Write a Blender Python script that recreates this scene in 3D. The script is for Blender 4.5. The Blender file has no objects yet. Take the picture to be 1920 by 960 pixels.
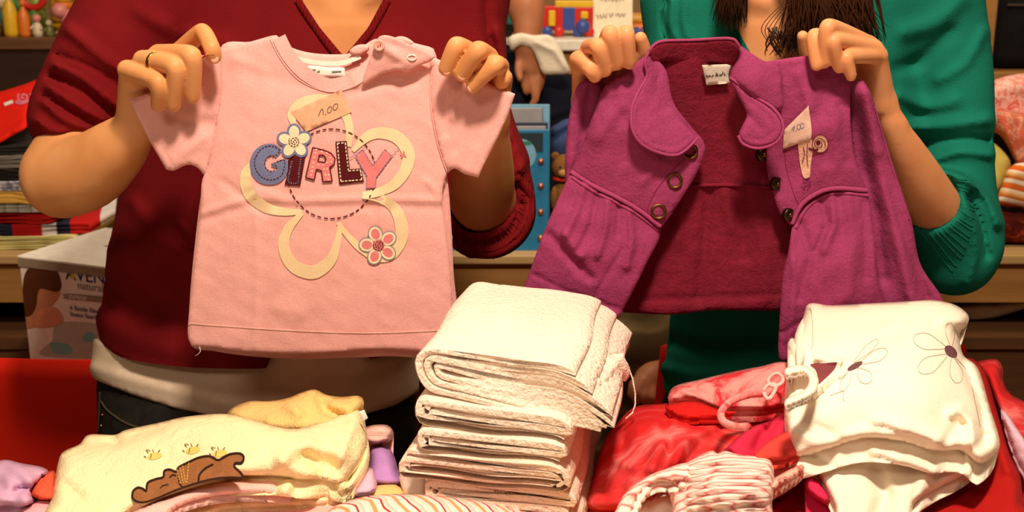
import bpy, bmesh, math, random
import numpy as np
from mathutils import Vector, Matrix
from mathutils.geometry import delaunay_2d_cdt
from mathutils.bvhtree import BVHTree

random.seed(7)
SC = bpy.context.scene
COL = SC.collection

# ------------------------------------------------------------------ camera
F = 2200.0            # focal length in pixels of the 1920x960 frame
CZ = 1.45             # camera height
PITCH = math.radians(15)
CP, SP = math.cos(PITCH), math.sin(PITCH)
cam_d = bpy.data.cameras.new('camera')
cam_d.sensor_width = 36.0
cam_d.lens = F / 1920 * 36.0
cam_d.clip_start = 0.05
cam_d.dof.use_dof = True
cam_d.dof.focus_distance = 1.22
cam_d.dof.aperture_fstop = 9.0
cam = bpy.data.objects.new('camera', cam_d)
cam.location = (0, 0, CZ)
cam.rotation_euler = (math.pi / 2 - PITCH, 0, 0)
COL.objects.link(cam)
SC.camera = cam

# ------------------------------------------------------------------ world, lamps, exposure
w = bpy.data.worlds.new('world'); SC.world = w
w.use_nodes = True
w.node_tree.nodes['Background'].inputs[0].default_value = (1.0, 0.74, 0.50, 1)
w.node_tree.nodes['Background'].inputs[1].default_value = 0.17

def area(name, loc, aim, size, power, col=(1.0, 0.72, 0.42)):
    d = bpy.data.lights.new(name, 'AREA')
    d.shape = 'RECTANGLE'; d.size = size[0]; d.size_y = size[1]
    d.energy = power; d.color = col
    o = bpy.data.objects.new(name, d)
    o.location = loc
    o.rotation_euler = (Vector(aim) - Vector(loc)).to_track_quat('-Z', 'Y').to_euler()
    COL.objects.link(o)
    return o
WARM = (1.0, 0.83, 0.64)
area('ceiling_lamp_main', (0.12, 0.30, 2.62), (0.05, 1.2, 1.1), (0.20, 0.16), 44, WARM)
area('ceiling_lamp_front', (-0.6, -0.7, 2.62), (-0.1, 1.3, 1.2), (0.6, 0.4), 10, WARM)
area('ceiling_lamp_back', (0.2, 1.95, 2.64), (0.2, 2.9, 0.9), (1.8, 0.4), 23, WARM)
SC.view_settings.view_transform = 'Standard'
SC.view_settings.look = 'None'
SC.view_settings.gamma = 1.0
SC.view_settings.use_curve_mapping = False
SC.view_settings.exposure = 0.0

# ------------------------------------------------------------------ pixel <-> place
def slope(py):
    v = (480 - np.asarray(py, float)) / F
    return (-SP + v * CP) / (CP + v * SP)
def PY(px, py, Y):
    """point seen at pixel (px,py) lying at distance Y from the camera's wall"""
    px = np.asarray(px, float); py = np.asarray(py, float); Y = np.asarray(Y, float)
    v = (480 - py) / F
    ry = CP + v * SP
    return np.stack(np.broadcast_arrays((px - 960) / F / ry * Y, Y, CZ + (-SP + v * CP) / ry * Y), -1)
def PZ(px, py, Z):
    """point seen at pixel (px,py) lying at height Z"""
    return PY(px, py, (np.asarray(Z, float) - CZ) / slope(py))
def SCL(py, Y):
    v = (480 - py) / F
    return Y / (CP + v * SP) / F
def PIX(x, y, z):
    dz = z - CZ
    d = y * CP - dz * SP
    u = y * SP + dz * CP
    return 960 + F * x / d, 480 - F * u / d

# ------------------------------------------------------------------ materials
def lin(c):
    return tuple((v / 12.92 if v <= 0.04045 else ((v + 0.055) / 1.055) ** 2.4) for v in (x / 255 for x in c))
MATS = {}
def newmat(name):
    m = bpy.data.materials.new(name); m.use_nodes = True
    nt = m.node_tree
    b = nt.nodes['Principled BSDF']
    return m, nt, b
def coord(nt):
    n = nt.nodes.new('ShaderNodeTexCoord')
    return n.outputs['Object']
def noise(nt, vec, scale, detail=2.0, rough=0.5):
    n = nt.nodes.new('ShaderNodeTexNoise')
    n.inputs['Scale'].default_value = scale; n.inputs['Detail'].default_value = detail
    n.inputs['Roughness'].default_value = rough
    nt.links.new(vec, n.inputs['Vector'])
    return n
def ramp(nt, fac, stops):
    r = nt.nodes.new('ShaderNodeValToRGB')
    el = r.color_ramp.elements
    while len(el) < len(stops): el.new(0.5)
    for e, (p, c) in zip(el, stops):
        e.position = p; e.color = (*c, 1)
    nt.links.new(fac, r.inputs['Fac'])
    return r.outputs['Color']
def mixc(nt, fac, a, b, mode='MIX'):
    n = nt.nodes.new('ShaderNodeMix'); n.data_type = 'RGBA'; n.blend_type = mode
    if isinstance(fac, (int, float)): n.inputs['Factor'].default_value = fac
    else: nt.links.new(fac, n.inputs['Factor'])
    for i, s in ((6, a), (7, b)):
        if isinstance(s, tuple): n.inputs[i].default_value = (*s[:3], 1)
        else: nt.links.new(s, n.inputs[i])
    return n.outputs[2]
def bump(nt, b, h, strength, dist=0.001):
    n = nt.nodes.new('ShaderNodeBump')
    n.inputs['Strength'].default_value = strength; n.inputs['Distance'].default_value = dist
    nt.links.new(h, n.inputs['Height']); nt.links.new(n.outputs[0], b.inputs['Normal'])
def fabric(name, rgb, var=0.10, vs=30, bs=700, bstr=0.5, rough=0.92, sheen=0.0, soft=0.0, fine=0.14):
    """plain cloth: slight mottling, fine grain"""
    if name in MATS: return MATS[name]
    m, nt, b = newmat(name)
    c = lin(rgb); v = coord(nt)
    n1 = noise(nt, v, vs, 3)
    col = ramp(nt, n1.outputs['Fac'], [(0.3, tuple(x * (1 - var) for x in c)), (0.7, tuple(min(1, x * (1 + var)) for x in c))])
    n2 = noise(nt, v, bs, 2)
    col = mixc(nt, fine, col, ramp(nt, n2.outputs['Fac'], [(0.3, (0, 0, 0)), (0.7, (1, 1, 1))]), 'SOFT_LIGHT')
    nt.links.new(col, b.inputs['Base Color'])
    b.inputs['Roughness'].default_value = rough
    b.inputs['Specular IOR Level'].default_value = 0.15
    b.inputs['Sheen Weight'].default_value = sheen
    if soft:
        nb = noise(nt, v, soft, 3)
        add = nt.nodes.new('ShaderNodeMath'); add.operation = 'MULTIPLY_ADD'
        nt.links.new(nb.outputs['Fac'], add.inputs[0]); add.inputs[1].default_value = 3.0
        nt.links.new(n2.outputs['Fac'], add.inputs[2])
        bump(nt, b, add.outputs[0], bstr, 0.0012)
    else:
        bump(nt, b, n2.outputs['Fac'], bstr, 0.0008)
    MATS[name] = m
    return m
def plain(name, rgb, rough=0.5, metal=0.0, spec=0.4, alpha=1.0, emit=None):
    if name in MATS: return MATS[name]
    m, nt, b = newmat(name)
    v = coord(nt); n = noise(nt, v, 60, 2)
    c = lin(rgb)
    col = ramp(nt, n.outputs['Fac'], [(0.3, tuple(x * 0.93 for x in c)), (0.7, tuple(min(1, x * 1.06) for x in c))])
    nt.links.new(col, b.inputs['Base Color'])
    b.inputs['Roughness'].default_value = rough; b.inputs['Metallic'].default_value = metal
    b.inputs['Specular IOR Level'].default_value = spec
    b.inputs['Alpha'].default_value = alpha
    MATS[name] = m
    return m
def wave_stripes(name, stops, scale, axis=(1, 0, 0), warp=0.0, rough=0.92):
    """stripes across the direction `axis` in object space"""
    m, nt, b = newmat(name)
    v = coord(nt)
    dp = nt.nodes.new('ShaderNodeVectorMath'); dp.operation = 'DOT_PRODUCT'
    nt.links.new(v, dp.inputs[0]); dp.inputs[1].default_value = axis
    val = dp.outputs['Value']
    if warp:
        n = noise(nt, v, 14, 2)
        ma = nt.nodes.new('ShaderNodeMath'); ma.operation = 'MULTIPLY_ADD'
        nt.links.new(n.outputs['Fac'], ma.inputs[0]); ma.inputs[1].default_value = warp
        nt.links.new(val, ma.inputs[2]); val = ma.outputs[0]
    mu = nt.nodes.new('ShaderNodeMath'); mu.operation = 'MULTIPLY'
    nt.links.new(val, mu.inputs[0]); mu.inputs[1].default_value = scale
    fr = nt.nodes.new('ShaderNodeMath'); fr.operation = 'FRACT'
    nt.links.new(mu.outputs[0], fr.inputs[0])
    col = ramp(nt, fr.outputs[0], [(p, lin(c)) for p, c in stops])
    nt.links.new(col, b.inputs['Base Color'])
    n2 = noise(nt, v, 700, 2); bump(nt, b, n2.outputs['Fac'], 0.5, 0.0008)
    b.inputs['Roughness'].default_value = rough; b.inputs['Specular IOR Level'].default_value = 0.15
    return m
def tiedye(name, stops, scale=9.0, dist=1.2, stretch=(1, 1, 1)):
    m, nt, b = newmat(name)
    v = coord(nt)
    mp = nt.nodes.new('ShaderNodeMapping'); mp.inputs['Scale'].default_value = stretch
    mp.inputs['Rotation'].default_value = (0, 0, 0.6)
    nt.links.new(v, mp.inputs['Vector'])
    n = noise(nt, mp.outputs[0], scale, 6, 0.62); n.inputs['Distortion'].default_value = dist
    col = ramp(nt, n.outputs['Fac'], [(p, lin(c)) for p, c in stops])
    nt.links.new(col, b.inputs['Base Color'])
    n2 = noise(nt, v, 600, 2); bump(nt, b, n2.outputs['Fac'], 0.5, 0.0008)
    b.inputs['Roughness'].default_value = 0.92; b.inputs['Specular IOR Level'].default_value = 0.15
    return m
def wood(name, rgb, rgb2, stretch=(1.2, 30, 30), rough=0.5):
    m, nt, b = newmat(name)
    v = coord(nt)
    mp = nt.nodes.new('ShaderNodeMapping'); mp.inputs['Scale'].default_value = stretch
    nt.links.new(v, mp.inputs['Vector'])
    n = noise(nt, mp.outputs[0], 2.2, 4, 0.6)
    col = ramp(nt, n.outputs['Fac'], [(0.3, lin(rgb)), (0.7, lin(rgb2))])
    nt.links.new(col, b.inputs['Base Color'])
    b.inputs['Roughness'].default_value = rough
    bump(nt, b, n.outputs['Fac'], 0.2, 0.001)
    return m
def skin_mat(name, rgb, rgb2):
    m, nt, b = newmat(name)
    v = coord(nt)
    n = noise(nt, v, 22, 3)
    col = ramp(nt, n.outputs['Fac'], [(0.35, lin(rgb)), (0.65, lin(rgb2))])
    n2 = noise(nt, v, 900, 2)
    nt.links.new(col, b.inputs['Base Color'])
    b.inputs['Roughness'].default_value = 0.5
    b.inputs['Specular IOR Level'].default_value = 0.35
    b.inputs['Subsurface Weight'].default_value = 0.12
    b.inputs['Subsurface Radius'].default_value = (0.006, 0.003, 0.0015)
    bump(nt, b, n2.outputs['Fac'], 0.12, 0.0006)
    return m

# ------------------------------------------------------------------ linking, names, labels
def tag(o, label, cat, group=None, kind=None):
    o['label'] = label; o['category'] = cat
    if group: o['group'] = group
    if kind: o['kind'] = kind
    return o
def empty(name, loc, label, cat, group=None):
    o = bpy.data.objects.new(name, None); o.location = loc; o.empty_display_size = 0.05
    COL.objects.link(o)
    tag(o, label, cat, group)
    return o
def wloc(o):
    v = Vector(o.location)
    while o.parent:
        o = o.parent; v = v + Vector(o.location)
    return v
def link(name, verts, faces, mat, parent=None, smooth=True, label=None):
    """verts in world coordinates -> one mesh object with its origin at its own base"""
    verts = np.asarray(verts, float).reshape(-1, 3)
    lo, hi = verts.min(0), verts.max(0)
    base = np.array([(lo[0] + hi[0]) / 2, (lo[1] + hi[1]) / 2, lo[2]])
    me = bpy.data.meshes.new(name)
    loc = verts - base
    if isinstance(faces, np.ndarray):
        nf, k = faces.shape
        me.vertices.add(len(loc)); me.vertices.foreach_set('co', loc.astype(np.float32).ravel())
        me.loops.add(nf * k); me.loops.foreach_set('vertex_index', faces.astype(np.int32).ravel())
        me.polygons.add(nf)
        me.polygons.foreach_set('loop_start', np.arange(0, nf * k, k, dtype=np.int32))
        me.update(calc_edges=True); me.validate()
    else:
        me.from_pydata([tuple(v) for v in loc], [], [tuple(int(i) for i in f) for f in faces])
        me.update()
    if smooth:
        me.polygons.foreach_set('use_smooth', np.ones(len(me.polygons), bool))
    me.materials.append(mat)
    o = bpy.data.objects.new(name, me)
    COL.objects.link(o)
    b = Vector(base)
    if parent:
        o.parent = parent; o.location = b - wloc(parent)
    else:
        o.location = b
    if label: o['label'] = label
    return o
class MB:
    """collects shapes for one mesh"""
    def __init__(s): s.v = []; s.f = []
    def add(s, v, f):
        n = len(s.v); s.v += [tuple(p) for p in v]; s.f += [tuple(i + n for i in q) for q in f]; return s
    def box(s, lo, hi, M=None, bev=0.0):
        bm = bmesh.new(); bmesh.ops.create_cube(bm, size=1.0)
        lo, hi = Vector(lo), Vector(hi)
        for v in bm.verts:
            v.co = Vector(((lo[i] + hi[i]) / 2 + v.co[i] * (hi[i] - lo[i])) for i in range(3))
        if bev: bmesh.ops.bevel(bm, geom=bm.edges[:], offset=bev, segments=2, affect='EDGES', profile=0.5)
        bm.verts.index_update()
        s.add([(M @ v.co) if M else v.co for v in bm.verts], [[v.index for v in f.verts] for f in bm.faces])
        bm.free(); return s
    def lathe(s, c, prof, n=16, M=None):
        vs = []; fs = []
        for r, z in prof:
            for k in range(n):
                a = 2 * math.pi * k / n
                p = Vector((c[0] + r * math.cos(a), c[1] + r * math.sin(a), c[2] + z))
                vs.append(M @ p if M else p)
        for i in range(len(prof) - 1):
            for k in range(n):
                fs.append((i * n + k, i * n + (k + 1) % n, (i + 1) * n + (k + 1) % n, (i + 1) * n + k))
        fs.append(tuple(range(n - 1, -1, -1))); fs.append(tuple((len(prof) - 1) * n + k for k in range(n)))
        return s.add(vs, fs)
    def tube(s, pts, r, n=8, closed=False):
        pts = [Vector(p) for p in pts]; m = len(pts)
        rs = r if hasattr(r, '__len__') else [r] * m
        vs = []; fs = []; up = None
        for i in range(m):
            a = pts[(i - 1) % m] if (closed or i > 0) else pts[i]
            b = pts[(i + 1) % m] if (closed or i < m - 1) else pts[i]
            t = (b - a).normalized() if (b - a).length > 1e-9 else Vector((0, 0, 1))
            if up is None:
                up = Vector((0, 0, 1)) if abs(t.z) < 0.9 else Vector((0, 1, 0))
            sd = t.cross(up)
            if sd.length < 1e-6: sd = t.orthogonal()
            sd.normalize(); up = sd.cross(t).normalized()
            for k in range(n):
                an = 2 * math.pi * k / n
                vs.append(pts[i] + (sd * math.cos(an) + up * math.sin(an)) * rs[i])
        for i in range(m if closed else m - 1):
            for k in range(n):
                j = (i + 1) % m
                fs.append((i * n + k, i * n + (k + 1) % n, j * n + (k + 1) % n, j * n + k))
        if not closed:
            fs.append(tuple(range(n - 1, -1, -1))); fs.append(tuple((m - 1) * n + k for k in range(n)))
        return s.add(vs, fs)
    def ball(s, c, r, M=None, sub=2):
        bm = bmesh.new(); bmesh.ops.create_icosphere(bm, subdivisions=sub, radius=1.0)
        rr = r if hasattr(r, '__len__') else (r, r, r)
        bm.verts.index_update()
        vs = []
        for v in bm.verts:
            p = Vector((v.co.x * rr[0], v.co.y * rr[1], v.co.z * rr[2]))
            if M: p = M @ p
            vs.append(p + Vector(c))
        s.add(vs, [[v.index for v in f.verts] for f in bm.faces]); bm.free(); return s
    def build(s, name, mat, parent=None, smooth=True, label=None):
        return link(name, s.v, s.f, mat, parent, smooth, label)

# ------------------------------------------------------------------ 2-D outlines
def spline(pts, step, closed=True):
    """pts (x,y) or (x,y,'c') for a corner; Catmull-Rom between corners, resampled"""
    n = len(pts); out = []
    P = [np.array(p[:2], float) for p in pts]; C = [len(p) > 2 for p in pts]
    rng = range(n) if closed else range(n - 1)
    for i in rng:
        a, b = P[i], P[(i + 1) % n]
        pa = a if (C[i] or (not closed and i == 0)) else P[i - 1]
        pb = b if (C[(i + 1) % n] or (not closed and i + 2 >= n)) else P[(i + 2) % n]
        L = np.hypot(*(b - a)); m = max(1, int(round(L / step)))
        for k in range(m):
            t = k / m
            out.append(0.5 * (2 * a + (b - pa) * t + (2 * pa - 5 * a + 4 * b - pb) * t * t + (3 * a - pa - 3 * b + pb) * t ** 3))
    if not closed: out.append(P[-1])
    return np.array(out)
def seg_dist(px, py, poly, closed=False):
    px = np.asarray(px, float); py = np.asarray(py, float)
    d = np.full(px.shape, 1e9)
    n = len(poly)
    for i in range(n if closed else n - 1):
        ax, ay = poly[i][0], poly[i][1]; bx, by = poly[(i + 1) % n][0], poly[(i + 1) % n][1]
        dx, dy = bx - ax, by - ay; L = dx * dx + dy * dy + 1e-12
        t = np.clip(((px - ax) * dx + (py - ay) * dy) / L, 0, 1)
        d = np.minimum(d, (px - ax - t * dx) ** 2 + (py - ay - t * dy) ** 2)
    return np.sqrt(d)
def inside(px, py, poly):
    r = np.zeros(px.shape, bool); n = len(poly)
    for i in range(n):
        x0, y0 = poly[i]; x1, y1 = poly[(i + 1) % n]
        c = ((y0 > py) != (y1 > py))
        with np.errstate(divide='ignore', invalid='ignore'):
            r ^= c & (px < (x1 - x0) * (py - y0) / (y1 - y0 + 1e-30) + x0)
    return r
def mesh2d(outline, sp, holes=()):
    o = outline
    lo, hi = o.min(0), o.max(0)
    xs = np.arange(lo[0], hi[0], sp); ys = np.arange(lo[1], hi[1], sp * 0.87)
    gx, gy = np.meshgrid(xs, ys); gx = gx + (np.arange(len(ys)) % 2)[:, None] * sp / 2
    gx, gy = gx.ravel(), gy.ravel()
    m = inside(gx, gy, o); gx, gy = gx[m], gy[m]
    d = seg_dist(gx, gy, o, True)
    for h in holes:
        d = np.minimum(d, seg_dist(gx, gy, h, True)); d[inside(gx, gy, h)] = 0
    m = d > sp * 0.55; gx, gy = gx[m], gy[m]
    loops = [o] + list(holes)
    pts = []; edges = []
    for L in loops:
        n0 = len(pts); pts += [Vector(p) for p in L]
        edges += [(n0 + i, n0 + (i + 1) % len(L)) for i in range(len(L))]
    pts += [Vector((x, y)) for x, y in zip(gx, gy)]
    v, e, f, _, _, _ = delaunay_2d_cdt(pts, edges, [], 0, 1e-6)
    V = np.array([(p.x, p.y) for p in v]); Fa = np.array([tuple(t) for t in f])
    c = V[Fa].mean(1)
    keep = inside(c[:, 0], c[:, 1], o)
    for h in holes: keep &= ~inside(c[:, 0], c[:, 1], h)
    Fa = Fa[keep]
    a, b, cc = V[Fa[:, 0]], V[Fa[:, 1]], V[Fa[:, 2]]
    s = (b[:, 0] - a[:, 0]) * (cc[:, 1] - a[:, 1]) - (b[:, 1] - a[:, 1]) * (cc[:, 0] - a[:, 0])
    Fa[s < 0] = Fa[s < 0][:, ::-1]
    used = np.unique(Fa); mp = -np.ones(len(V), int); mp[used] = np.arange(len(used))
    return V[used], mp[Fa]
def boundary(Fa):
    from collections import Counter
    c = Counter()
    for t in Fa:
        for i in range(3): c[(t[i], t[(i + 1) % 3])] += 1
    return [(a, b) for (a, b) in c if (b, a) not in c]
def tps(ctrl):
    """smooth surface through (px,py,value)"""
    if isinstance(ctrl, (int, float)):
        return lambda x, y: np.full(np.shape(x), float(ctrl))
    c = np.array(ctrl, float); xy = c[:, :2] / 500; n = len(c)
    def U(r2): return np.where(r2 > 1e-12, r2 * np.log(np.maximum(r2, 1e-12)), 0)
    if n < 4:
        A = np.c_[np.ones(n), xy]; w_ = np.linalg.lstsq(A, c[:, 2], rcond=None)[0]
        return lambda x, y: w_[0] + w_[1] * np.asarray(x) / 500 + w_[2] * np.asarray(y) / 500
    K = U(((xy[:, None] - xy[None]) ** 2).sum(-1)) + 1e-3 * np.eye(n)
    Pm = np.c_[np.ones(n), xy]
    A = np.zeros((n + 3, n + 3)); A[:n, :n] = K; A[:n, n:] = Pm; A[n:, :n] = Pm.T
    w_ = np.linalg.solve(A, np.r_[c[:, 2], 0, 0, 0])
    def f(x, y):
        x = np.asarray(x, float) / 500; y = np.asarray(y, float) / 500
        r = w_[n] + w_[n + 1] * x + w_[n + 2] * y
        for i in range(n): r = r + w_[i] * U((x - xy[i, 0]) ** 2 + (y - xy[i, 1]) ** 2)
        return r
    return f
def ripple(seed, amp, wl=60, n=6, ax=1.0, ay=1.0):
    rg = random.Random(seed)
    T = [(rg.uniform(0, math.pi), rg.uniform(0.6, 1.6), rg.uniform(0, 6.28), rg.uniform(0.5, 1)) for _ in range(n)]
    def f(x, y):
        r = 0
        for a, q, ph, am in T:
            r = r + am * np.sin((np.asarray(x) * ax * math.cos(a) + np.asarray(y) * ay * math.sin(a)) * 6.283 * q / wl + ph)
        return amp * r / n
    return f
def creases(items):
    """[(polyline, width_px, height_m)] - negative for grooves"""
    def f(x, y):
        r = 0
        for poly, wd, am in items:
            r = r + am * np.exp(-(seg_dist(x, y, poly) / wd) ** 2)
        return r
    return f
def addf(*fs):
    return lambda x, y: sum(f(x, y) for f in fs)

def hung(name, outline, Y, mat, parent, t=0.004, r=8, sp=6, wr=None, holes=(), label=None, rest=None):
    """hanging cloth piece traced in the picture, standing at distance Y(px,py); returns (object, front surface Y)"""
    Yf = tps(Y) if not callable(Y) else Y
    o = spline(outline, sp); hs = [spline(h, sp) for h in holes]
    V, Fa = mesh2d(o, sp, hs)
    px, py = V[:, 0], V[:, 1]
    d = seg_dist(px, py, o, True)
    for h in hs: d = np.minimum(d, seg_dist(px, py, h, True))
    q = np.clip(d / r, 0, 1); h_ = t / 2 * np.sqrt(np.maximum(0, 1 - (1 - q) ** 2))
    Yc = Yf(px, py) - (wr(px, py) if wr else 0)
    front = PY(px, py, Yc - h_); bk = PY(px, py, Yc + h_ + 1e-5)
    if rest is not None:      # the underside lies flat on what carries it
        front[:, 2] = np.maximum(front[:, 2], rest); bk[:, 2] = np.maximum(bk[:, 2], rest + 1e-5)
    n = len(V)
    f2 = np.concatenate([Fa[:, ::-1], Fa + n])
    bd = boundary(Fa[:, ::-1])
    side = [(b, a, a + n) for a, b in bd] + [(b, a + n, b + n) for a, b in bd]
    f2 = np.concatenate([f2, np.array(side)])
    ob = link(name, np.concatenate([front, bk]), f2, mat, parent, True, label)
    surf = lambda x, y: Yf(x, y) - (wr(x, y) if wr else 0) - t / 2
    return ob, surf
def lying(name, outline, Z, mat, parent=None, t=0.02, r=22, sp=7, wr=None, label=None, flat=False):
    """cloth lying on the pile traced in the picture; upper surface at height Z(px,py)"""
    Zf = tps(Z) if not callable(Z) else Z
    o = spline(outline, sp)
    V, Fa = mesh2d(o, sp)
    px, py = V[:, 0], V[:, 1]
    d = seg_dist(px, py, o, True)
    q = np.clip(d / r, 0, 1); s_ = np.sqrt(np.maximum(0, 1 - (1 - q) ** 2))
    zt = Zf(px, py) + ((wr(px, py) * np.clip(d / 12, 0, 1)) if wr else 0) - t / 2 * (1 - s_)
    top = PZ(px, py, zt)
    bot = top.copy(); bot[:, 2] = top[:, 2] - t * s_ - 1e-5
    n = len(V)
    f2 = np.concatenate([Fa[:, ::-1], Fa + n])
    bd = boundary(Fa[:, ::-1])
    side = [(b, a, a + n) for a, b in bd] + [(b, a + n, b + n) for a, b in bd]
    f2 = np.concatenate([f2, np.array(side)])
    ob = link(name, np.concatenate([top, bot]), f2, mat, parent, True, label)
    def surf(x, y):
        z = Zf(x, y) + (wr(x, y) if wr else 0)
        return (z - CZ) / slope(y)
    return ob, surf
def decal(name, polys, surf, off, mat, parent, sp=6, label=None, smooth=True, t=0.0002):
    """flat print or applique following a surface: polys = [(outline, holes)], outlines already dense or to be splined"""
    MV = []; MF = []; n0 = 0
    for it in polys:
        o, hs = it if isinstance(it, tuple) else (it, ())
        o = np.asarray(spline(o, sp) if smooth else densify(o, sp)); hs = [np.asarray(spline(h, sp) if smooth else densify(h, sp)) for h in hs]
        V, Fa = mesh2d(o, sp, hs)
        Yv = surf(V[:, 0], V[:, 1])
        MV.append(PY(V[:, 0], V[:, 1], Yv - off)); MF.append(Fa[:, ::-1] + n0)
        n0 += len(V)
    return link(name, np.concatenate(MV), np.concatenate(MF), mat, parent, True, label)
def densify(pts, step):
    out = []
    n = len(pts)
    for i in range(n):
        a = np.array(pts[i][:2], float); b = np.array(pts[(i + 1) % n][:2], float)
        m = max(1, int(np.hypot(*(b - a)) / step))
        for k in range(m): out.append(a + (b - a) * k / m)
    return np.array(out)
def ribbon(poly, wd, closed=False, step=3, curve=True):
    """outline polygon of a stroke of width wd (number or per-point list) along poly"""
    p = spline([tuple(q) for q in poly], step, closed) if curve else np.array(poly, float)
    if closed: p = np.vstack([p, p[:1]])
    s = np.r_[0, np.cumsum(np.hypot(*np.diff(p, axis=0).T))]
    if hasattr(wd, '__len__'):
        wv = np.interp(s / s[-1], np.linspace(0, 1, len(wd)), wd)
    else: wv = np.full(len(p), float(wd))
    t = np.gradient(p, axis=0); t /= np.maximum(np.hypot(t[:, 0], t[:, 1])[:, None], 1e-9)
    nrm = np.c_[-t[:, 1], t[:, 0]]
    return p + nrm * wv[:, None] / 2, p - nrm * wv[:, None] / 2, s
def strokes(name, lines, surf, off, mat, parent, label=None, dash=None, step=2.5):
    """drawn lines following a surface; lines = [(poly, width[, closed])]; dash = (on, off) in px"""
    V = []; Fc = []
    for ln in lines:
        poly, wd = ln[0], ln[1]; closed = len(ln) > 2 and ln[2]
        A, B, s = ribbon(poly, wd, closed, step)
        for i in range(len(s) - 1):
            if dash and (s[i] % (dash[0] + dash[1])) > dash[0]: continue
            q = np.array([A[i], A[i + 1], B[i + 1], B[i]])
            Yv = surf(q[:, 0], q[:, 1])
            n = len(V)
            V += [tuple(x) for x in PY(q[:, 0], q[:, 1], Yv - off)]
            Fc.append((n, n + 1, n + 2, n + 3))
    return link(name, V, Fc, mat, parent, True, label)
def cord(name, poly, surf, rad, mat, parent, off=0.0, closed=False, step=4, n=8, label=None):
    """a raised seam or cord along a surface"""
    p = spline([tuple(q) for q in poly], step, closed)
    Yv = surf(p[:, 0], p[:, 1]) if callable(surf) else np.full(len(p), surf)
    m = MB(); m.tube(PY(p[:, 0], p[:, 1], Yv - off), rad, n, closed)
    return m.build(name, mat, parent, True, label)

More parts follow.
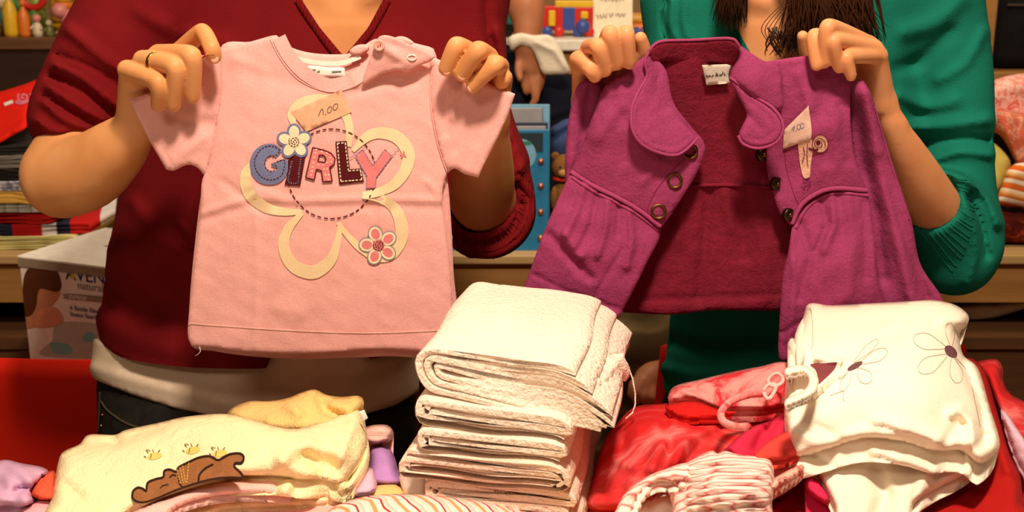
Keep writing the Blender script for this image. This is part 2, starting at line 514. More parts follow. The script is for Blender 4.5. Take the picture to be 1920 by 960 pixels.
# ------------------------------------------------------------------ soft bodies from blended round limbs
def axis(lo, hi, coarse, fine=()):
    xs = [lo]
    while xs[-1] < hi:
        s = coarse
        for a, b, st in fine:
            if a - coarse <= xs[-1] <= b: s = min(s, st)
        xs.append(xs[-1] + s)
    return np.array(xs)
class SDF:
    def __init__(s, xs, ys, zs):
        s.xs, s.ys, s.zs = xs, ys, zs
        s.D = np.full((len(xs), len(ys), len(zs)), 1.0, np.float32)
    def box(s, lo, hi):
        r = []
        for ax, a, b in ((s.xs, lo[0], hi[0]), (s.ys, lo[1], hi[1]), (s.zs, lo[2], hi[2])):
            i0 = max(0, np.searchsorted(ax, a) - 1); i1 = min(len(ax), np.searchsorted(ax, b) + 1)
            r.append(slice(i0, max(i1, i0 + 1)))
        return tuple(r)
    def field(s, pts, kin, ysc, yref, sl):
        X = s.xs[sl[0]][:, None, None].astype(np.float32); Y = s.ys[sl[1]][None, :, None].astype(np.float32); Z = s.zs[sl[2]][None, None, :].astype(np.float32)
        if ysc != 1: Y = yref + (Y - yref) / ysc
        d = None
        if len(pts) == 1: pts = [pts[0], pts[0]]
        for (a, ra), (b, rb) in zip(pts[:-1], pts[1:]):
            a = np.array(a, float); b = np.array(b, float)
            if ysc != 1:
                a[1] = yref + (a[1] - yref) / ysc; b[1] = yref + (b[1] - yref) / ysc
            ba = b - a; L = max(ba @ ba, 1e-12)
            h = np.clip(((X - a[0]) * ba[0] + (Y - a[1]) * ba[1] + (Z - a[2]) * ba[2]) / np.float32(L), 0, 1)
            q = np.sqrt((X - a[0] - ba[0] * h) ** 2 + (Y - a[1] - ba[1] * h) ** 2 + (Z - a[2] - ba[2] * h) ** 2) - (ra + (rb - ra) * h)
            d = q if d is None else (smin(d, q, kin) if kin > 0 else np.minimum(d, q))
        return d
    def chain(s, pts, k=0.01, kin=0.006, ysc=1.0, yref=0.0, sub=False, ten=1.0):
        if len(pts) >= 3:
            A_ = np.array([np.r_[p, r] for p, r in pts]); E = np.vstack([2 * A_[0] - A_[1], A_, 2 * A_[-1] - A_[-2]])
            nn = 3 if ysc != 1 else 9; out = []
            for i in range(1, len(E) - 2):
                a, b, c, d = E[i - 1], E[i], E[i + 1], E[i + 2]
                m0, m1 = (c - a) * 0.5 * ten, (d - b) * 0.5 * ten
                for j in range(nn):
                    t = j / nn
                    out.append((2 * t ** 3 - 3 * t * t + 1) * b + (t ** 3 - 2 * t * t + t) * m0 + (3 * t * t - 2 * t ** 3) * c + (t ** 3 - t * t) * m1)
            out.append(E[-2]); pts = [(q[:3], q[3]) for q in out]; kin = 0
        P_ = np.array([p for p, r in pts]); R_ = max(r for p, r in pts)
        m = R_ + k + kin + 0.02
        sl = s.box(P_.min(0) - m, P_.max(0) + m)
        d = s.field(pts, kin, ysc, yref, sl)
        if sub: s.D[sl] = -smin(-s.D[sl], d, k)
        else: s.D[sl] = smin(s.D[sl], d, k)
    def pix(s, sl=None):
        X, Y, Z = np.meshgrid(s.xs, s.ys, s.zs, indexing='ij')
        return PIX(X, Y, Z) + (X, Y, Z)
    def near(s, band=0.03):
        I = np.nonzero(np.abs(s.D) < band)
        x, y, z = s.xs[I[0]], s.ys[I[1]], s.zs[I[2]]
        return I, x, y, z
    def ridge(s, items, ymax=9):
        I, x, y, z = s.near()
        px, py = PIX(x, y, z)
        for poly, wd, am in items:
            poly = np.asarray(spline([tuple(q) for q in poly], 12, False)) if len(poly) > 2 else poly
            bx = [min(p[0] for p in poly) - 3 * wd, max(p[0] for p in poly) + 3 * wd, min(p[1] for p in poly) - 3 * wd, max(p[1] for p in poly) + 3 * wd]
            m = (px > bx[0]) & (px < bx[1]) & (py > bx[2]) & (py < bx[3]) & (y < ymax)
            g = am * np.exp(-(seg_dist(px[m], py[m], poly) / wd) ** 2)
            s.D[I[0][m], I[1][m], I[2][m]] -= g.astype(np.float32)
    def cut(s, test):
        """test(px,py,x,y,z) -> signed distance-like value, negative where the cloth is taken away"""
        I, x, y, z = s.near(0.5)
        px, py = PIX(x, y, z)
        c = test(px, py, x, y, z).astype(np.float32)
        s.D[I] = np.maximum(s.D[I], -c)
    def mesh(s):
        D = s.D; xs, ys, zs = s.xs, s.ys, s.zs
        ins = D < 0
        c = np.zeros(tuple(n - 1 for n in D.shape), np.uint8)
        for i in (0, 1):
            for j in (0, 1):
                for k in (0, 1):
                    c += ins[i:D.shape[0] - 1 + i, j:D.shape[1] - 1 + j, k:D.shape[2] - 1 + k]
        act = (c > 0) & (c < 8)
        I, J, K = np.nonzero(act)
        idx = -np.ones(act.shape, np.int32); idx[I, J, K] = np.arange(len(I))
        acc = np.zeros((len(I), 3)); cnt = np.zeros(len(I))
        cor = [(i, j, k) for i in (0, 1) for j in (0, 1) for k in (0, 1)]
        for a in cor:
            for ax in range(3):
                if a[ax]: continue
                b = list(a); b[ax] = 1
                da = D[I + a[0], J + a[1], K + a[2]]; db = D[I + b[0], J + b[1], K + b[2]]
                m = (da < 0) != (db < 0)
                t = np.where(m, da / np.where(m, da - db, 1), 0)
                pa = np.stack([xs[I + a[0]], ys[J + a[1]], zs[K + a[2]]], -1); pb = np.stack([xs[I + b[0]], ys[J + b[1]], zs[K + b[2]]], -1)
                acc += np.where(m[:, None], pa + (pb - pa) * t[:, None], 0); cnt += m
        V = acc / cnt[:, None]
        quads = []
        for ax in range(3):
            sl0 = [slice(None)] * 3; sl1 = [slice(None)] * 3
            sl0[ax] = slice(0, -1); sl1[ax] = slice(1, None)
            e = ins[tuple(sl0)] != ins[tuple(sl1)]
            A = list(np.nonzero(e))
            u, v = [(1, 2), (2, 0), (0, 1)][ax]
            m = (A[u] > 0) & (A[v] > 0) & (A[u] < D.shape[u] - 1) & (A[v] < D.shape[v] - 1)
            A = [q[m] for q in A]
            def cell(du, dv):
                q = [A[0].copy(), A[1].copy(), A[2].copy()]; q[u] = q[u] + du; q[v] = q[v] + dv
                return idx[q[0], q[1], q[2]]
            Q = np.stack([cell(-1, -1), cell(0, -1), cell(0, 0), cell(-1, 0)], -1)
            fl = ~ins[A[0], A[1], A[2]]
            Q[fl] = Q[fl][:, ::-1]
            quads.append(Q)
        Q = np.concatenate(quads); Q = Q[(Q >= 0).all(1)]
        return V, Q
def smin(a, b, k):
    h = np.clip(0.5 + 0.5 * (b - a) / k, 0, 1)
    return b + (a - b) * h - k * h * (1 - h)
def limb(pts):
    """[(px,py,Y,r_px)] -> [(point, radius)]"""
    return [(PY(p[0], p[1], p[2]), p[3] * SCL(p[1], p[2])) for p in pts]
def on_mesh(o, px, py, off=0.0):
    """where the line of sight through a pixel meets object o"""
    L = wloc(o)
    key = o.name
    if key not in _BVH:
        me = o.data
        vs = [v.co + L for v in me.vertices]
        _BVH[key] = BVHTree.FromPolygons(vs, [tuple(p.vertices) for p in me.polygons])
    d = Vector(PY(px, py, 1.0)) - Vector((0, 0, CZ)); d.normalize()
    h = _BVH[key].ray_cast(Vector((0, 0, CZ)), d)
    if h[0] is None: return None
    return h[0] - d * off
_BVH = {}
def mesh_surf(o, default):
    def f(px, py):
        px = np.atleast_1d(px); py = np.atleast_1d(py)
        out = []
        last = default
        for a, b in zip(px, py):
            h = on_mesh(o, float(a), float(b))
            if h is not None: last = h.y
            out.append(last)
        return np.array(out)
    return f

# ================================================================== the room
M_wall = plain('wall_paint', (150, 118, 78), 0.9)
M_ceil = plain('ceiling_paint', (225, 215, 195), 0.9)
M_floor = wood('floor_boards', (84, 52, 28), (110, 70, 40), (1.0, 14, 1), 0.45)
M_tan = wood('tan_wood', (150, 104, 52), (176, 126, 68))
M_dark = wood('dark_wood', (44, 26, 16), (60, 36, 22))
M_brownw = wood('brown_wood', (78, 48, 26), (98, 62, 34))
M_white_lam = plain('white_laminate', (232, 222, 205), 0.45)
def slab(name, lo, hi, mat, kind='structure', bev=0.0):
    o = MB().box(lo, hi, None, bev).build(name, mat, None, False)
    if kind: o['kind'] = kind
    return o
RX0, RX1, RY0, RY1, RZ = -2.6, 2.6, -1.7, 3.75, 2.75
slab('floor', (RX0, RY0, -0.06), (RX1, RY1, 0), M_floor)
slab('ceiling', (RX0, RY0, RZ), (RX1, RY1, RZ + 0.06), M_ceil)
slab('wall_back', (RX0, RY1, 0), (RX1, RY1 + 0.08, RZ), M_wall)
slab('wall_front', (RX0, RY0 - 0.08, 0), (RX1, RY0, RZ), M_wall)
slab('wall_left', (RX0 - 0.08, RY0, 0), (RX0, RY1, RZ), M_wall)
slab('wall_right', (RX1, RY0, 0), (RX1 + 0.08, RY1, RZ), M_wall)
slab('baseboard_back', (RX0, RY1 - 0.015, 0), (RX1, RY1, 0.09), M_white_lam)

# ------------------------------------------------------------------ furniture
TZ = 0.88      # sale table height
CTZ = 0.875    # back counter height
t = empty('sale_table', (0, 0.93, 0), 'long pale sale table under the heaps of baby clothes', 'table')
MB().box((-1.0, 0.56, TZ - 0.03), (1.0, 1.19, TZ), None, 0.004).build('table_top', M_white_lam, t, False)
M_metal = plain('brushed_metal', (170, 165, 155), 0.35, 1.0)
MB().box((-1.003, 1.1905, TZ - 0.026), (1.003, 1.194, TZ - 0.004)).build('edge_strip', M_metal, t, False)
for sx in (-0.95, 0.95):
    for sy in (0.61, 1.14):
        MB().box((sx - 0.025, sy - 0.025, 0), (sx + 0.025, sy + 0.025, TZ - 0.028)).build('leg', M_metal, t, False)

t = empty('display_counter', (0, 2.35, 0), 'long tan wooden counter carrying clothes and books behind the two women', 'counter')
MB().box((-2.3, 2.15, CTZ - 0.018), (2.3, 2.55, CTZ), None, 0.003).build('counter_top', wood('counter_top_wood', (172, 138, 88), (190, 154, 102)), t, False)
MB().box((-2.29, 2.166, CTZ - 0.098), (2.29, 2.19, CTZ - 0.017)).build('front_board', M_tan, t, False)
MB().box((-2.29, 2.13, 0.694), (2.29, 2.53, 0.717)).build('lower_shelf', M_brownw, t, False)
MB().box((-2.29, 2.525, 0.0), (2.29, 2.545, CTZ - 0.016)).build('rear_panel', M_dark, t, False)
MB().box((-2.29, 2.14, 0.0), (2.29, 2.16, 0.6945)).build('plinth_panel', M_brownw, t, False)
for sx in (-2.25, -0.75, 0.72, 2.25):
    MB().box((sx - 0.03, 2.19, 0.716), (sx + 0.03, 2.25, CTZ - 0.016)).build('leg', M_dark, t, False)

t = empty('bookcase', (-1.1, 3.2, 0), 'dark brown bookcase with plastic toys along its top', 'bookcase')
BX0, BX1, BY0, BY1, BZ = -2.1, -0.22, 3.02, 3.36, 1.215
MB().box((BX0, BY0 - 0.01, BZ - 0.03), (BX1, BY1, BZ), None, 0.003).build('top_board', wood('dark_wood_top', (92, 58, 34), (118, 78, 48)), t, False)
MB().box((BX0, BY1 - 0.015, 0), (BX1, BY1, BZ - 0.028)).build('back_panel', M_dark, t, False)
MB().box((BX0, BY0, BZ - 0.21), (BX1, BY0 + 0.02, BZ - 0.028)).build('fascia_board', M_dark, t, False)
for z in (0.10, 0.45, 0.72):
    MB().box((BX0 + 0.02, BY0, z), (BX1 - 0.02, BY1 - 0.01, z + 0.02)).build('shelf', M_dark, t, False)
for sx in (BX0, BX0 + 0.62, BX0 + 1.24, BX1 - 0.022):
    MB().box((sx, BY0, 0), (sx + 0.022, BY1, BZ - 0.028)).build('side_panel', M_dark, t, False)
bc = [(38, 30, 40), (60, 34, 26), (30, 34, 48), (70, 50, 36), (26, 22, 24)]
x = -1.4575; rgb = random.Random(3); kb = 0
while x < -0.98:
    wd = rgb.uniform(0.022, 0.045); h = rgb.uniform(0.20, 0.26)
    col = bc[kb % 5]
    b = MB().box((x, 3.06, 0.74), (x + wd, 3.25, 0.74 + h), None, 0.003).build('old_book', plain('book_spine_%d' % (kb % 5), col, 0.6), None, False)
    tag(b, 'dark spined book standing inside the dark brown bookcase', 'book', 'books inside the bookcase')
    x += wd + 0.003; kb += 1

t = empty('toy_shelf', (0.35, 3.1, 0), 'white topped display unit carrying a toy train and a paper sign', 'shelf unit')
MB().box((-0.16, 2.86, 1.195), (0.86, 3.36, 1.222), None, 0.004).build('top_board', M_white_lam, t, False)
MB().box((-0.15, 2.88, 0.0), (0.85, 3.35, 1.194)).build('cabinet_body', M_tan, t, False)
for i in range(2):
    MB().box((-0.13 + i * 0.485, 2.868, 0.06), (0.345 + i * 0.485, 2.885, 1.13)).build('door', M_tan, t, False)
t = empty('tan_cabinet', (1.4, 3.1, 0), 'plain tan cabinet with a black quilted bag on top', 'cabinet')
MB().box((0.90, 2.86, 1.12), (2.0, 3.36, 1.145), None, 0.004).build('top_board', M_tan, t, False)
MB().box((0.91, 2.88, 0.0), (1.99, 3.35, 1.119)).build('cabinet_body', M_tan, t, False)
for i in range(2):
    MB().box((0.93 + i * 0.525, 2.868, 0.06), (1.44 + i * 0.525, 2.885, 1.06)).build('door', M_tan, t, False)

# ------------------------------------------------------------------ red upholstered chairs, backs to the table
M_red = fabric('red_upholstery', (222, 36, 16), 0.05, 12, 900, 0.35)
def red_chair(cx, yb, ztop, halfw, label, seat=0.46):
    root = empty('red_chair', (cx, yb + 0.2, 0), label, 'chair', 'red chairs behind the women')
    # back: slightly bowed padded shell
    nu, nz = 24, 14; V = []; Fq = []
    for side in (0, 1):
        for j in range(nz + 1):
            for i in range(nu + 1):
                u = -1 + 2 * i / nu; v = j / nz
                hw = halfw * (1 - 0.05 * v * v)
                z = seat - 0.03 + v * (ztop - seat + 0.03) - 0.035 * (abs(u) ** 5) * v
                ed = max(abs(u) ** 6, v ** 10)
                thick = 0.022 * (1 - 0.85 * ed)
                y = yb - 0.05 * v + 0.05 * u * u + (thick if side else -thick)
                V.append((cx + u * hw, y, z))
    n = (nu + 1) * (nz + 1)
    for j in range(nz):
        for i in range(nu):
            a = j * (nu + 1) + i; q = (a, a + 1, a + nu + 2, a + nu + 1)
            Fq.append(q); Fq.append(tuple(k + n for k in q[::-1]))
    for i in range(nu):
        a = nz * (nu + 1) + i; Fq.append((a, a + 1, a + 1 + n, a + n)); Fq.append((i + 1, i, i + n, i + 1 + n))
    for j in range(nz):
        a = j * (nu + 1); Fq.append((a, a + nu + 1, a + nu + 1 + n, a + n))
        a += nu; Fq.append((a + nu + 1, a, a + n, a + nu + 1 + n))
    link('backrest', V, Fq, M_red, root)
    MB().box((cx - halfw, yb + 0.02, seat - 0.07), (cx + halfw, yb + 0.42, seat), None, 0.022).build('seat', M_red, root)
    for sx in (-1, 1):
        for sy in (0.06, 0.38):
            MB().tube([(cx + sx * (halfw - 0.05), yb + sy, seat - 0.06), (cx + sx * (halfw - 0.03), yb + sy, 0)], 0.014, 10).build('leg', M_metal, root)
    return root
red_chair(-0.645, 1.692, 0.850, 0.315, 'red padded chair with a white carton standing on its seat', 0.50)
red_chair(0.462, 1.70, 0.885, 0.246, 'red padded chair right behind the woman in green', 0.46)

# ================================================================== people
M_skin1 = skin_mat('skin_light', (222, 150, 92), (230, 162, 106))
M_skin2 = skin_mat('skin_rosy', (226, 150, 98), (234, 162, 112))
M_skin3 = skin_mat('skin_tan', (176, 108, 72), (188, 120, 82))
M_nail = plain('finger_nail', (238, 176, 150), 0.25, 0, 0.5)
M_eye = plain('eye_white', (235, 230, 222), 0.2)
M_iris = plain('eye_brown', (60, 34, 18), 0.2)
def knit(name, rgb, rib=None, rough=0.9, spread=0.10):
    m, nt, b = newmat(name)
    c = lin(rgb); v = coord(nt)
    n1 = noise(nt, v, 16, 3)
    col = ramp(nt, n1.outputs['Fac'], [(0.3, tuple(x * (1 - spread) for x in c)), (0.7, tuple(x * (1 + spread) for x in c))])
    nt.links.new(col, b.inputs['Base Color'])
    n2 = noise(nt, v, 520, 2)
    b.inputs['Roughness'].default_value = rough; b.inputs['Specular IOR Level'].default_value = 0.12
    if rib:
        wv = nt.nodes.new('ShaderNodeTexWave'); wv.inputs['Scale'].default_value = rib
        wv.bands_direction = 'X'; wv.inputs['Distortion'].default_value = 0.3
        nt.links.new(v, wv.inputs['Vector'])
        bump(nt, b, wv.outputs['Fac'], 0.8, 0.0015)
    else:
        bump(nt, b, n2.outputs['Fac'], 0.6, 0.001)
    return m
M_card = knit('wine_red_knit', (114, 17, 22))
M_cardrib = knit('wine_red_rib', (112, 14, 18), 90)
M_green = knit('green_knit', (20, 114, 96))
M_greenrib = knit('green_rib', (20, 108, 90), 70)
M_tee = fabric('white_jersey', (228, 204, 178), 0.04, 20, 700, 0.3)
M_jean = fabric('dark_denim', (36, 33, 30), 0.35, 60, 900, 0.6)
M_navy = fabric('navy_cloth', (18, 20, 34), 0.25, 20, 500, 0.5)

def finger(s, pts, k=0.0028):
    s.chain(limb(pts), k, 0.004, ten=0.45)
def nail(parent, px, py, Y, dirx, diry, w=9, l=9):
    """small nail plate on a fingertip facing the camera"""
    c = Vector(PY(px, py, Y)); sc = SCL(py, Y)
    a = math.atan2(-dirx, -diry)
    M = Matrix.Rotation(a, 3, 'Y')
    bm_ = MB(); bm_.ball((0, 0, 0), (w * sc * 0.5, 0.0014, l * sc * 0.6), M.to_4x4())
    bm_.v = [Vector(q) + c for q in bm_.v]
    bm_.build('finger_nail', M_nail, parent)
def head(s, c, tilt=0.0, face=-1):
    """skull, jaw, nose, lips, ears round centre c (face towards the camera)"""
    c = np.array(c); f = face
    s.chain([(c + (0, 0.012, 0.025), 0.082)], 0.03)
    s.chain([(c + (0, -0.012 * -f, 0.02), 0.076), (c + (0, f * 0.022, -0.045), 0.052)], 0.03)
    s.chain([(c + (0, f * 0.048, -0.085), 0.022), (c + (0, f * 0.02, -0.07), 0.04)], 0.02)
    s.chain([(c + (0, f * 0.082, 0.012), 0.007), (c + (0, f * 0.104, -0.026), 0.0115)], 0.012)
    for sx in (-1, 1):
        s.chain([(c + (sx * 0.012, f * 0.092, -0.03), 0.008)], 0.008)
        s.chain([(c + (sx * 0.03, f * 0.078, 0.028), 0.008), (c + (sx * 0.012, f * 0.085, 0.026), 0.008)], 0.012)
        s.chain([(c + (sx * 0.035, f * 0.068, -0.022), 0.02)], 0.02)
        s.chain([(c + (sx * 0.083, 0.012, 0.02), 0.014), (c + (sx * 0.08, 0.008, -0.018), 0.009)], 0.008)
        s.chain([(c + (sx * 0.031, f * 0.083, 0.010), 0.012)], 0.006, sub=True)
    s.chain([(c + (-0.018, f * 0.085, -0.055), 0.006), (c + (0.018, f * 0.085, -0.055), 0.006)], 0.006)
    s.chain([(c + (-0.013, f * 0.083, -0.064), 0.007), (c + (0.013, f * 0.083, -0.064), 0.007)], 0.006)
def eyes(root, c):
    for sx in (-1, 1):
        e = MB().ball((c[0] + sx * 0.031, c[1] - 0.072, c[2] + 0.010), 0.0115).build('eye', M_eye, root)
        MB().ball((c[0] + sx * 0.031, c[1] - 0.0812, c[2] + 0.010), (0.0052, 0.003, 0.0052)).build('iris', M_iris, e)

# ------------------------------------------------------------------ woman in the wine red cardigan
P1 = empty('person', tuple(PY(480, 700, 1.50)[:2]) + (0,), 'woman in wine red cardigan and dark jeans holding up the pink shirt', 'person')
neck1 = PY(640, -60, 1.50); head1 = neck1 + np.array((0.0, -0.03, 0.175))
s = SDF(axis(-0.62, 0.12, 0.006, [(-0.475, -0.315, 0.0017), (-0.095, 0.015, 0.0017)]),
        axis(1.17, 1.66, 0.007, [(1.185, 1.305, 0.0019)]),
        axis(1.02, 1.72, 0.006, [(1.315, 1.455, 0.0017)]))
# trunk and neck
s.chain(limb([(500, 520, 1.50, 235), (545, 300, 1.50, 250), (590, 90, 1.50, 240)]), 0.03, 0.02, 0.52, 1.50)
s.chain(limb([(420, -20, 1.51, 85), (620, -60, 1.50, 85), (840, -20, 1.51, 85)]), 0.06, 0.015)
s.chain([(neck1 + (0, 0.0, -0.06), 0.075), (neck1 + (0, -0.005, 0.02), 0.052), (neck1 + (0, -0.015, 0.12), 0.05)], 0.05)
head(s, head1)
# collar bones, breast bone hollow
s.chain(limb([(600, -12, 1.425, 14), (470, -40, 1.44, 14)]), 0.02)
s.chain(limb([(690, -12, 1.425, 14), (820, -40, 1.44, 14)]), 0.02)
# arm at the bear side
s.chain(limb([(300, -30, 1.51, 85), (190, 170, 1.44, 74), (118, 318, 1.39, 66)]), 0.03, 0.010)
s.chain(limb([(118, 336, 1.375, 74), (165, 322, 1.345, 70), (215, 283, 1.315, 57), (252, 245, 1.294, 38)]), 0.02, 0.010)
for a, b in (((238, 131, 1.240, 15), (243, 235, 1.291, 25)), ((268, 114, 1.238, 16), (252, 235, 1.288, 27)),
             ((298, 104, 1.242, 17), (262, 235, 1.288, 27)), ((334, 100, 1.256, 17), (270, 232, 1.290, 25))):
    s.chain(limb([a, b]), 0.010)
finger(s, [(238, 130, 1.24, 17.5), (297, 155, 1.202, 16.9), (296, 196, 1.214, 14.1)])
finger(s, [(268, 112, 1.238, 18.1), (329, 126, 1.197, 18.1), (325, 196, 1.214, 14.7)])
finger(s, [(298, 102, 1.242, 19.2), (359, 105, 1.2, 18.6), (361, 180, 1.216, 14.7)])
finger(s, [(336, 98, 1.256, 18.1), (379, 60, 1.228, 16.4), (397, 90, 1.21, 15.8), (401, 106, 1.213, 14.7)])
finger(s, [(285, 215, 1.29, 22.6), (325, 180, 1.28, 18.1), (352, 145, 1.268, 15.8), (368, 118, 1.262, 13.6)], 0.008)
# arm at the window of books side
s.chain(limb([(855, -20, 1.51, 62), (882, 170, 1.465, 50), (905, 370, 1.41, 56)]), 0.03, 0.010)
s.chain(limb([(905, 375, 1.395, 58), (905, 330, 1.36, 60), (912, 270, 1.318, 46), (918, 228, 1.295, 34)]), 0.02, 0.010)
for a, b in (((886, 100, 1.250, 16), (905, 222, 1.293, 24)), ((916, 107, 1.246, 16), (915, 222, 1.290, 25)),
             ((938, 126, 1.248, 15), (922, 222, 1.290, 25)), ((946, 150, 1.258, 14), (928, 224, 1.292, 24))):
    s.chain(limb([a, b]), 0.010)
finger(s, [(886, 99, 1.25, 17.5), (856, 86, 1.208, 17.5), (837, 128, 1.215, 15.3)])
finger(s, [(916, 106, 1.246, 18.1), (896, 95, 1.2, 18.1), (867, 138, 1.213, 15.8)])
finger(s, [(938, 124, 1.248, 16.9), (928, 121, 1.205, 16.9), (886, 163, 1.216, 13.0)])
finger(s, [(946, 148, 1.256, 15.8), (946, 146, 1.236, 14.7), (930, 172, 1.256, 12.4)])
finger(s, [(895, 200, 1.292, 20.3), (868, 165, 1.275, 15.8), (850, 138, 1.262, 13.6)], 0.008)
V, Q = s.mesh()
body1 = link('body', V, Q, M_skin1, P1)
eyes(P1, head1)
nail(P1, 837, 133, 1.2090, -18, 50, 17, 15)
nail(P1, 866, 142, 1.2062, -30, 45, 18, 16)
nail(P1, 883, 166, 1.2112, -45, 45, 13, 13)
nail(P1, 402, 111, 1.2068, 3, 20, 16, 14)
# ring on the ring finger
a = PY(268, 112, 1.238); b = PY(329, 126, 1.197)
c = a + (b - a) * 0.42; dv = Vector(b - a).normalized()
pts = []
s1 = dv.orthogonal().normalized(); s2 = dv.cross(s1)
for k in range(24):
    an = 2 * math.pi * k / 24
    pts.append(Vector(c) + (s1 * math.cos(an) + s2 * math.sin(an)) * 0.0108)
rm = MB()
for off in (-0.0012, 0.0, 0.0012): rm.tube([p + dv * off for p in pts], 0.0010, 6, True)
rm.build('finger_ring', plain('gold', (214, 168, 84), 0.25, 1.0), P1, True, 'gold ring on the hand at the sleeve')

# cardigan
s = SDF(axis(-0.66, 0.10, 0.0042), axis(1.30, 1.66, 0.0045), axis(0.93, 1.50, 0.0042))
s.chain(limb([(492, 650, 1.50, 302), (490, 560, 1.50, 290), (530, 350, 1.50, 290), (575, 150, 1.50, 300), (600, 60, 1.50, 285)]), 0.03, 0.02, 0.53, 1.50)
s.chain(limb([(330, -40, 1.51, 110), (620, -30, 1.50, 85), (850, -40, 1.51, 95)]), 0.07, 0.02)
s.chain(limb([(310, -45, 1.51, 118), (222, 85, 1.46, 103), (158, 195, 1.425, 92), (136, 222, 1.415, 80)]), 0.03, 0.010)
s.chain(limb([(868, -40, 1.51, 82), (884, 150, 1.47, 62), (904, 315, 1.44, 84), (916, 398, 1.425, 86)]), 0.03, 0.010)
# breasts push the knit forward a little
s.chain(limb([(470, 210, 1.45, 105)]), 0.08); s.chain(limb([(720, 190, 1.45, 105)]), 0.08)
s.ridge([([(128, 55), (160, 82), (215, 122), (275, 150)], 11, 0.0105), ([(104, 121), (158, 146), (215, 193), (280, 225)], 10, 0.0120),
         ([(92, 163), (139, 193), (195, 226)], 8, 0.0105), ([(82, 190), (122, 224), (165, 243)], 8, 0.0090), ([(68, 225), (100, 245), (140, 252)], 8, 0.0090),
         ([(110, 105), (170, 128), (240, 172)], 7, -0.0075), ([(95, 145), (150, 170), (210, 212)], 7, -0.0090), ([(80, 180), (130, 210), (190, 238)], 6, -0.0075),
         ([(330, 60), (340, 130), (400, 180)], 18, -0.0090), ([(260, 20), (330, 60), (420, 80)], 16, 0.0075),
         ([(930, 60), (945, 110), (925, 180)], 12, 0.0060), ([(912, 0), (916, 60), (930, 120)], 9, -0.0075),
         ([(955, 250), (985, 300), (960, 330)], 9, 0.0105), ([(962, 285), (990, 350), (985, 420), (930, 468), (860, 462)], 11, 0.0090),
         ([(850, 440), (900, 462), (955, 440), (978, 380)], 7, -0.0075), ([(840, 400), (880, 480)], 9, 0.0060),
         ([(250, 380), (300, 450), (340, 470)], 14, 0.0075), ([(330, 425), (345, 455), (365, 470)], 7, -0.0150), ([(335, 418), (355, 440), (380, 462)], 6, 0.0090),
         ([(188, 545), (260, 590), (350, 612), (470, 622)], 16, -0.0120), ([(190, 600), (260, 640), (360, 668)], 22, 0.0060),
         ([(220, 470), (250, 520), (300, 560)], 18, 0.0075)], 1.49)
HEM = ([100, 150, 190, 215, 260, 330, 400, 460, 476, 486, 700, 716, 728, 745, 800, 1100], [560, 600, 645, 664, 684, 704, 713, 717, 729, 716, 700, 706, 718, 706, 655, 560])
s.cut(lambda px, py, x, y, z: (np.interp(px, *HEM) - py) * 0.00065)
vneck = [(545, -60), (566, 0), (600, 52), (645, 106), (690, 52), (718, 0), (740, -60), (740, -200), (545, -200)]
def cutv(px, py, x, y, z):
    ins = inside(px, py, vneck); d = seg_dist(px, py, vneck, True) * np.where(ins, -1, 1) * 0.00065
    return np.maximum(d, y - 1.56)
s.cut(cutv)
opening = [(496, 735), (500, 690), (560, 520), (620, 520), (700, 690), (708, 740), (705, 800), (490, 800)]
s.cut(lambda px, py, x, y, z: np.maximum(seg_dist(px, py, opening, True) * np.where(inside(px, py, opening), -1, 1) * 0.00065, y - 1.50))
# neck opening behind, sleeve mouths
s.chain([(neck1 + (0, 0, -0.02), 0.078), (neck1 + (0, 0, 0.2), 0.085)], 0.004, sub=True)
s.chain(limb([(125, 330, 1.385, 79), (185, 310, 1.33, 72)]), 0.006, sub=True)
s.chain(limb([(905, 385, 1.405, 62), (907, 300, 1.335, 58)]), 0.006, sub=True)
V, Q = s.mesh()
card = link('cardigan', V, Q, M_card, P1, True, 'wine red V-neck knitted cardigan with pushed up sleeves')
sf = mesh_surf(card, 1.40)
# ribbed bands: neck edge and hem
def band(name, poly, o, rad, mat, parent, off=0.0, step=8):
    p = spline([tuple(q) for q in poly], step, False); out = []
    for a_, b_ in p:
        h = on_mesh(o, a_, b_, off)
        if h: out.append(h)
    return MB().tube(out, rad, 8).build(name, mat, parent)
band('neck_band', [(557, 0), (590, 50), (636, 112)], card, 0.0045, M_cardrib, card)
band('neck_band', [(727, 0), (697, 55), (654, 112)], card, 0.0045, M_cardrib, card)
band('cuff_rib', [(966, 330), (992, 360), (995, 400), (975, 445), (930, 474), (880, 474), (850, 455)], card, 0.0055, M_cardrib, card)
inn = spline([(962, 322), (976, 352), (974, 390), (950, 425), (905, 440), (868, 432)], 6, False); outr = spline([(972, 300), (997, 350), (998, 400), (975, 455), (925, 485), (868, 478)], 6, False)
for k in range(20):
    a_ = inn[int(k / 19 * (len(inn) - 1))]; b_ = outr[int(k / 19 * (len(outr) - 1))]
    band('cuff_rib', [tuple(a_), tuple((a_ + b_) / 2), tuple(b_)], card, 0.0009, M_card, card, 0.0, 6)
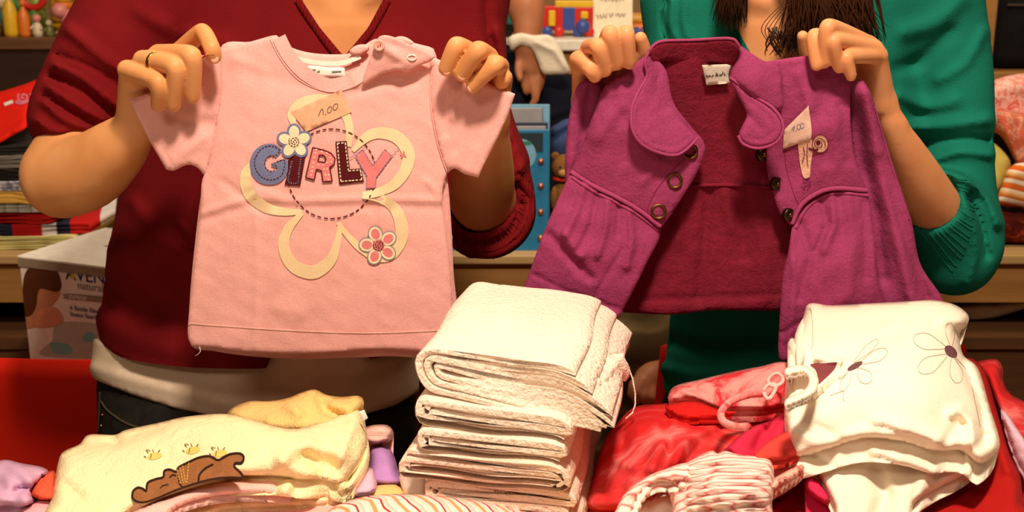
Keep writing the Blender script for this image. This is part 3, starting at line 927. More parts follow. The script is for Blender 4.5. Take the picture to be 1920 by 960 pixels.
# white tee below the cardigan
s = SDF(axis(-0.62, 0.02, 0.006), axis(1.33, 1.67, 0.006), axis(0.84, 1.16, 0.005))
s.chain(limb([(485, 730, 1.505, 300), (480, 690, 1.505, 302), (488, 560, 1.50, 255)]), 0.03, 0.02, 0.455, 1.505)
s.chain(limb([(590, 735, 1.455, 100)]), 0.08)
s.ridge([([(175, 690), (260, 715), (340, 735), (430, 760)], 9, 0.0045), ([(230, 690), (330, 722), (450, 742), (540, 735)], 9, -0.0045),
         ([(400, 740), (520, 752), (620, 730)], 10, -0.0045), ([(560, 690), (640, 700), (740, 680)], 12, 0.0045)], 1.5)
HEM2 = ([80, 160, 178, 250, 330, 420, 560, 660, 740, 800, 900], [660, 690, 712, 741, 766, 784, 792, 784, 760, 725, 660])
s.cut(lambda px, py, x, y, z: (np.interp(px, *HEM2) - py) * 0.00065)
s.cut(lambda px, py, x, y, z: py - 634.0)
V, Q = s.mesh()
link('undershirt', V, Q, M_tee, P1, True, 'off white jersey undershirt showing below the cardigan')
# jeans and shoes
hip = PY(485, 800, 1.505)
s = SDF(axis(-0.62, 0.02, 0.008), axis(1.33, 1.70, 0.008), axis(0.02, 0.95, 0.007))
s.chain(limb([(485, 860, 1.505, 294), (482, 745, 1.505, 297)]), 0.03, 0.02, 0.43, 1.505)
for sx in (-1, 1):
    hx = hip[0] + sx * 0.095
    s.chain([((hx, 1.51, 0.80), 0.105), ((hx, 1.505, 0.48), 0.07), ((hx + sx * 0.01, 1.53, 0.06), 0.05)], 0.03, 0.010)
s.cut(lambda px, py, x, y, z: (py - np.interp(px, HEM2[0], HEM2[1]) + 22) * 0.00065)
V, Q = s.mesh()
jean = link('jeans', V, Q, M_jean, P1, True, 'dark blue denim jeans')
band('pocket_seam', [(190, 752), (198, 765), (215, 780), (240, 795), (262, 802)], jean, 0.0016, fabric('denim_seam', (74, 66, 44), 0.1), jean, 0.0, 5)
band('side_seam', [(188, 735), (186, 770), (184, 812)], jean, 0.0014, fabric('denim_seam', (74, 66, 44)), jean, 0.0, 5)
for q in ((192, 778), (190, 798)):
    h = on_mesh(jean, *q)
    if h: MB().ball(h, 0.0022).build('rivet', plain('copper', (190, 120, 80), 0.3, 1.0), jean)
for sx in (-1, 1):
    hx = hip[0] + sx * 0.105
    m = MB(); m.ball((hx, 1.47, 0.045), (0.045, 0.125, 0.045)); m.box((hx - 0.046, 1.345, 0.0), (hx + 0.046, 1.595, 0.022), None, 0.01)
    m.build('shoe', plain('dark_leather', (32, 26, 22), 0.5), P1)
# hair of the first woman
def hair_cap(root, c, mat, locks=(), seed=1):
    rg = random.Random(seed); m = MB()
    m.ball((c[0], c[1] + 0.022, c[2] + 0.045), (0.094, 0.098, 0.088), None, 3)
    for k in range(46):
        a = rg.uniform(0.15 * math.pi, 0.85 * math.pi) if k < 30 else rg.choice((rg.uniform(-0.12, 0.15), rg.uniform(0.85, 1.12))) * math.pi
        r0 = 0.092
        x0, y0 = c[0] + r0 * math.cos(a), c[1] + 0.02 + r0 * math.sin(a)
        L = rg.uniform(0.18, 0.27)
        pts = [(x0 * 0.5 + c[0] * 0.5, y0 * 0.5 + (c[1] + 0.02) * 0.5, c[2] + 0.115), (x0, y0, c[2] + 0.06)]
        for j in range(1, 5):
            pts.append((x0 + rg.uniform(-0.008, 0.008) + 0.004 * j * math.cos(a), y0 + 0.003 * j, c[2] + 0.06 - L * j / 4))
        m.tube(pts, [0.014, 0.014, 0.013, 0.012, 0.009, 0.003], 6)
    for pts, r in locks: m.tube(pts, r, 6)
    return m.build('hair', mat, root, True, 'hair')
M_hair1 = plain('brown_hair', (58, 34, 18), 0.45)
M_hair2 = plain('dark_brown_hair', (60, 32, 15), 0.38)
hair_cap(P1, head1, M_hair1, (), 4)

# ------------------------------------------------------------------ woman in the green sweater
P2 = empty('person', tuple(PY(1480, 700, 1.50)[:2]) + (0,), 'woman with long dark hair in green sweater holding up the magenta jacket', 'person')
neck2 = PY(1465, -60, 1.50); head2 = neck2 + np.array((-0.005, -0.035, 0.172))
s = SDF(axis(0.02, 0.68, 0.006, [(0.055, 0.155, 0.0017), (0.295, 0.41, 0.0017)]),
        axis(1.17, 1.66, 0.007, [(1.185, 1.305, 0.0019)]),
        axis(1.00, 1.72, 0.006, [(1.335, 1.465, 0.0017)]))
s.chain(limb([(1480, 520, 1.50, 200), (1475, 300, 1.50, 205), (1470, 90, 1.50, 205)]), 0.03, 0.02, 0.55, 1.50)
s.chain(limb([(1310, -10, 1.51, 75), (1465, -40, 1.50, 80), (1690, -10, 1.51, 75)]), 0.06, 0.015)
s.chain([(neck2 + (0, 0.0, -0.06), 0.072), (neck2 + (0, -0.005, 0.02), 0.05), (neck2 + (0, -0.018, 0.12), 0.048)], 0.05)
head(s, head2)
s.chain(limb([(1435, 2, 1.425, 12), (1330, -20, 1.44, 12)]), 0.02)
s.chain(limb([(1495, 2, 1.425, 12), (1600, -20, 1.44, 12)]), 0.02)
# arm by the books
s.chain(limb([(1295, -20, 1.51, 66), (1275, 160, 1.48, 54), (1205, 360, 1.44, 50)]), 0.03, 0.010)
s.chain(limb([(1205, 360, 1.43, 50), (1150, 270, 1.36, 46), (1105, 195, 1.300, 29)]), 0.02, 0.010)
for a, b in (((1084, 114, 1.250, 14), (1096, 190, 1.298, 22)), ((1106, 92, 1.248, 14), (1102, 190, 1.294, 23)),
             ((1140, 72, 1.250, 15), (1110, 190, 1.294, 23)), ((1170, 72, 1.256, 15), (1118, 188, 1.296, 22))):
    s.chain(limb([a, b]), 0.010)
finger(s, [(1084, 112, 1.25, 16.9), (1105, 127, 1.212, 15.3), (1115, 142, 1.216, 13.6)])
finger(s, [(1105, 90, 1.248, 16.9), (1121, 88, 1.205, 15.8), (1135, 132, 1.217, 13.0)])
finger(s, [(1141, 70, 1.25, 16.9), (1144, 65, 1.203, 16.9), (1156, 119, 1.217, 13.6)])
finger(s, [(1170, 70, 1.256, 16.9), (1174, 64, 1.205, 16.4), (1180, 117, 1.217, 13.6)])
finger(s, [(1140, 150, 1.295, 19.2), (1190, 118, 1.285, 15.8), (1206, 95, 1.275, 14.7), (1201, 72, 1.268, 12.4)], 0.006)
# arm by the cabinet
s.chain(limb([(1720, -20, 1.51, 75), (1785, 170, 1.485, 46), (1795, 430, 1.45, 44)]), 0.03, 0.010)
s.chain(limb([(1790, 440, 1.44, 46), (1730, 360, 1.375, 52), (1698, 300, 1.335, 44), (1672, 236, 1.302, 27), (1657, 196, 1.296, 24)]), 0.02, 0.008)
s.chain(limb([(1683, 232, 1.300, 12)]), 0.01)
for a, b in (((1647, 106, 1.262, 14), (1655, 190, 1.297, 20)), ((1640, 94, 1.260, 14), (1652, 190, 1.294, 20)),
             ((1628, 84, 1.264, 14), (1648, 190, 1.294, 20)), ((1610, 80, 1.272, 14), (1645, 188, 1.297, 20))):
    s.chain(limb([a, b]), 0.010)
finger(s, [(1648, 104, 1.262, 15.8), (1588, 107, 1.212, 13.6), (1596, 142, 1.217, 10.7)])
finger(s, [(1640, 92, 1.26, 15.8), (1564, 76, 1.206, 14.7), (1573, 126, 1.217, 11.9)])
finger(s, [(1628, 82, 1.264, 15.8), (1553, 50, 1.208, 15.3), (1547, 116, 1.217, 12.4)])
finger(s, [(1610, 78, 1.272, 14.7), (1527, 66, 1.222, 13.0), (1531, 121, 1.217, 12.4)])
finger(s, [(1625, 160, 1.295, 16.9), (1560, 125, 1.285, 14.7), (1512, 100, 1.272, 12.4), (1505, 68, 1.262, 10.7)], 0.006)
V, Q = s.mesh()
body2 = link('body', V, Q, M_skin2, P2)
eyes(P2, head2)
# sweater
s = SDF(axis(0.02, 0.74, 0.0042), axis(1.30, 1.67, 0.0045), axis(0.86, 1.50, 0.0042))
s.chain(limb([(1480, 720, 1.50, 236), (1480, 560, 1.50, 222), (1478, 330, 1.50, 228), (1475, 150, 1.50, 238), (1472, 60, 1.50, 232)]), 0.03, 0.02, 0.56, 1.50)
s.chain(limb([(1305, -30, 1.51, 86), (1465, -20, 1.50, 78), (1720, -30, 1.51, 92)]), 0.07, 0.02)
s.chain(limb([(1300, -35, 1.51, 84), (1277, 150, 1.48, 66), (1208, 350, 1.45, 62)]), 0.03, 0.010)
s.chain(limb([(1735, -40, 1.51, 98), (1786, 140, 1.485, 72), (1792, 310, 1.47, 68), (1796, 440, 1.455, 77), (1790, 480, 1.45, 74)]), 0.03, 0.010)
s.chain(limb([(1790, 455, 1.445, 78), (1752, 392, 1.405, 68)]), 0.02)
s.chain(limb([(1385, 210, 1.45, 80)]), 0.08); s.chain(limb([(1560, 210, 1.45, 80)]), 0.08)
s.ridge([([(1250, 0), (1243, 40), (1252, 80)], 5, -0.0075), ([(1262, 0), (1258, 40), (1268, 75)], 5, 0.0060), ([(1285, 0), (1282, 40), (1290, 70)], 9, 0.0060),
         ([(1700, 60), (1760, 40), (1800, 0)], 18, 0.0090), ([(1680, 130), (1730, 110), (1780, 60)], 14, -0.0075),
         ([(1700, 240), (1770, 235), (1850, 225)], 12, 0.0105), ([(1720, 275), (1780, 262), (1850, 262)], 9, -0.0090), ([(1750, 300), (1800, 285), (1855, 290)], 9, 0.0090),
         ([(1760, 325), (1810, 335), (1850, 370), (1872, 420)], 10, 0.0105), ([(1765, 345), (1810, 370), (1840, 420), (1850, 480)], 7, -0.0090),
         ([(1790, 350), (1820, 400), (1830, 470), (1815, 530)], 8, 0.0060), ([(1690, 180), (1740, 200), (1790, 190)], 12, 0.0075),
         ([(1760, 150), (1810, 120), (1845, 60)], 10, 0.0060),
         ([(1240, 690), (1300, 705), (1380, 700)], 14, 0.0090), ([(1262, 640), (1330, 660), (1440, 650)], 14, -0.0090)], 1.5)
vn2 = [(1345, -60), (1362, 0), (1385, 60), (1425, 130), (1465, 175), (1520, 130), (1580, 60), (1612, 0), (1630, -60), (1630, -220), (1345, -220)]
s.cut(lambda px, py, x, y, z: np.maximum(seg_dist(px, py, vn2, True) * np.where(inside(px, py, vn2), -1, 1) * 0.00065, y - 1.56))
s.chain([(neck2 + (0, 0, -0.02), 0.076), (neck2 + (0, 0, 0.2), 0.085)], 0.004, sub=True)
s.chain(limb([(1740, 372, 1.385, 58), (1698, 300, 1.335, 52)]), 0.006, sub=True)
HEM3 = ([1100, 1236, 1300, 1480, 1700, 1900], [735, 745, 760, 775, 770, 740])
s.cut(lambda px, py, x, y, z: (np.interp(px, *HEM3) - py) * 0.00065)
V, Q = s.mesh()
swe = link('sweater', V, Q, M_green, P2, True, 'green knitted V-neck sweater with ribbed cuffs')
band('neck_band', [(1358, 0), (1382, 66), (1412, 120)], swe, 0.004, M_greenrib, swe)
band('neck_band', [(1617, 0), (1588, 60), (1530, 128)], swe, 0.004, M_greenrib, swe)
band('cuff_rib', [(1752, 328), (1762, 350), (1752, 385), (1735, 415), (1722, 430)], swe, 0.005, M_greenrib, swe)
inn = spline([(1757, 326), (1763, 350), (1754, 388), (1736, 416), (1724, 432)], 7, False); outr = spline([(1812, 338), (1826, 372), (1824, 425), (1806, 478), (1786, 510)], 7, False)
for k in range(17):
    a_ = inn[int(k / 16 * (len(inn) - 1))]; b_ = outr[int(k / 16 * (len(outr) - 1))]
    band('cuff_rib', [tuple(a_), tuple((a_ + b_) / 2), tuple(b_)], swe, 0.0009, M_green, swe, 0.0, 6)
band('shoulder_seam', [(1248, 0), (1241, 30), (1246, 70)], swe, 0.0014, M_greenrib, swe)
# trousers and shoes
hip = PY(1480, 800, 1.505)
s = SDF(axis(0.14, 0.60, 0.008), axis(1.34, 1.70, 0.008), axis(0.02, 0.95, 0.007))
s.chain(limb([(1480, 840, 1.505, 226), (1480, 745, 1.505, 214)]), 0.03, 0.02, 0.52, 1.505)
for sx in (-1, 1):
    hx = hip[0] + sx * 0.085
    s.chain([((hx, 1.51, 0.80), 0.095), ((hx, 1.505, 0.48), 0.065), ((hx + sx * 0.01, 1.53, 0.06), 0.048)], 0.03, 0.010)
V, Q = s.mesh()
link('trousers', V, Q, M_jean, P2)
for sx in (-1, 1):
    hx = hip[0] + sx * 0.095
    m = MB(); m.ball((hx, 1.47, 0.045), (0.043, 0.12, 0.045)); m.box((hx - 0.044, 1.35, 0.0), (hx + 0.044, 1.59, 0.022), None, 0.01)
    m.build('shoe', plain('dark_leather', (32, 26, 22)), P2)
# hair: long locks falling in front of the shoulders
rg = random.Random(11); locks = []
def hang(x0, y0, x1, y1, n, spread, Y, r, curl=6):
    for k in range(n):
        f = rg.random(); a0 = x0 + (rg.random() - 0.5) * spread * 1.3; e = x1 + (rg.random() - 0.5) * spread
        yy = y1 - abs(rg.gauss(0, 1)) * 28
        pts = []; ph = rg.uniform(0, 6.28)
        for j in range(8):
            u = j / 7
            px = a0 + (e - a0) * u ** 1.2 + curl * math.sin(3.2 * u + ph) * u
            py = y0 + (yy - y0) * u
            Yj = Y - 0.012 * rg.random() - 0.02 * math.sin(u * 3.0)
            pts.append(PY(px, py, Yj))
        rr = r * rg.uniform(0.6, 1.2)
        locks.append((pts, [rr, rr, rr, rr, rr * 0.9, rr * 0.8, rr * 0.55, rr * 0.15]))
hang(1385, -190, 1366, 60, 130, 54, 1.385, 0.0016, 9)
hang(1395, -190, 1395, 52, 16, 12, 1.385, 0.0010, 8)
hang(1535, -190, 1585, 92, 300, 140, 1.378, 0.0017, 12)
hang(1520, -190, 1492, 104, 70, 56, 1.372, 0.0013, 16)
# loose curls by the collar
for k in range(4):
    pts = []
    for j in range(12):
        u = j / 11
        px = 1500 - 62 * math.sin(u * 2.6) * (0.7 + 0.11 * k) - 14 * u
        py = -20 + 128 * u - k * 2 + 10 * math.sin(u * 5)
        pts.append(PY(px, py, 1.366 - 0.001 * k))
    locks.append((pts, [0.0005] * 12))
for k in range(34):
    x0 = 1440 + rg.uniform(0, 62); pts = []
    for j in range(7):
        u = j / 6
        pts.append(PY(x0 + 16 * math.sin(u * 2.5 + k), 56 + 46 * u + 6 * math.sin(k * 3.1), 1.368))
    locks.append((pts, [0.0012, 0.0013, 0.0012, 0.0012, 0.001, 0.0007, 0.0003]))
hair_cap(P2, head2, M_hair2, locks, 9)

# ------------------------------------------------------------------ people further back
P3 = empty('person', (-0.28, 2.70, 0), 'person standing at the toy shelf with a bare arm hanging down', 'person')
s = SDF(axis(-0.55, 0.12, 0.006), axis(2.42, 2.86, 0.006), axis(0.80, 1.86, 0.006))
hx = -0.27
s.chain([((hx, 2.70, 1.00), 0.13), ((hx, 2.70, 1.30), 0.15)], 0.04, 0.04, 0.62, 2.70)
s.chain([((hx - 0.14, 2.70, 1.42), 0.055), ((hx + 0.17, 2.70, 1.42), 0.055)], 0.05)
s.chain([((hx, 2.70, 1.44), 0.055), ((hx, 2.69, 1.58), 0.05)], 0.04)
head(s, np.array((hx, 2.66, 1.64)))
s.chain([((hx + 0.18, 2.70, 1.42), 0.05), (PY(965, -60, 2.60), 0.04), (PY(985, 10, 2.53), 0.036)], 0.03, 0.010)
s.chain(limb([(985, 0, 2.525, 32), (990, 40, 2.515, 29), (988, 75, 2.505, 24)]), 0.02)
s.chain(limb([(990, 95, 2.505, 24), (994, 125, 2.505, 21)]), 0.02)
for q in ([(980, 120, 2.505, 9), (982, 150, 2.500, 8), (987, 172, 2.495, 7)], [(992, 125, 2.500, 9), (997, 150, 2.495, 9), (1003, 178, 2.490, 7)],
          [(1003, 125, 2.500, 9), (1009, 150, 2.495, 9), (1004, 186, 2.490, 7), (998, 194, 2.490, 6)], [(1010, 118, 2.510, 8), (1016, 140, 2.505, 8), (1012, 165, 2.500, 7)],
          [(976, 105, 2.495, 9), (972, 128, 2.485, 8), (975, 148, 2.480, 7)]):
    s.chain(limb(q), 0.004, 0.01)
V, Q = s.mesh(); body3 = link('body', V, Q, M_skin3, P3)
s = SDF(axis(-0.56, 0.08, 0.008), axis(2.44, 2.86, 0.008), axis(0.84, 1.52, 0.008))
s.chain([((hx, 2.70, 0.95), 0.16), ((hx, 2.70, 1.32), 0.165)], 0.04, 0.04, 0.62, 2.70)
s.chain([((hx - 0.15, 2.70, 1.42), 0.062), ((hx + 0.17, 2.70, 1.42), 0.062)], 0.06)
s.chain([((hx, 2.70, 1.44), 0.06), ((hx, 2.70, 1.7), 0.07)], 0.005, sub=True)
V, Q = s.mesh(); link('shirt', V, Q, M_navy, P3)
m = MB()
for sx in (-1, 1):
    m.tube([(hx + sx * 0.08, 2.72, 0.0), (hx + sx * 0.08, 2.72, 0.5), (hx + sx * 0.08, 2.70, 0.95)], [0.05, 0.06, 0.08], 14)
m.build('trousers', M_navy, P3)
hair_cap(P3, (hx, 2.66, 1.64), M_hair1, (), 21)

P4 = empty('person', (0.44, 1.95, 0), 'seated person in olive brown trousers on the red chair behind the magenta jacket', 'person')
M_olive = wave_stripes('olive_stripe', [(0, (74, 58, 34)), (0.45, (84, 66, 40)), (0.55, (120, 100, 66)), (0.8, (72, 56, 34))], 14, (0, 0, 1), 0.03)
s = SDF(axis(0.10, 0.64, 0.006, [(0.16, 0.24, 0.003)]), axis(1.68, 2.12, 0.006), axis(0.50, 1.42, 0.006, [(0.68, 0.80, 0.003)]))
s.chain([((0.46, 1.96, 0.62), 0.12), ((0.46, 1.96, 0.98), 0.13)], 0.04, 0.01, 0.7, 1.96)
s.chain([((0.36, 1.96, 1.03), 0.05), ((0.56, 1.96, 1.03), 0.05)], 0.05)
s.chain([((0.46, 1.96, 1.05), 0.045), ((0.46, 1.95, 1.18), 0.042)], 0.03)
head(s, np.array((0.46, 1.94, 1.245)))
s.chain([((0.37, 1.96, 1.03), 0.045), ((0.40, 1.92, 0.84), 0.038), (PY(1275, 676, 1.90), 0.030), (PY(1218, 712, 1.855), 0.026)], 0.02, 0.01)
for q in ([(1222, 702, 1.855, 22), (1205, 722, 1.84, 19)], [(1205, 715, 1.835, 10), (1194, 735, 1.825, 9), (1192, 752, 1.825, 8)],
          [(1213, 722, 1.835, 10), (1207, 742, 1.822, 9), (1212, 756, 1.825, 8)], [(1224, 725, 1.835, 10), (1222, 744, 1.822, 9), (1230, 754, 1.825, 8)],
          [(1232, 722, 1.84, 9), (1236, 740, 1.83, 8), (1240, 748, 1.83, 7)], [(1200, 708, 1.845, 10), (1187, 722, 1.835, 9), (1184, 738, 1.832, 8)]):
    s.chain(limb(q), 0.004, 0.006)
V, Q = s.mesh(); link('body', V, Q, M_skin3, P4)
eyes(P4, (0.46, 1.94, 1.245))
s = SDF(axis(0.24, 0.68, 0.008), axis(1.78, 2.12, 0.008), axis(0.54, 1.12, 0.008))
s.chain([((0.46, 1.96, 0.66), 0.13), ((0.46, 1.96, 0.98), 0.14)], 0.04, 0.02, 0.7, 1.96)
s.chain([((0.37, 1.96, 1.03), 0.058), ((0.55, 1.96, 1.03), 0.058)], 0.05)
s.chain([((0.37, 1.96, 1.02), 0.055), ((0.39, 1.93, 0.88), 0.05)], 0.03)
s.chain([((0.46, 1.96, 1.06), 0.05), ((0.46, 1.96, 1.3), 0.06)], 0.005, sub=True)
V, Q = s.mesh(); link('shirt', V, Q, fabric('brown_cloth', (60, 44, 28), 0.2), P4)
s = SDF(axis(0.04, 0.64, 0.008), axis(1.72, 2.16, 0.008), axis(0.0, 1.0, 0.008))
s.chain([((0.46, 1.97, 0.585), 0.12)], 0.04)
s.chain([((0.42, 1.97, 0.60), 0.10), (PY(1190, 655, 1.94), 0.075), (PY(1160, 790, 1.93), 0.058), ((0.135, 1.93, 0.12), 0.045)], 0.03, 0.015)
s.chain([((0.48, 1.97, 0.58), 0.09), ((0.16, 2.05, 0.535), 0.066), ((0.15, 2.055, 0.30), 0.055), ((0.14, 2.055, 0.05), 0.045)], 0.03, 0.015)
V, Q = s.mesh(); link('trousers', V, Q, M_olive, P4)
for y_, z_ in ((1.93, 0.06), (2.055, 0.0)):
    m = MB(); m.ball((0.10, y_, 0.04 + z_), (0.10, 0.04, 0.04)); m.box((0.0, y_ - 0.04, z_), (0.19, y_ + 0.04, 0.02 + z_), None, 0.008); m.build('shoe', plain('dark_leather', (32, 26, 22)), P4)
hair_cap(P4, (0.46, 1.94, 1.245), M_hair1, (), 33)

# ================================================================== the pink baby shirt
YS = 1.242
M_pink = fabric('pink_cotton', (238, 174, 168), 0.05, 26, 650, 0.28, soft=60)
M_pink_in = fabric('pink_cotton_rib', (240, 178, 172), 0.04, 30, 500, 0.6)
M_tape = fabric('white_tape', (240, 228, 215), 0.03)
M_cream = fabric('cream_print', (238, 210, 168), 0.06, 30, 800, 0.3)
M_cream2 = fabric('cream_print_light', (240, 222, 188), 0.04)
M_blue = fabric('blue_print', (116, 122, 160), 0.06)
M_brown = fabric('maroon_print', (86, 22, 26), 0.08)
M_pinkp = fabric('rose_print', (226, 128, 130), 0.05)
M_lilac = fabric('lilac_print', (140, 124, 166), 0.05)
M_ink = plain('pencil_ink', (96, 80, 84), 0.8)
M_stick = fabric('price_sticker', (230, 172, 138), 0.03, 20, 500, 0.1)
T = empty('baby_shirt', tuple(PY(600, 660, YS)), 'pink short sleeved baby T-shirt with GIRLY print held up by hand', 'shirt')
wr_s = addf(ripple(3, 0.0016, 150, 7), ripple(5, 0.0006, 45, 6),
            creases([([(378, 402), (430, 383), (470, 372), (560, 378), (700, 372), (830, 377)], 7, 0.0022), ([(378, 412), (470, 384), (600, 388), (830, 388)], 9, -0.0014),
                     ([(480, 400), (482, 520), (478, 650)], 7, 0.0014), ([(715, 380), (716, 520), (712, 660)], 6, 0.0016), ([(704, 380), (705, 660)], 8, -0.001),
                     ([(455, 330), (480, 360), (520, 366)], 8, 0.002), ([(420, 340), (460, 372), (500, 400)], 7, -0.0018), ([(800, 340), (830, 372)], 6, 0.002),
                     ([(470, 130), (520, 150), (590, 165)], 14, -0.0015), ([(440, 110), (500, 135)], 10, 0.0018), ([(520, 575), (560, 590)], 14, 0.0016),
                     ([(660, 175), (720, 150), (780, 150)], 9, -0.002), ([(670, 160), (730, 138), (790, 128)], 8, 0.002)]))
YT = [(380, 330, YS), (600, 150, YS - 0.004), (840, 330, YS), (360, 640, YS - 0.002), (600, 400, YS - 0.012), (840, 640, YS - 0.002), (600, 660, YS - 0.010), (500, 80, YS + 0.006), (780, 90, YS + 0.004)]
front_outline = [(517, 66, 'c'), (503, 72), (488, 74), (470, 78), (440, 84), (411, 92, 'c'), (408, 150), (404, 230), (392, 300), (383, 328, 'c'), (378, 345), (375, 400), (366, 480), (357, 560),
                 (352, 625), (360, 650, 'c'), (400, 652), (470, 661), (560, 664), (640, 660), (712, 655), (800, 660), (846, 662, 'c'), (848, 600), (846, 520), (836, 430), (829, 380), (832, 345), (838, 326, 'c'),
                 (822, 270), (810, 200), (810, 130), (816, 104, 'c'), (800, 90), (775, 80), (745, 72), (722, 68), (712, 70, 'c'), (703, 92), (685, 118), (655, 139), (622, 147), (592, 141), (562, 121), (538, 96)]
front, sf_t = hung('front_panel', front_outline, YT, M_pink, T, 0.003, 7, 6, wr_s)
back_outline = [(518, 66), (530, 80), (560, 94), (600, 101), (650, 101), (672, 92), (690, 80), (715, 72), (790, 84), (818, 104), (812, 200), (838, 326), (850, 500), (850, 655), (720, 668), (640, 671), (560, 673), (470, 668), (400, 658),
                (358, 645), (356, 560), (372, 400), (384, 328), (404, 230), (411, 93), (470, 78)]
hung('back_panel', back_outline, lambda x, y: tps(YT)(x, y) + 0.012, M_pink, T, 0.003, 7, 10, None)
cap = lambda x, y: tps(YT)(x, y) + 0.008
# collar tape, size label inside the neck
strokes('neck_tape', [([(530, 96), (560, 110), (600, 118), (640, 118), (676, 106)], 9)], cap, 0.004, M_tape, T, None, None, 4)
lab, lsf = hung('size_label', [(576, 123, 'c'), (646, 127, 'c'), (648, 146, 'c'), (574, 144, 'c')], YS + 0.003, fabric('label_white', (246, 240, 230), 0.02), T, 0.001, 2, 6)
strokes('label_print', [([(580, 132), (592, 131)], 3), ([(594, 135), (600, 134)], 3), ([(622, 135), (640, 134)], 3)], lsf, 0.0004, plain('print_grey', (120, 112, 108), 0.8), lab)
# neck band
nb = [(526, 78), (548, 108), (575, 132), (603, 146), (622, 150), (652, 144), (684, 124), (704, 100), (712, 82)]
strokes('neck_band', [([(523, 70), (541, 104), (568, 134), (598, 153), (624, 160), (660, 150), (692, 126), (712, 98), (722, 74)], 26)], sf_t, 0.0012, M_pink_in, T, None, None, 3)
cord('neck_seam', [(507, 74), (527, 112), (556, 146), (590, 165), (624, 172), (668, 160), (702, 132), (724, 100)], sf_t, 0.0007, M_pink_in, T, 0.0004)
strokes('hem_seam', [([(354, 606), (420, 611), (560, 620), (700, 624), (844, 618)], 2.6)], sf_t, 0.0009, fabric('pale_pink_thread', (250, 200, 188), 0.03), T, None, None, 4)
# sleeves
slA = [(411, 92, 'c'), (385, 106), (350, 132), (310, 158), (275, 176), (243, 186, 'c'), (258, 220), (285, 272), (312, 318, 'c'), (326, 320), (345, 311), (358, 309), (372, 316), (385, 332, 'c'), (398, 300), (410, 230), (416, 150)]
wA = addf(ripple(9, 0.0012, 60, 5), creases([([(300, 200), (340, 230), (400, 230)], 12, -0.0025), ([(262, 215), (330, 320)], 3, -0.0008), ([(330, 300), (380, 260)], 10, 0.002)]))
hung('sleeve', slA, [(411, 92, YS + 0.001), (243, 186, YS - 0.004), (312, 318, YS - 0.002), (385, 330, YS + 0.002)], M_pink, T, 0.005, 7, 6, wA)
slB = [(806, 104, 'c'), (828, 114), (850, 126), (880, 142), (920, 158), (966, 176, 'c'), (950, 222), (930, 265), (912, 300), (897, 333, 'c'), (870, 326), (852, 316), (838, 326, 'c'), (820, 270), (806, 190)]
wB = addf(ripple(19, 0.0010, 60, 5), creases([([(866, 158), (858, 190), (848, 222)], 4, 0.004), ([(940, 190), (915, 245), (880, 318)], 4, 0.0015), ([(838, 170), (836, 250)], 8, -0.0025), ([(846, 310), (850, 290)], 5, 0.002)]))
_, sB = hung('sleeve', slB, [(806, 104, YS + 0.001), (966, 176, YS - 0.004), (897, 333, YS - 0.002), (838, 326, YS + 0.002)], M_pink, T, 0.005, 7, 6, wB)
cord('armhole_seam', [(812, 108), (808, 150), (808, 200), (820, 268), (838, 322)], sf_t, 0.0006, M_pink_in, T, 0.0006)
cord('armhole_seam', [(410, 96), (407, 180), (402, 240), (390, 305)], sf_t, 0.0005, M_pink_in, T, 0.0004)
# shoulder placket with button, buttonhole and gathered loops
pl, sp_ = hung('shoulder_placket', [(700, 92, 'c'), (708, 72), (720, 66), (740, 70), (770, 84), (800, 96), (816, 106, 'c'), (806, 116), (790, 122), (765, 135), (745, 132), (715, 140), (680, 158), (690, 120)],
               [(700, 92, YS - 0.016), (816, 106, YS - 0.008), (680, 158, YS - 0.010), (760, 100, YS - 0.018)], M_pink, T, 0.003, 6, 5,
               creases([([(720, 90), (760, 118), (750, 130)], 8, 0.003), ([(740, 84), (790, 100)], 8, -0.002)]))
M_btn = plain('pink_button', (240, 168, 150), 0.35)
bc_ = PY(711, 85, YS - 0.0215)
btn = MB().lathe((0, 0, 0), [(0.0002, 0.002), (0.0040, 0.0021), (0.0046, 0.0026), (0.0058, 0.0022), (0.0060, 0.0008), (0.0055, 0)], 20, Matrix.Translation(Vector(bc_)) @ Matrix.Rotation(math.pi / 2, 4, 'X')).build('button', M_btn, T)
for dx in (-2.2, 2.2):
    MB().ball(PY(711 + dx, 85 - dx * 0.5, YS - 0.0246), 0.0008, None, 1).build('thread_hole', plain('dark_pink', (150, 70, 60), 0.7), btn)
bh = [(772 + 8 * math.cos(a) , 108 + 5 * math.sin(a)) for a in np.linspace(0, 6.28, 14)[:-1]]
cord('buttonhole', bh, sp_, 0.0008, M_tape, T, 0.0006, True, 3)
hung('loop_fold', [(722, 68), (735, 72), (748, 68), (762, 70), (776, 80), (772, 86), (758, 84), (740, 82)], YS + 0.004, M_pink, T, 0.008, 6, 4)
hung('loop_fold', [(655, 96), (664, 87), (678, 83), (692, 86), (690, 96), (676, 104), (660, 104)], YS + 0.004, M_pink, T, 0.008, 6, 4)
m = MB(); m.tube([PY(374, 650, YS - 0.012), PY(376, 658, YS - 0.014), PY(372, 664, YS - 0.013), PY(366, 667, YS - 0.012)], 0.0004, 5); m.build('loose_thread', M_tape, T)

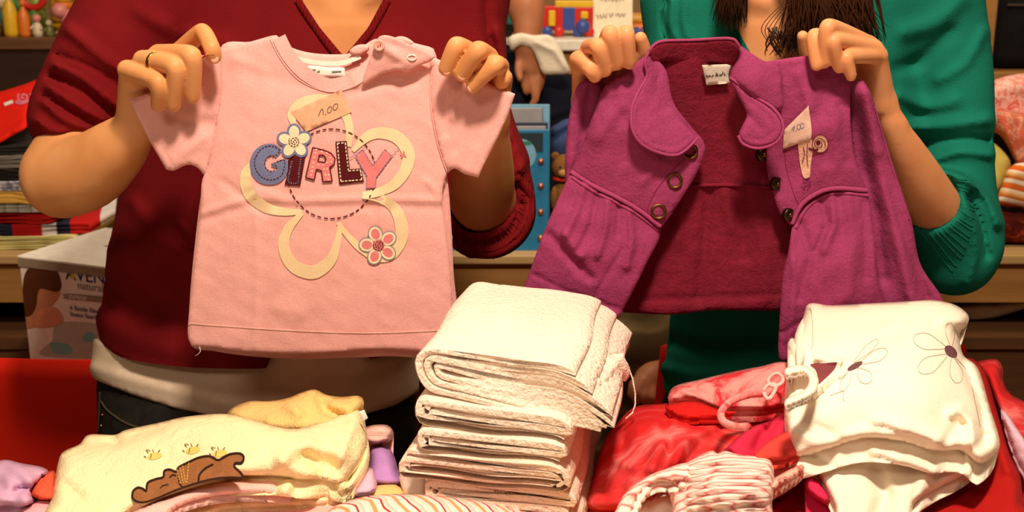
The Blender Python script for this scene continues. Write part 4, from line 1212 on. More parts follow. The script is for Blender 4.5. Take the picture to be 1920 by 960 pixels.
sfp = lambda x, y: sf_t(x, y) - 0.0006
def c5(pts): return [(430 + x / 2.527, 160 + y / 2.527) for x, y in pts]
strokes('flower_print', [
    (c5([(305, 190), (300, 140), (345, 92), (430, 70), (505, 88), (555, 150), (570, 220), (562, 290)]), [8, 24, 26, 22, 20, 16, 15, 12]),
    (c5([(585, 312), (650, 245), (720, 225), (800, 250), (848, 320), (835, 400), (780, 470), (700, 508), (632, 522)]), [7, 18, 22, 24, 24, 22, 20, 16, 14]),
    (c5([(632, 520), (720, 538), (785, 585), (815, 660), (812, 730), (770, 800), (700, 815), (620, 770), (560, 710), (515, 650)]), [12, 16, 20, 24, 24, 20, 16, 14, 11, 8]),
    (c5([(525, 650), (515, 730), (485, 820), (430, 872), (380, 885), (315, 862), (272, 810), (258, 740), (285, 670), (345, 605)]), [8, 12, 18, 24, 26, 25, 22, 20, 16, 8]),
    (c5([(345, 600), (250, 598), (165, 575), (100, 520), (78, 470), (80, 410), (110, 375)]), [8, 14, 18, 22, 22, 20, 12])], sfp, 0.0006, M_cream, T)
def c6(pts): return [(460 + x / 6.856, 220 + y / 6.856) for x, y in pts]
def c7(pts): return [(560 + x / 7.386, 240 + y / 7.386) for x, y in pts]
def ell(cx, cy, rx, ry, rot=0, n=22, a0=0, a1=6.2832):
    return [(cx + rx * math.cos(a) * math.cos(rot) - ry * math.sin(a) * math.sin(rot), cy + rx * math.cos(a) * math.sin(rot) + ry * math.sin(a) * math.cos(rot)) for a in np.linspace(a0, a1, n + 1)[:-1]]
def spiral(cx, cy, r, turns, a0=0.0, n=40):
    return [(cx + r * (k / n) * math.cos(a0 + turns * 6.283 * k / n), cy + r * (k / n) * math.sin(a0 + turns * 6.283 * k / n)) for k in range(3, n + 1)]
strokes('dashed_ring', [(ell(622, 326, 83, 84, 0, 60), 2.4, True)], sfp, 0.0009, M_brown, T, None, (8, 4.5), 1.5)
tg = decal('price_sticker', [[(546, 210), (640, 168), (660, 210), (574, 247)]], sfp, 0.0011, M_stick, T, 8, 'paper price sticker reading 1.00', False)
st_ = lambda x, y: sfp(x, y) - 0.0012
strokes('handwriting', [([(597, 218), (602, 206), (605, 204), (606, 215)], 1.4), ([(610, 214), (611, 215.5)], 2.0), (ell(618, 206, 3.6, 6.5, 0.4, 14), 1.3, True), (ell(629, 200.5, 3.8, 6.5, 0.4, 14), 1.3, True)], st_, 0.0003, M_ink, tg)
G = decal('letter_g', [c6([(465, 425), (400, 360), (310, 340), (200, 365), (110, 440), (60, 560), (60, 650), (100, 760), (190, 840), (310, 868), (430, 840), (510, 770), (548, 670), (545, 555, 'c')][:13] + [(545, 555), (500, 535), (330, 605), (335, 625), (370, 640), (405, 640), (400, 680), (350, 695), (290, 680), (255, 630), (250, 570), (280, 510), (330, 490), (375, 500), (385, 520)])], sfp, 0.0011, M_blue, T, 5)
strokes('stitching', [(c6([(445, 425), (390, 385), (310, 370), (200, 412), (130, 520), (120, 610), (150, 700), (220, 775), (320, 805), (430, 775), (490, 690), (495, 550), (335, 605)]), 1.8),
                      (c6([(440, 440), (380, 495), (320, 492), (265, 540), (250, 610), (280, 670), (340, 695), (400, 660), (395, 620), (350, 620)]), 1.6)], sfp, 0.0015, M_brown, G, None, (4.0, 2.4), 1.2)
I_ = decal('letter_i', [c6([(548, 540), (700, 470), (775, 490), (705, 885), (503, 868), (548, 690)])], sfp, 0.0012, M_brown, T, 6, None, False)
strokes('stitching', [(c6([(600, 560), (570, 700), (555, 825), (670, 840), (690, 700), (715, 520)]), 2.6)], sfp, 0.0016, M_blue, I_, None, (2.0, 2.0), 1.0)
R_ = decal('letter_r', [(c7([(195, 270), (360, 310), (450, 350), (505, 420), (490, 500), (430, 545), (465, 740), (335, 745), (315, 590), (245, 570), (215, 720), (95, 685)]), [c7([(285, 370), (350, 380), (380, 425), (360, 475), (265, 465)])])], sfp, 0.0011, M_pinkp, T, 5, None, False)
def lines_closed(pts, w): return [([a, b], w) for a, b in zip(pts, pts[1:] + pts[:1])]
strokes('outline', lines_closed(c7([(195, 270), (360, 310), (450, 350), (505, 420), (490, 500), (430, 545), (465, 740), (335, 745), (315, 590), (245, 570), (215, 720), (95, 685)]), 2.2) + lines_closed(c7([(285, 370), (350, 380), (380, 425), (360, 475), (265, 465)]), 2.0), sfp, 0.0015, M_brown, R_)
dots = [(ell(*p, 1.2, 1.2, 0, 8), 1.2, True) for p in c7([(230, 345), (245, 300), (320, 325), (390, 345), (215, 410), (205, 480), (270, 510), (335, 515), (400, 480), (440, 410), (450, 470), (190, 540), (185, 600), (170, 650), (350, 570), (395, 570), (375, 650), (420, 650), (410, 710)])]
strokes('polka_dots', dots, sfp, 0.0015, M_cream2, R_)
L_ = decal('letter_l', [c7([(508, 190), (665, 178), (710, 570), (865, 560), (905, 745), (562, 785)])], sfp, 0.0012, M_brown, T, 6, None, False)
strokes('stitching', lines_closed(c7([(535, 212), (645, 203), (690, 595), (855, 580), (875, 715), (585, 740)]), 2.0), sfp, 0.0016, M_cream2, L_, None, (4.2, 2.6), 1.2)
Yl = decal('letter_y', [c7([(785, 390), (885, 300), (1030, 520), (1195, 295), (1290, 390), (1075, 680), (1060, 830), (935, 830), (945, 660)])], sfp, 0.0012, M_pinkp, T, 6, None, False)
strokes('stitching', lines_closed(c7([(785, 390), (885, 300), (1030, 520), (1195, 295), (1290, 390), (1075, 680), (1060, 830), (935, 830), (945, 660)]), 1.5) +
        [(c7([(715, 415), (790, 365), (930, 260)]), 1.6), (c7([(1290, 385), (1390, 275)]), 1.6)], sfp, 0.0016, M_lilac, Yl, None, (5, 2), 1.2)
strokes('heart_print', [(c7([(1405, 355), (1450, 375), (1490, 400)]), 3), (c7([(1450, 320), (1465, 375), (1420, 400)]), 3)], sfp, 0.0012, M_pinkp, T)
def blossom(name, cx, cy, R, rad, wd, mo, mi, mc, rot0, outline):
    fl = decal(name, [ell(cx + R * math.cos(rot0 + k * 1.2566), cy + R * math.sin(rot0 + k * 1.2566), rad + outline, wd + outline, rot0 + k * 1.2566) for k in range(5)], sfp, 0.0014, mo, T, 5)
    if name == 'rose_blossom':
        decal('petal_rim', [ell(cx + R * math.cos(rot0 + k * 1.2566), cy + R * math.sin(rot0 + k * 1.2566), rad + 1, wd + 1, rot0 + k * 1.2566) for k in range(5)], sfp, 0.0016, M_cream2, fl, 5)
        decal('petal_fill', [ell(cx + R * math.cos(rot0 + k * 1.2566), cy + R * math.sin(rot0 + k * 1.2566), rad - 3, wd - 3, rot0 + k * 1.2566) for k in range(5)], sfp, 0.0018, mi, fl, 5)
    else:
        decal('petal_fill', [ell(cx + R * math.cos(rot0 + k * 1.2566), cy + R * math.sin(rot0 + k * 1.2566), rad, wd, rot0 + k * 1.2566) for k in range(5)], sfp, 0.0017, mi, fl, 5)
    decal('centre_disc', [ell(cx, cy, 11, 11)], sfp, 0.0021, mc, fl, 5)
    strokes('spiral_stitch', [(spiral(cx, cy, 10.5, 2.6), 1.7)], sfp, 0.0024, M_brown, fl, None, (4, 1.6), 1.0)
blossom('cream_blossom', 552, 265.5, 18, 12, 9.5, M_blue, M_cream2, M_cream2, -0.35, 4)
blossom('rose_blossom', 710, 460, 22, 13, 11, fabric('grey_print', (150, 140, 145)), M_pinkp, M_pinkp, -1.85, 3)

# ================================================================== the magenta jacket
YJ = 1.242
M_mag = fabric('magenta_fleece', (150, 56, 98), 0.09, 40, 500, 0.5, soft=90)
M_mag_shade = fabric('magenta_fleece_shaded', (120, 26, 46), 0.09, 40, 420, 0.6, soft=90)  # same fleece as the outside, colour darkened to paint in the interior shade
M_magseam = fabric('magenta_seam', (158, 62, 104), 0.05)
M_brass = plain('antique_brass', (120, 84, 44), 0.4, 1.0)
J = empty('child_jacket', tuple(PY(1330, 590, YJ)), 'magenta fleece child jacket with round collar and gathered skirt', 'jacket')
gath = lambda seeds, x0, x1, y0, y1: [([(x0 + (x1 - x0) * u, y0), (x0 + (x1 - x0) * u + d, y1)], 7, a) for u, d, a in seeds]
wbk = addf(ripple(31, 0.0015, 120, 5), creases([([(1330, 360), (1325, 420), (1310, 560)], 10, -0.006), ([(1360, 355), (1370, 430)], 9, 0.004), ([(1410, 355), (1430, 460), (1440, 560)], 14, 0.004),
     ([(1290, 355), (1270, 450)], 12, 0.004), ([(1385, 355), (1395, 480)], 10, -0.004), ([(1180, 562), (1320, 558), (1460, 552)], 4, -0.0025)]))
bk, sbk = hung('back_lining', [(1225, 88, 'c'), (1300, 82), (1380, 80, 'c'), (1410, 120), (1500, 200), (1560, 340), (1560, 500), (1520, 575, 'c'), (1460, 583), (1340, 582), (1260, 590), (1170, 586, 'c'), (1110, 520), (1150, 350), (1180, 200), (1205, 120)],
      [(1300, 90, YJ + 0.004), (1170, 580, YJ + 0.030), (1340, 580, YJ + 0.026), (1520, 575, YJ + 0.030), (1330, 350, YJ + 0.032), (1150, 350, YJ + 0.026), (1560, 350, YJ + 0.026)], M_mag_shade, J, 0.004, 8, 7, wbk)
cord('waist_seam', [(1290, 349), (1340, 347), (1390, 348), (1445, 352)], sbk, 0.0022, M_mag_shade, J, 0.0005)
# sleeves
wsl = addf(ripple(41, 0.002, 60, 5), creases([([(1108, 165), (1095, 240), (1080, 330)], 7, -0.004)]))
hung('sleeve', [(1078, 172), (1090, 152), (1110, 148), (1138, 165), (1125, 230), (1105, 300), (1085, 345), (1062, 345), (1060, 290), (1066, 225)],
     [(1090, 155, YJ + 0.006), (1070, 340, YJ + 0.012), (1130, 200, YJ + 0.012), (1062, 250, YJ + 0.010)], M_mag, J, 0.012, 14, 6, wsl)
wsr = addf(ripple(43, 0.003, 90, 5), creases([([(1622, 175), (1640, 260), (1672, 400), (1700, 520), (1720, 600)], 14, 0.010), ([(1600, 200), (1612, 290), (1640, 400), (1655, 520)], 14, -0.010), ([(1650, 300), (1690, 420), (1740, 560)], 8, -0.004)]))
_, ssr = hung('sleeve', [(1596, 158), (1612, 148), (1628, 165), (1645, 210), (1676, 312), (1708, 410), (1726, 495), (1768, 562), (1775, 620), (1700, 640), (1660, 600), (1640, 500), (1622, 400), (1600, 300), (1594, 220)],
     [(1610, 155, YJ + 0.002), (1700, 630, YJ + 0.012), (1600, 300, YJ + 0.022), (1700, 400, YJ + 0.008), (1760, 580, YJ + 0.012)], M_mag, J, 0.014, 14, 6, wsr)
cord('sleeve_seam', [(1640, 200), (1672, 310), (1704, 412)], ssr, 0.0009, M_magseam, J, -0.002)
# left front: bodice and skirt
wlf = addf(ripple(51, 0.0022, 90, 6), ripple(52, 0.0008, 32, 5), creases([([(1125, 170), (1105, 230), (1075, 315)], 10, -0.004), ([(1160, 200), (1120, 260)], 12, 0.004), ([(1150, 190), (1180, 240), (1170, 300)], 12, -0.003),
     ([(1240, 300), (1205, 345)], 8, 0.0025)]))
lf, slf = hung('front_bodice', [(1215, 100, 'c'), (1180, 128), (1135, 160), (1112, 215), (1090, 275), (1070, 322, 'c'), (1110, 350), (1160, 375), (1202, 398), (1240, 428, 'c'), (1270, 385), (1305, 328), (1322, 285), (1318, 262, 'c'), (1290, 230), (1262, 190), (1248, 130)],
      [(1215, 100, YJ - 0.006), (1070, 322, YJ + 0.004), (1240, 428, YJ - 0.006), (1320, 280, YJ + 0.004), (1190, 260, YJ - 0.016)], M_mag, J, 0.005, 8, 6, wlf)
wls = addf(ripple(53, 0.0025, 80, 6), creases([([(1095, 350), (1080, 400), (1060, 440)], 7, 0.005), ([(1120, 365), (1110, 420), (1085, 470)], 6, -0.005), ([(1140, 378), (1135, 430), (1120, 480)], 6, 0.005), ([(1160, 388), (1158, 440)], 5, -0.005),
     ([(1180, 396), (1185, 450), (1175, 500)], 7, 0.005), ([(1030, 440), (1060, 475), (1105, 520)], 9, -0.006), ([(1060, 440), (1090, 480)], 10, 0.005), ([(1170, 465), (1130, 530), (1100, 590)], 3.5, -0.0025), ([(1000, 515), (1060, 545), (1160, 580)], 3.5, -0.0022)]))
_, sls = hung('front_skirt', [(1070, 322, 'c'), (1110, 350), (1160, 375), (1202, 398), (1240, 428, 'c'), (1235, 450), (1212, 495), (1185, 550), (1160, 597, 'c'), (1100, 588), (1040, 570), (980, 543, 'c'), (1000, 490), (1030, 410)],
      [(1070, 322, YJ + 0.004), (1240, 428, YJ - 0.004), (1160, 597, YJ - 0.014), (980, 543, YJ - 0.004), (1110, 450, YJ - 0.016)], M_mag, J, 0.005, 8, 5, wls)
cord('waist_seam', [(1070, 322), (1110, 347), (1160, 372), (1202, 397), (1238, 425)], slf, 0.0026, M_magseam, J, 0.0)
cord('waist_seam', [(1072, 332), (1110, 357), (1160, 382), (1202, 407), (1234, 432)], sls, 0.0018, M_magseam, J, 0.0)
strokes('placket_stitch', [([(1262, 400), (1215, 400), (1235, 350), (1290, 290)], 0.9)], slf, 0.0006, M_mag_shade, J)
# right front
wrf = addf(ripple(61, 0.0022, 90, 6), ripple(62, 0.0008, 32, 5), creases([([(1500, 140), (1520, 200)], 12, 0.004), ([(1560, 150), (1540, 200), (1550, 300)], 12, -0.003), ([(1580, 200), (1590, 300)], 10, -0.004)]))
rf, srf = hung('front_bodice', [(1432, 116, 'c'), (1500, 106), (1545, 103), (1575, 118), (1600, 150, 'c'), (1594, 180), (1597, 261), (1607, 310), (1628, 360, 'c'), (1570, 356), (1535, 364), (1505, 386), (1485, 425, 'c'), (1462, 400), (1450, 365), (1440, 330), (1436, 290), (1440, 262), (1455, 225), (1440, 165)],
      [(1455, 118, YJ - 0.004), (1600, 150, YJ - 0.002), (1628, 360, YJ + 0.004), (1485, 420, YJ + 0.002), (1440, 290, YJ + 0.012), (1540, 250, YJ - 0.014)], M_mag, J, 0.005, 8, 6, wrf)
wrs = addf(ripple(63, 0.0025, 80, 6), creases([([(1560, 365), (1565, 420), (1545, 470)], 7, 0.005), ([(1540, 375), (1550, 420), (1530, 470)], 6, -0.004), ([(1500, 420), (1520, 480), (1500, 560)], 8, -0.004), ([(1590, 365), (1600, 460), (1590, 560)], 12, 0.004), ([(1620, 380), (1625, 520)], 8, -0.003),
     ([(1480, 440), (1490, 520), (1480, 640)], 8, 0.004), ([(1466, 625), (1500, 605), (1540, 590)], 3.5, -0.0025)]))
_, srs = hung('front_skirt', [(1628, 360, 'c'), (1570, 356), (1535, 364), (1505, 386), (1485, 425, 'c'), (1478, 470), (1469, 510), (1464, 560), (1459, 660), (1467, 678, 'c'), (1540, 660), (1640, 640), (1668, 600, 'c'), (1645, 520), (1640, 450)],
      [(1628, 360, YJ + 0.004), (1485, 420, YJ + 0.002), (1460, 660, YJ - 0.004), (1660, 600, YJ + 0.004), (1560, 500, YJ - 0.014)], M_mag, J, 0.005, 8, 5, wrs)
cord('waist_seam', [(1626, 357), (1570, 353), (1535, 361), (1503, 384), (1485, 420)], srf, 0.0026, M_magseam, J, 0.0)
cord('waist_seam', [(1628, 366), (1570, 362), (1538, 371), (1511, 392), (1492, 428)], srs, 0.0018, M_magseam, J, 0.0)
strokes('placket_stitch', [([(1474, 240), (1472, 300), (1484, 350), (1498, 386)], 0.9)], srf, 0.0006, M_mag_shade, J)
# collar
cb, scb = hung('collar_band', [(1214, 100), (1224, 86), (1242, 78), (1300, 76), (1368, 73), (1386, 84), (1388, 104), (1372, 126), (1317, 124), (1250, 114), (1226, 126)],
      [(1214, 100, YJ - 0.012), (1300, 76, YJ + 0.0), (1300, 124, YJ + 0.010), (1388, 90, YJ - 0.012), (1372, 126, YJ + 0.004)], M_mag_shade, J, 0.006, 9, 5)
cl, scl = hung('collar_leaf', [(1214, 100), (1208, 116), (1212, 140), (1196, 172), (1185, 200), (1184, 240), (1200, 268), (1232, 285), (1264, 291), (1286, 280), (1309, 258, 'c'), (1290, 240), (1272, 217), (1258, 192), (1255, 168), (1243, 140), (1228, 122)],
      [(1214, 100, YJ - 0.014), (1184, 220, YJ - 0.030), (1264, 291, YJ - 0.024), (1309, 258, YJ - 0.012), (1250, 160, YJ - 0.004)], M_mag, J, 0.006, 10, 5, creases([([(1200, 170), (1195, 235), (1220, 268), (1265, 277), (1295, 258)], 3, -0.0012), ([(1240, 150), (1250, 200)], 9, -0.003)]))
cr, scr = hung('collar_roll', [(1384, 84), (1405, 97), (1430, 113), (1455, 122), (1466, 138), (1468, 170), (1466, 205), (1440, 200), (1410, 178), (1380, 155), (1368, 146), (1376, 126), (1388, 104)],
      [(1384, 90, YJ - 0.014), (1460, 130, YJ - 0.010), (1466, 200, YJ - 0.018), (1370, 146, YJ - 0.014), (1420, 150, YJ - 0.028)], M_mag, J, 0.006, 10, 5)
cr2, scr2 = hung('collar_leaf', [(1368, 144), (1380, 154), (1413, 180), (1444, 200), (1463, 222), (1467, 246), (1453, 268), (1421, 277), (1394, 269), (1385, 254), (1392, 235), (1400, 215), (1388, 188), (1376, 165)],
      [(1368, 144, YJ - 0.016), (1460, 230, YJ - 0.036), (1420, 277, YJ - 0.030), (1388, 188, YJ - 0.018), (1390, 255, YJ - 0.026)], M_mag, J, 0.007, 10, 5, creases([([(1400, 185), (1440, 215), (1452, 245), (1430, 264), (1400, 258)], 3, -0.0012), ([(1400, 212), (1425, 240)], 6, -0.002)]))
E_ = 0.0016
cord('collar_piping', [(1309, 258), (1286, 281), (1264, 291), (1232, 285), (1201, 268), (1185, 240), (1185, 202), (1196, 174), (1213, 142), (1209, 116), (1216, 98)], lambda x, y: scl(x, y) + 0.002, E_, M_magseam, J)
cord('collar_piping', [(1216, 98), (1226, 85), (1244, 77), (1300, 75), (1366, 72), (1382, 80), (1388, 96), (1384, 114), (1372, 132), (1368, 146)], lambda x, y: scb(x, y) + 0.002, E_, M_magseam, J)
cord('collar_piping', [(1368, 145), (1382, 155), (1414, 180), (1446, 200), (1464, 222), (1468, 246), (1454, 268), (1422, 278), (1394, 270), (1384, 254)], lambda x, y: scr2(x, y) + 0.002, E_, M_magseam, J)
# brand label inside the neck
lb, slb = hung('neck_label', [(1316, 122, 'c'), (1373, 120, 'c'), (1366, 140), (1369, 156, 'c'), (1325, 160, 'c')], lambda x, y: sbk(x, y) - 0.006, fabric('label_grey', (205, 190, 178), 0.03), J, 0.001, 2, 6)
def scrawl(pts, w=1.6): return (pts, w)
strokes('label_lettering', [scrawl([(1324, 145), (1325, 141), (1328, 145)]), scrawl([(1329, 145), (1330, 141), (1333, 144)]), scrawl([(1335, 145), (1336, 141), (1339, 142)]), scrawl([(1342, 144), (1343, 136)]), scrawl([(1343, 141), (1346, 138)]), scrawl([(1343, 140), (1347, 143)]),
        scrawl([(1349, 143), (1350, 139)]), scrawl([(1353, 143), (1351, 140), (1355, 139), (1355, 134)]), scrawl([(1358, 142), (1360, 140), (1357, 138), (1359, 137)])], slb, 0.0006, plain('label_black', (46, 36, 36), 0.8), lb)
# eyelets and snaps
for (x_, y_) in ((1294, 284), (1265, 339), (1235, 397)):
    Yq = float(slf(np.array([x_]), np.array([y_]))[0])
    cc = Vector(PY(x_, y_, Yq - 0.001)); pts = [cc + Vector((0.0072 * math.cos(a), 0.001 * math.sin(a), 0.0072 * math.sin(a))) for a in np.linspace(0, 6.2832, 25)[:-1]]
    e = MB(); e.tube(pts, 0.0016, 8, True); e.build('eyelet', M_brass, J)
for (x_, y_) in ((1431, 290), (1457, 345), (1480, 403)):
    Yq = float(srf(np.array([x_]), np.array([y_]))[0]) - 0.002 if x_ > 1440 else float(sbk(np.array([x_]), np.array([y_]))[0]) - 0.012
    Mx = Matrix.Translation(Vector(PY(x_, y_, Yq))) @ Matrix.Rotation(0.55, 4, 'Z') @ Matrix.Rotation(math.pi / 2, 4, 'X')
    sn = MB().lathe((0, 0, 0), [(0.0075, -0.004), (0.0075, 0.0), (0.0066, 0.0018), (0.0052, 0.0010), (0.0046, 0.0012)], 20, Mx).build('snap', plain('dark_brass', (74, 60, 40), 0.4, 1.0), J)
    MB().lathe((0, 0, 0), [(0.0024, 0.0005), (0.0024, 0.0030), (0.0014, 0.0036)], 12, Mx).build('snap_stud', M_brass, sn)
# price tag and applique on the chest
M_app = fabric('cream_applique', (222, 172, 148), 0.10, 120, 400, 1.0)
ap = decal('applique', [[(1497, 262), (1510, 258), (1522, 262), (1524, 280), (1520, 310), (1518, 332), (1508, 334), (1502, 318), (1498, 290)]], srf, 0.0016, M_app, J, 5, 'cream appliqué figure with a curled tail')
decal('curl', [(ell(1538, 270, 14, 16), [ell(1534, 268, 4, 5)])], srf, 0.0018, M_app, ap, 4)
strokes('curl_stitch', [(spiral(1536, 270, 12, 2.0, 0.5), 1.5), (ell(1538, 270, 15, 17), 1.2, True)], srf, 0.0026, M_mag_shade, ap)
strokes('curl_stem', [([(1516, 278), (1526, 282), (1534, 280)], 4)], srf, 0.0022, fabric('plum_thread', (110, 30, 70)), ap)
strokes('stitching', [([(1506, 275), (1508, 290), (1504, 305)], 1.4), ([(1514, 270), (1513, 292), (1515, 312)], 1.4), ([(1505, 338), (1516, 334)], 2.0), ([(1508, 344), (1520, 340), (1514, 350)], 2.0), ([(1504, 352), (1510, 358)], 2.0)], srf, 0.0026, fabric('plum_thread', (110, 30, 70)), ap)
pt, spt = hung('price_tag', [(1516, 198, 'c'), (1522, 244), (1520, 262, 'c'), (1500, 268), (1468, 280, 'c'), (1470, 244, 'c')], lambda x, y: srf(x, y) - 0.003, fabric('tag_paper', (214, 176, 158), 0.03, 20, 500, 0.1), J, 0.0005, 2, 7, None, (), 'beige paper price tag')
strokes('handwriting', [([(1484, 244), (1490, 236), (1487, 247)], 1.2), ([(1492, 245), (1493, 246)], 1.6), (ell(1498, 238, 3.5, 5, 0.3, 12), 1.2, True), (ell(1504, 236, 3.5, 5, 0.3, 12), 1.2, True)], spt, 0.0004, plain('blue_ink', (126, 116, 140), 0.8), pt)

# ================================================================== folded cloth
def spiral_line(L, n, p):
    """centre line of a flat roll: n half turns, pitch p, width about L"""
    l = L - (n + 1) * p
    pts = [(-l / 2, -p / 2), (l / 2, -p / 2)]
    r = p / 2; cz = 0.0; right = True
    for i in range(n):
        sx = 1 if right else -1
        z0 = pts[-1][1]
        up = 1 if z0 < cz else -1
        for k in range(1, 9):
            a = -math.pi / 2 + math.pi * k / 8
            pts.append((sx * l / 2 + sx * r * math.cos(a), cz + up * r * math.sin(a)))
        pts.append((-sx * l / 2, pts[-1][1]))
        r += p / 2; cz = -p / 2 if right else 0.0
        right = not right
    return pts
def fold_line(R, xr_top, xr_bot, n=10):
    """one U fold opening to the right, fold radius R at u=R"""
    pts = [(xr_top, 2 * R)]
    pts += [(R * 1.2 + (xr_top - R * 1.2) * (1 - k / 5), 2 * R) for k in range(1, 6)]
    pts += [(R * 1.2 - R * 1.2 * math.sin(math.pi * k / n), R + R * math.cos(math.pi * k / n)) for k in range(1, n)]
    pts += [(R * 1.2 + (xr_bot - R * 1.2) * k / 5, 0) for k in range(0, 6)]
    return pts
def resample(pts, step):
    p = np.array(pts, float); s = np.r_[0, np.cumsum(np.hypot(*np.diff(p, axis=0).T))]
    n = max(8, int(s[-1] / step)); t = np.linspace(0, s[-1], n)
    return np.c_[np.interp(t, s, p[:, 0]), np.interp(t, s, p[:, 1])]
def folded_cloth(name, lines, th, origin, u, w, depth, mat, parent=None, wob=0.003, seed=1, segs=14, tilt=0.0, sag=None, label=None, uo=0.0, do=0.0):
    """lines: centre lines (u,z) of the fabric seen end-on; swept along w for `depth`"""
    from mathutils.geometry import tessellate_polygon
    u = Vector(u).normalized(); w = Vector(w).normalized(); up = Vector((0, 0, 1))
    rg = random.Random(seed); ph = [rg.uniform(0, 6.28) for _ in range(8)]
    V = []; Fc = []
    ds = [0, 0.0012, 0.004] + list(np.linspace(0.012, depth - 0.012, segs)) + [depth - 0.004, depth - 0.0012, depth]
    tf = [0.62, 0.9, 1.0] + [1.0] * segs + [1.0, 0.9, 0.62]
    for li, ln in enumerate(lines):
        c = resample(ln, 0.005)
        t_ = np.gradient(c, axis=0); t_ /= np.maximum(np.hypot(t_[:, 0], t_[:, 1])[:, None], 1e-9)
        nr = np.c_[-t_[:, 1], t_[:, 0]]
        m = len(c)
        endr = np.ones(m); endr[0] = endr[-1] = 0.45; endr[1] = endr[-2] = 0.85
        rings = []
        for d, f in zip(ds, tf):
            h = (th / 2 * f * endr)[:, None]
            loop = np.vstack([c + nr * h, (c - nr * h)[::-1]])
            uu, zz = loop[:, 0], loop[:, 1]
            ua = uu + uo; da = d + do
            dz = wob * (np.sin(ua * 38 + ph[0] + da * 9) + 0.6 * np.sin(ua * 75 + ph[1] - da * 22) + 0.8 * np.sin(da * 26 + ph[2])) * 0.5
            du = wob * (np.sin(zz * 160 + ph[3] + d * 18) + np.sin(d * 40 + ph[4])) * 0.5
            dd = wob * 0.8 * (np.sin(zz * 60 + ph[5] + uu * 22) + np.sin(uu * 36 + ph[6])) * (1 - 2 * d / depth)
            ring = []
            for k in range(len(loop)):
                zt = zz[k] + dz[k] + tilt * d + (sag(uu[k] + uo, d) if sag else 0)
                ring.append(Vector(origin) + u * (uu[k] + du[k]) + w * (d + dd[k]) + up * zt)
            rings.append(ring)
        n0 = len(V); M_ = 2 * m
        for ring in rings: V += ring
        for i in range(len(rings) - 1):
            for k in range(M_):
                a = n0 + i * M_ + k; b = n0 + i * M_ + (k + 1) % M_
                Fc.append((a, b, b + M_, a + M_))
        poly = [Vector((q[0], q[1], 0)) for q in np.vstack([c + nr * (th / 2), (c - nr * (th / 2))[::-1]])]
        tri = tessellate_polygon([poly])
        c0 = len(V); V += [q.copy() for q in rings[0]]; c1 = len(V); V += [q.copy() for q in rings[-1]]
        for t3 in tri:
            Fc.append((c0 + t3[0], c0 + t3[2], c0 + t3[1])); Fc.append((c1 + t3[0], c1 + t3[1], c1 + t3[2]))
    o = link(name, V, Fc, mat, parent, True, label)
    return o

# ------------------------------------------------------------------ stack of muslin cloths
M_mus = fabric('muslin', (246, 226, 208), 0.03, 25, 420, 0.9, soft=190)
M_mus2 = fabric('muslin_rosy', (244, 216, 196), 0.03, 25, 420, 0.9, soft=190)
UX = Vector((1, -0.10, 0)).normalized(); WX = Vector((0.16, 1, 0)).normalized()
ztop = 0.0
def lie(uu, d):
    return -0.004 * math.sin(min(1, max(0, uu / 0.15)) * math.pi) - 0.10 * max(0, uu) - 8.0 * max(0, uu - 0.125) ** 2
MREF = Vector(PZ(786, 722, 1.058))
def lay(o):
    r = o - MREF; det = UX.x * WX.y - WX.x * UX.y
    return (r.x * WX.y - WX.x * r.y) / det, (UX.x * r.y - r.x * UX.y) / det
def muslin(px, py, z, L, n, p, depth, seed, mat, label, share=1.0):
    """px,py: where the front left bottom of the folded cloth shows; z its underside"""
    o = Vector(PZ(px, py, z)); H = (n + 1) * p
    ln = [(a + L / 2, b + (n + 1) * p / 2 + (p / 4 if n % 2 else -p / 4)) for a, b in spiral_line(L, n, p)]
    zmin = min(b for a, b in ln) - p * 0.47; zmax = max(b for a, b in ln) + p * 0.47; ln = [(a, b - zmin) for a, b in ln]
    ob = folded_cloth('muslin_cloth', [ln], p * 0.985, o, UX, WX, depth, mat, None, 0.0032, seed, 14, 0.0, lambda uu, d: share * lie(min(uu, 0.16), d), None, *lay(o))
    tag(ob, label, 'folded cloth', 'stack of folded white muslin cloths')
    return zmax - zmin
G1 = 'stack of folded white muslin cloths'
zc = 0.932
for px_, py_, L_m, n_, p_, dep, mt, lb_ in (
        (802, 985, 0.148, 2, 0.0086, 0.205, M_mus2, 'white muslin cloth at the bottom of the muslin stack'),
        (794, 940, 0.146, 2, 0.0088, 0.210, M_mus2, 'white muslin cloth second from the bottom of the muslin stack'),
        (738, 893, 0.160, 3, 0.0070, 0.205, M_mus2, 'wide white muslin cloth sticking out in the middle of the muslin stack'),
        (780, 838, 0.140, 2, 0.0074, 0.210, M_mus, 'thin white muslin cloth third from the top of the muslin stack'),
        (776, 790, 0.148, 2, 0.0088, 0.210, M_mus, 'white muslin cloth right under the top one of the muslin stack')):
    zc += muslin(px_, py_, zc, L_m, n_, p_, dep, 5, mt, lb_, {802: 0.2, 794: 0.4, 738: 0.6, 780: 0.8, 776: 1.0}[px_]) + 0.0014
o = Vector(PZ(786, 722, zc + 0.0036))
lines = [fold_line(0.0190, 0.142, 0.164), fold_line(0.0125, 0.150, 0.160), fold_line(0.0055, 0.158, 0.158)]
lines[1] = [(a + 0.0075, b + 0.0068) for a, b in lines[1]]; lines[2] = [(a + 0.016, b + 0.0136) for a, b in lines[2]]
ob = folded_cloth('muslin_cloth', lines, 0.0068, o, UX, WX, 0.212, M_mus, None, 0.0032, 5, 14, 0.0, lie, None, *lay(o))
tag(ob, 'thick white muslin cloth on top of the muslin stack, fold facing the pink shirt', 'folded cloth', G1)
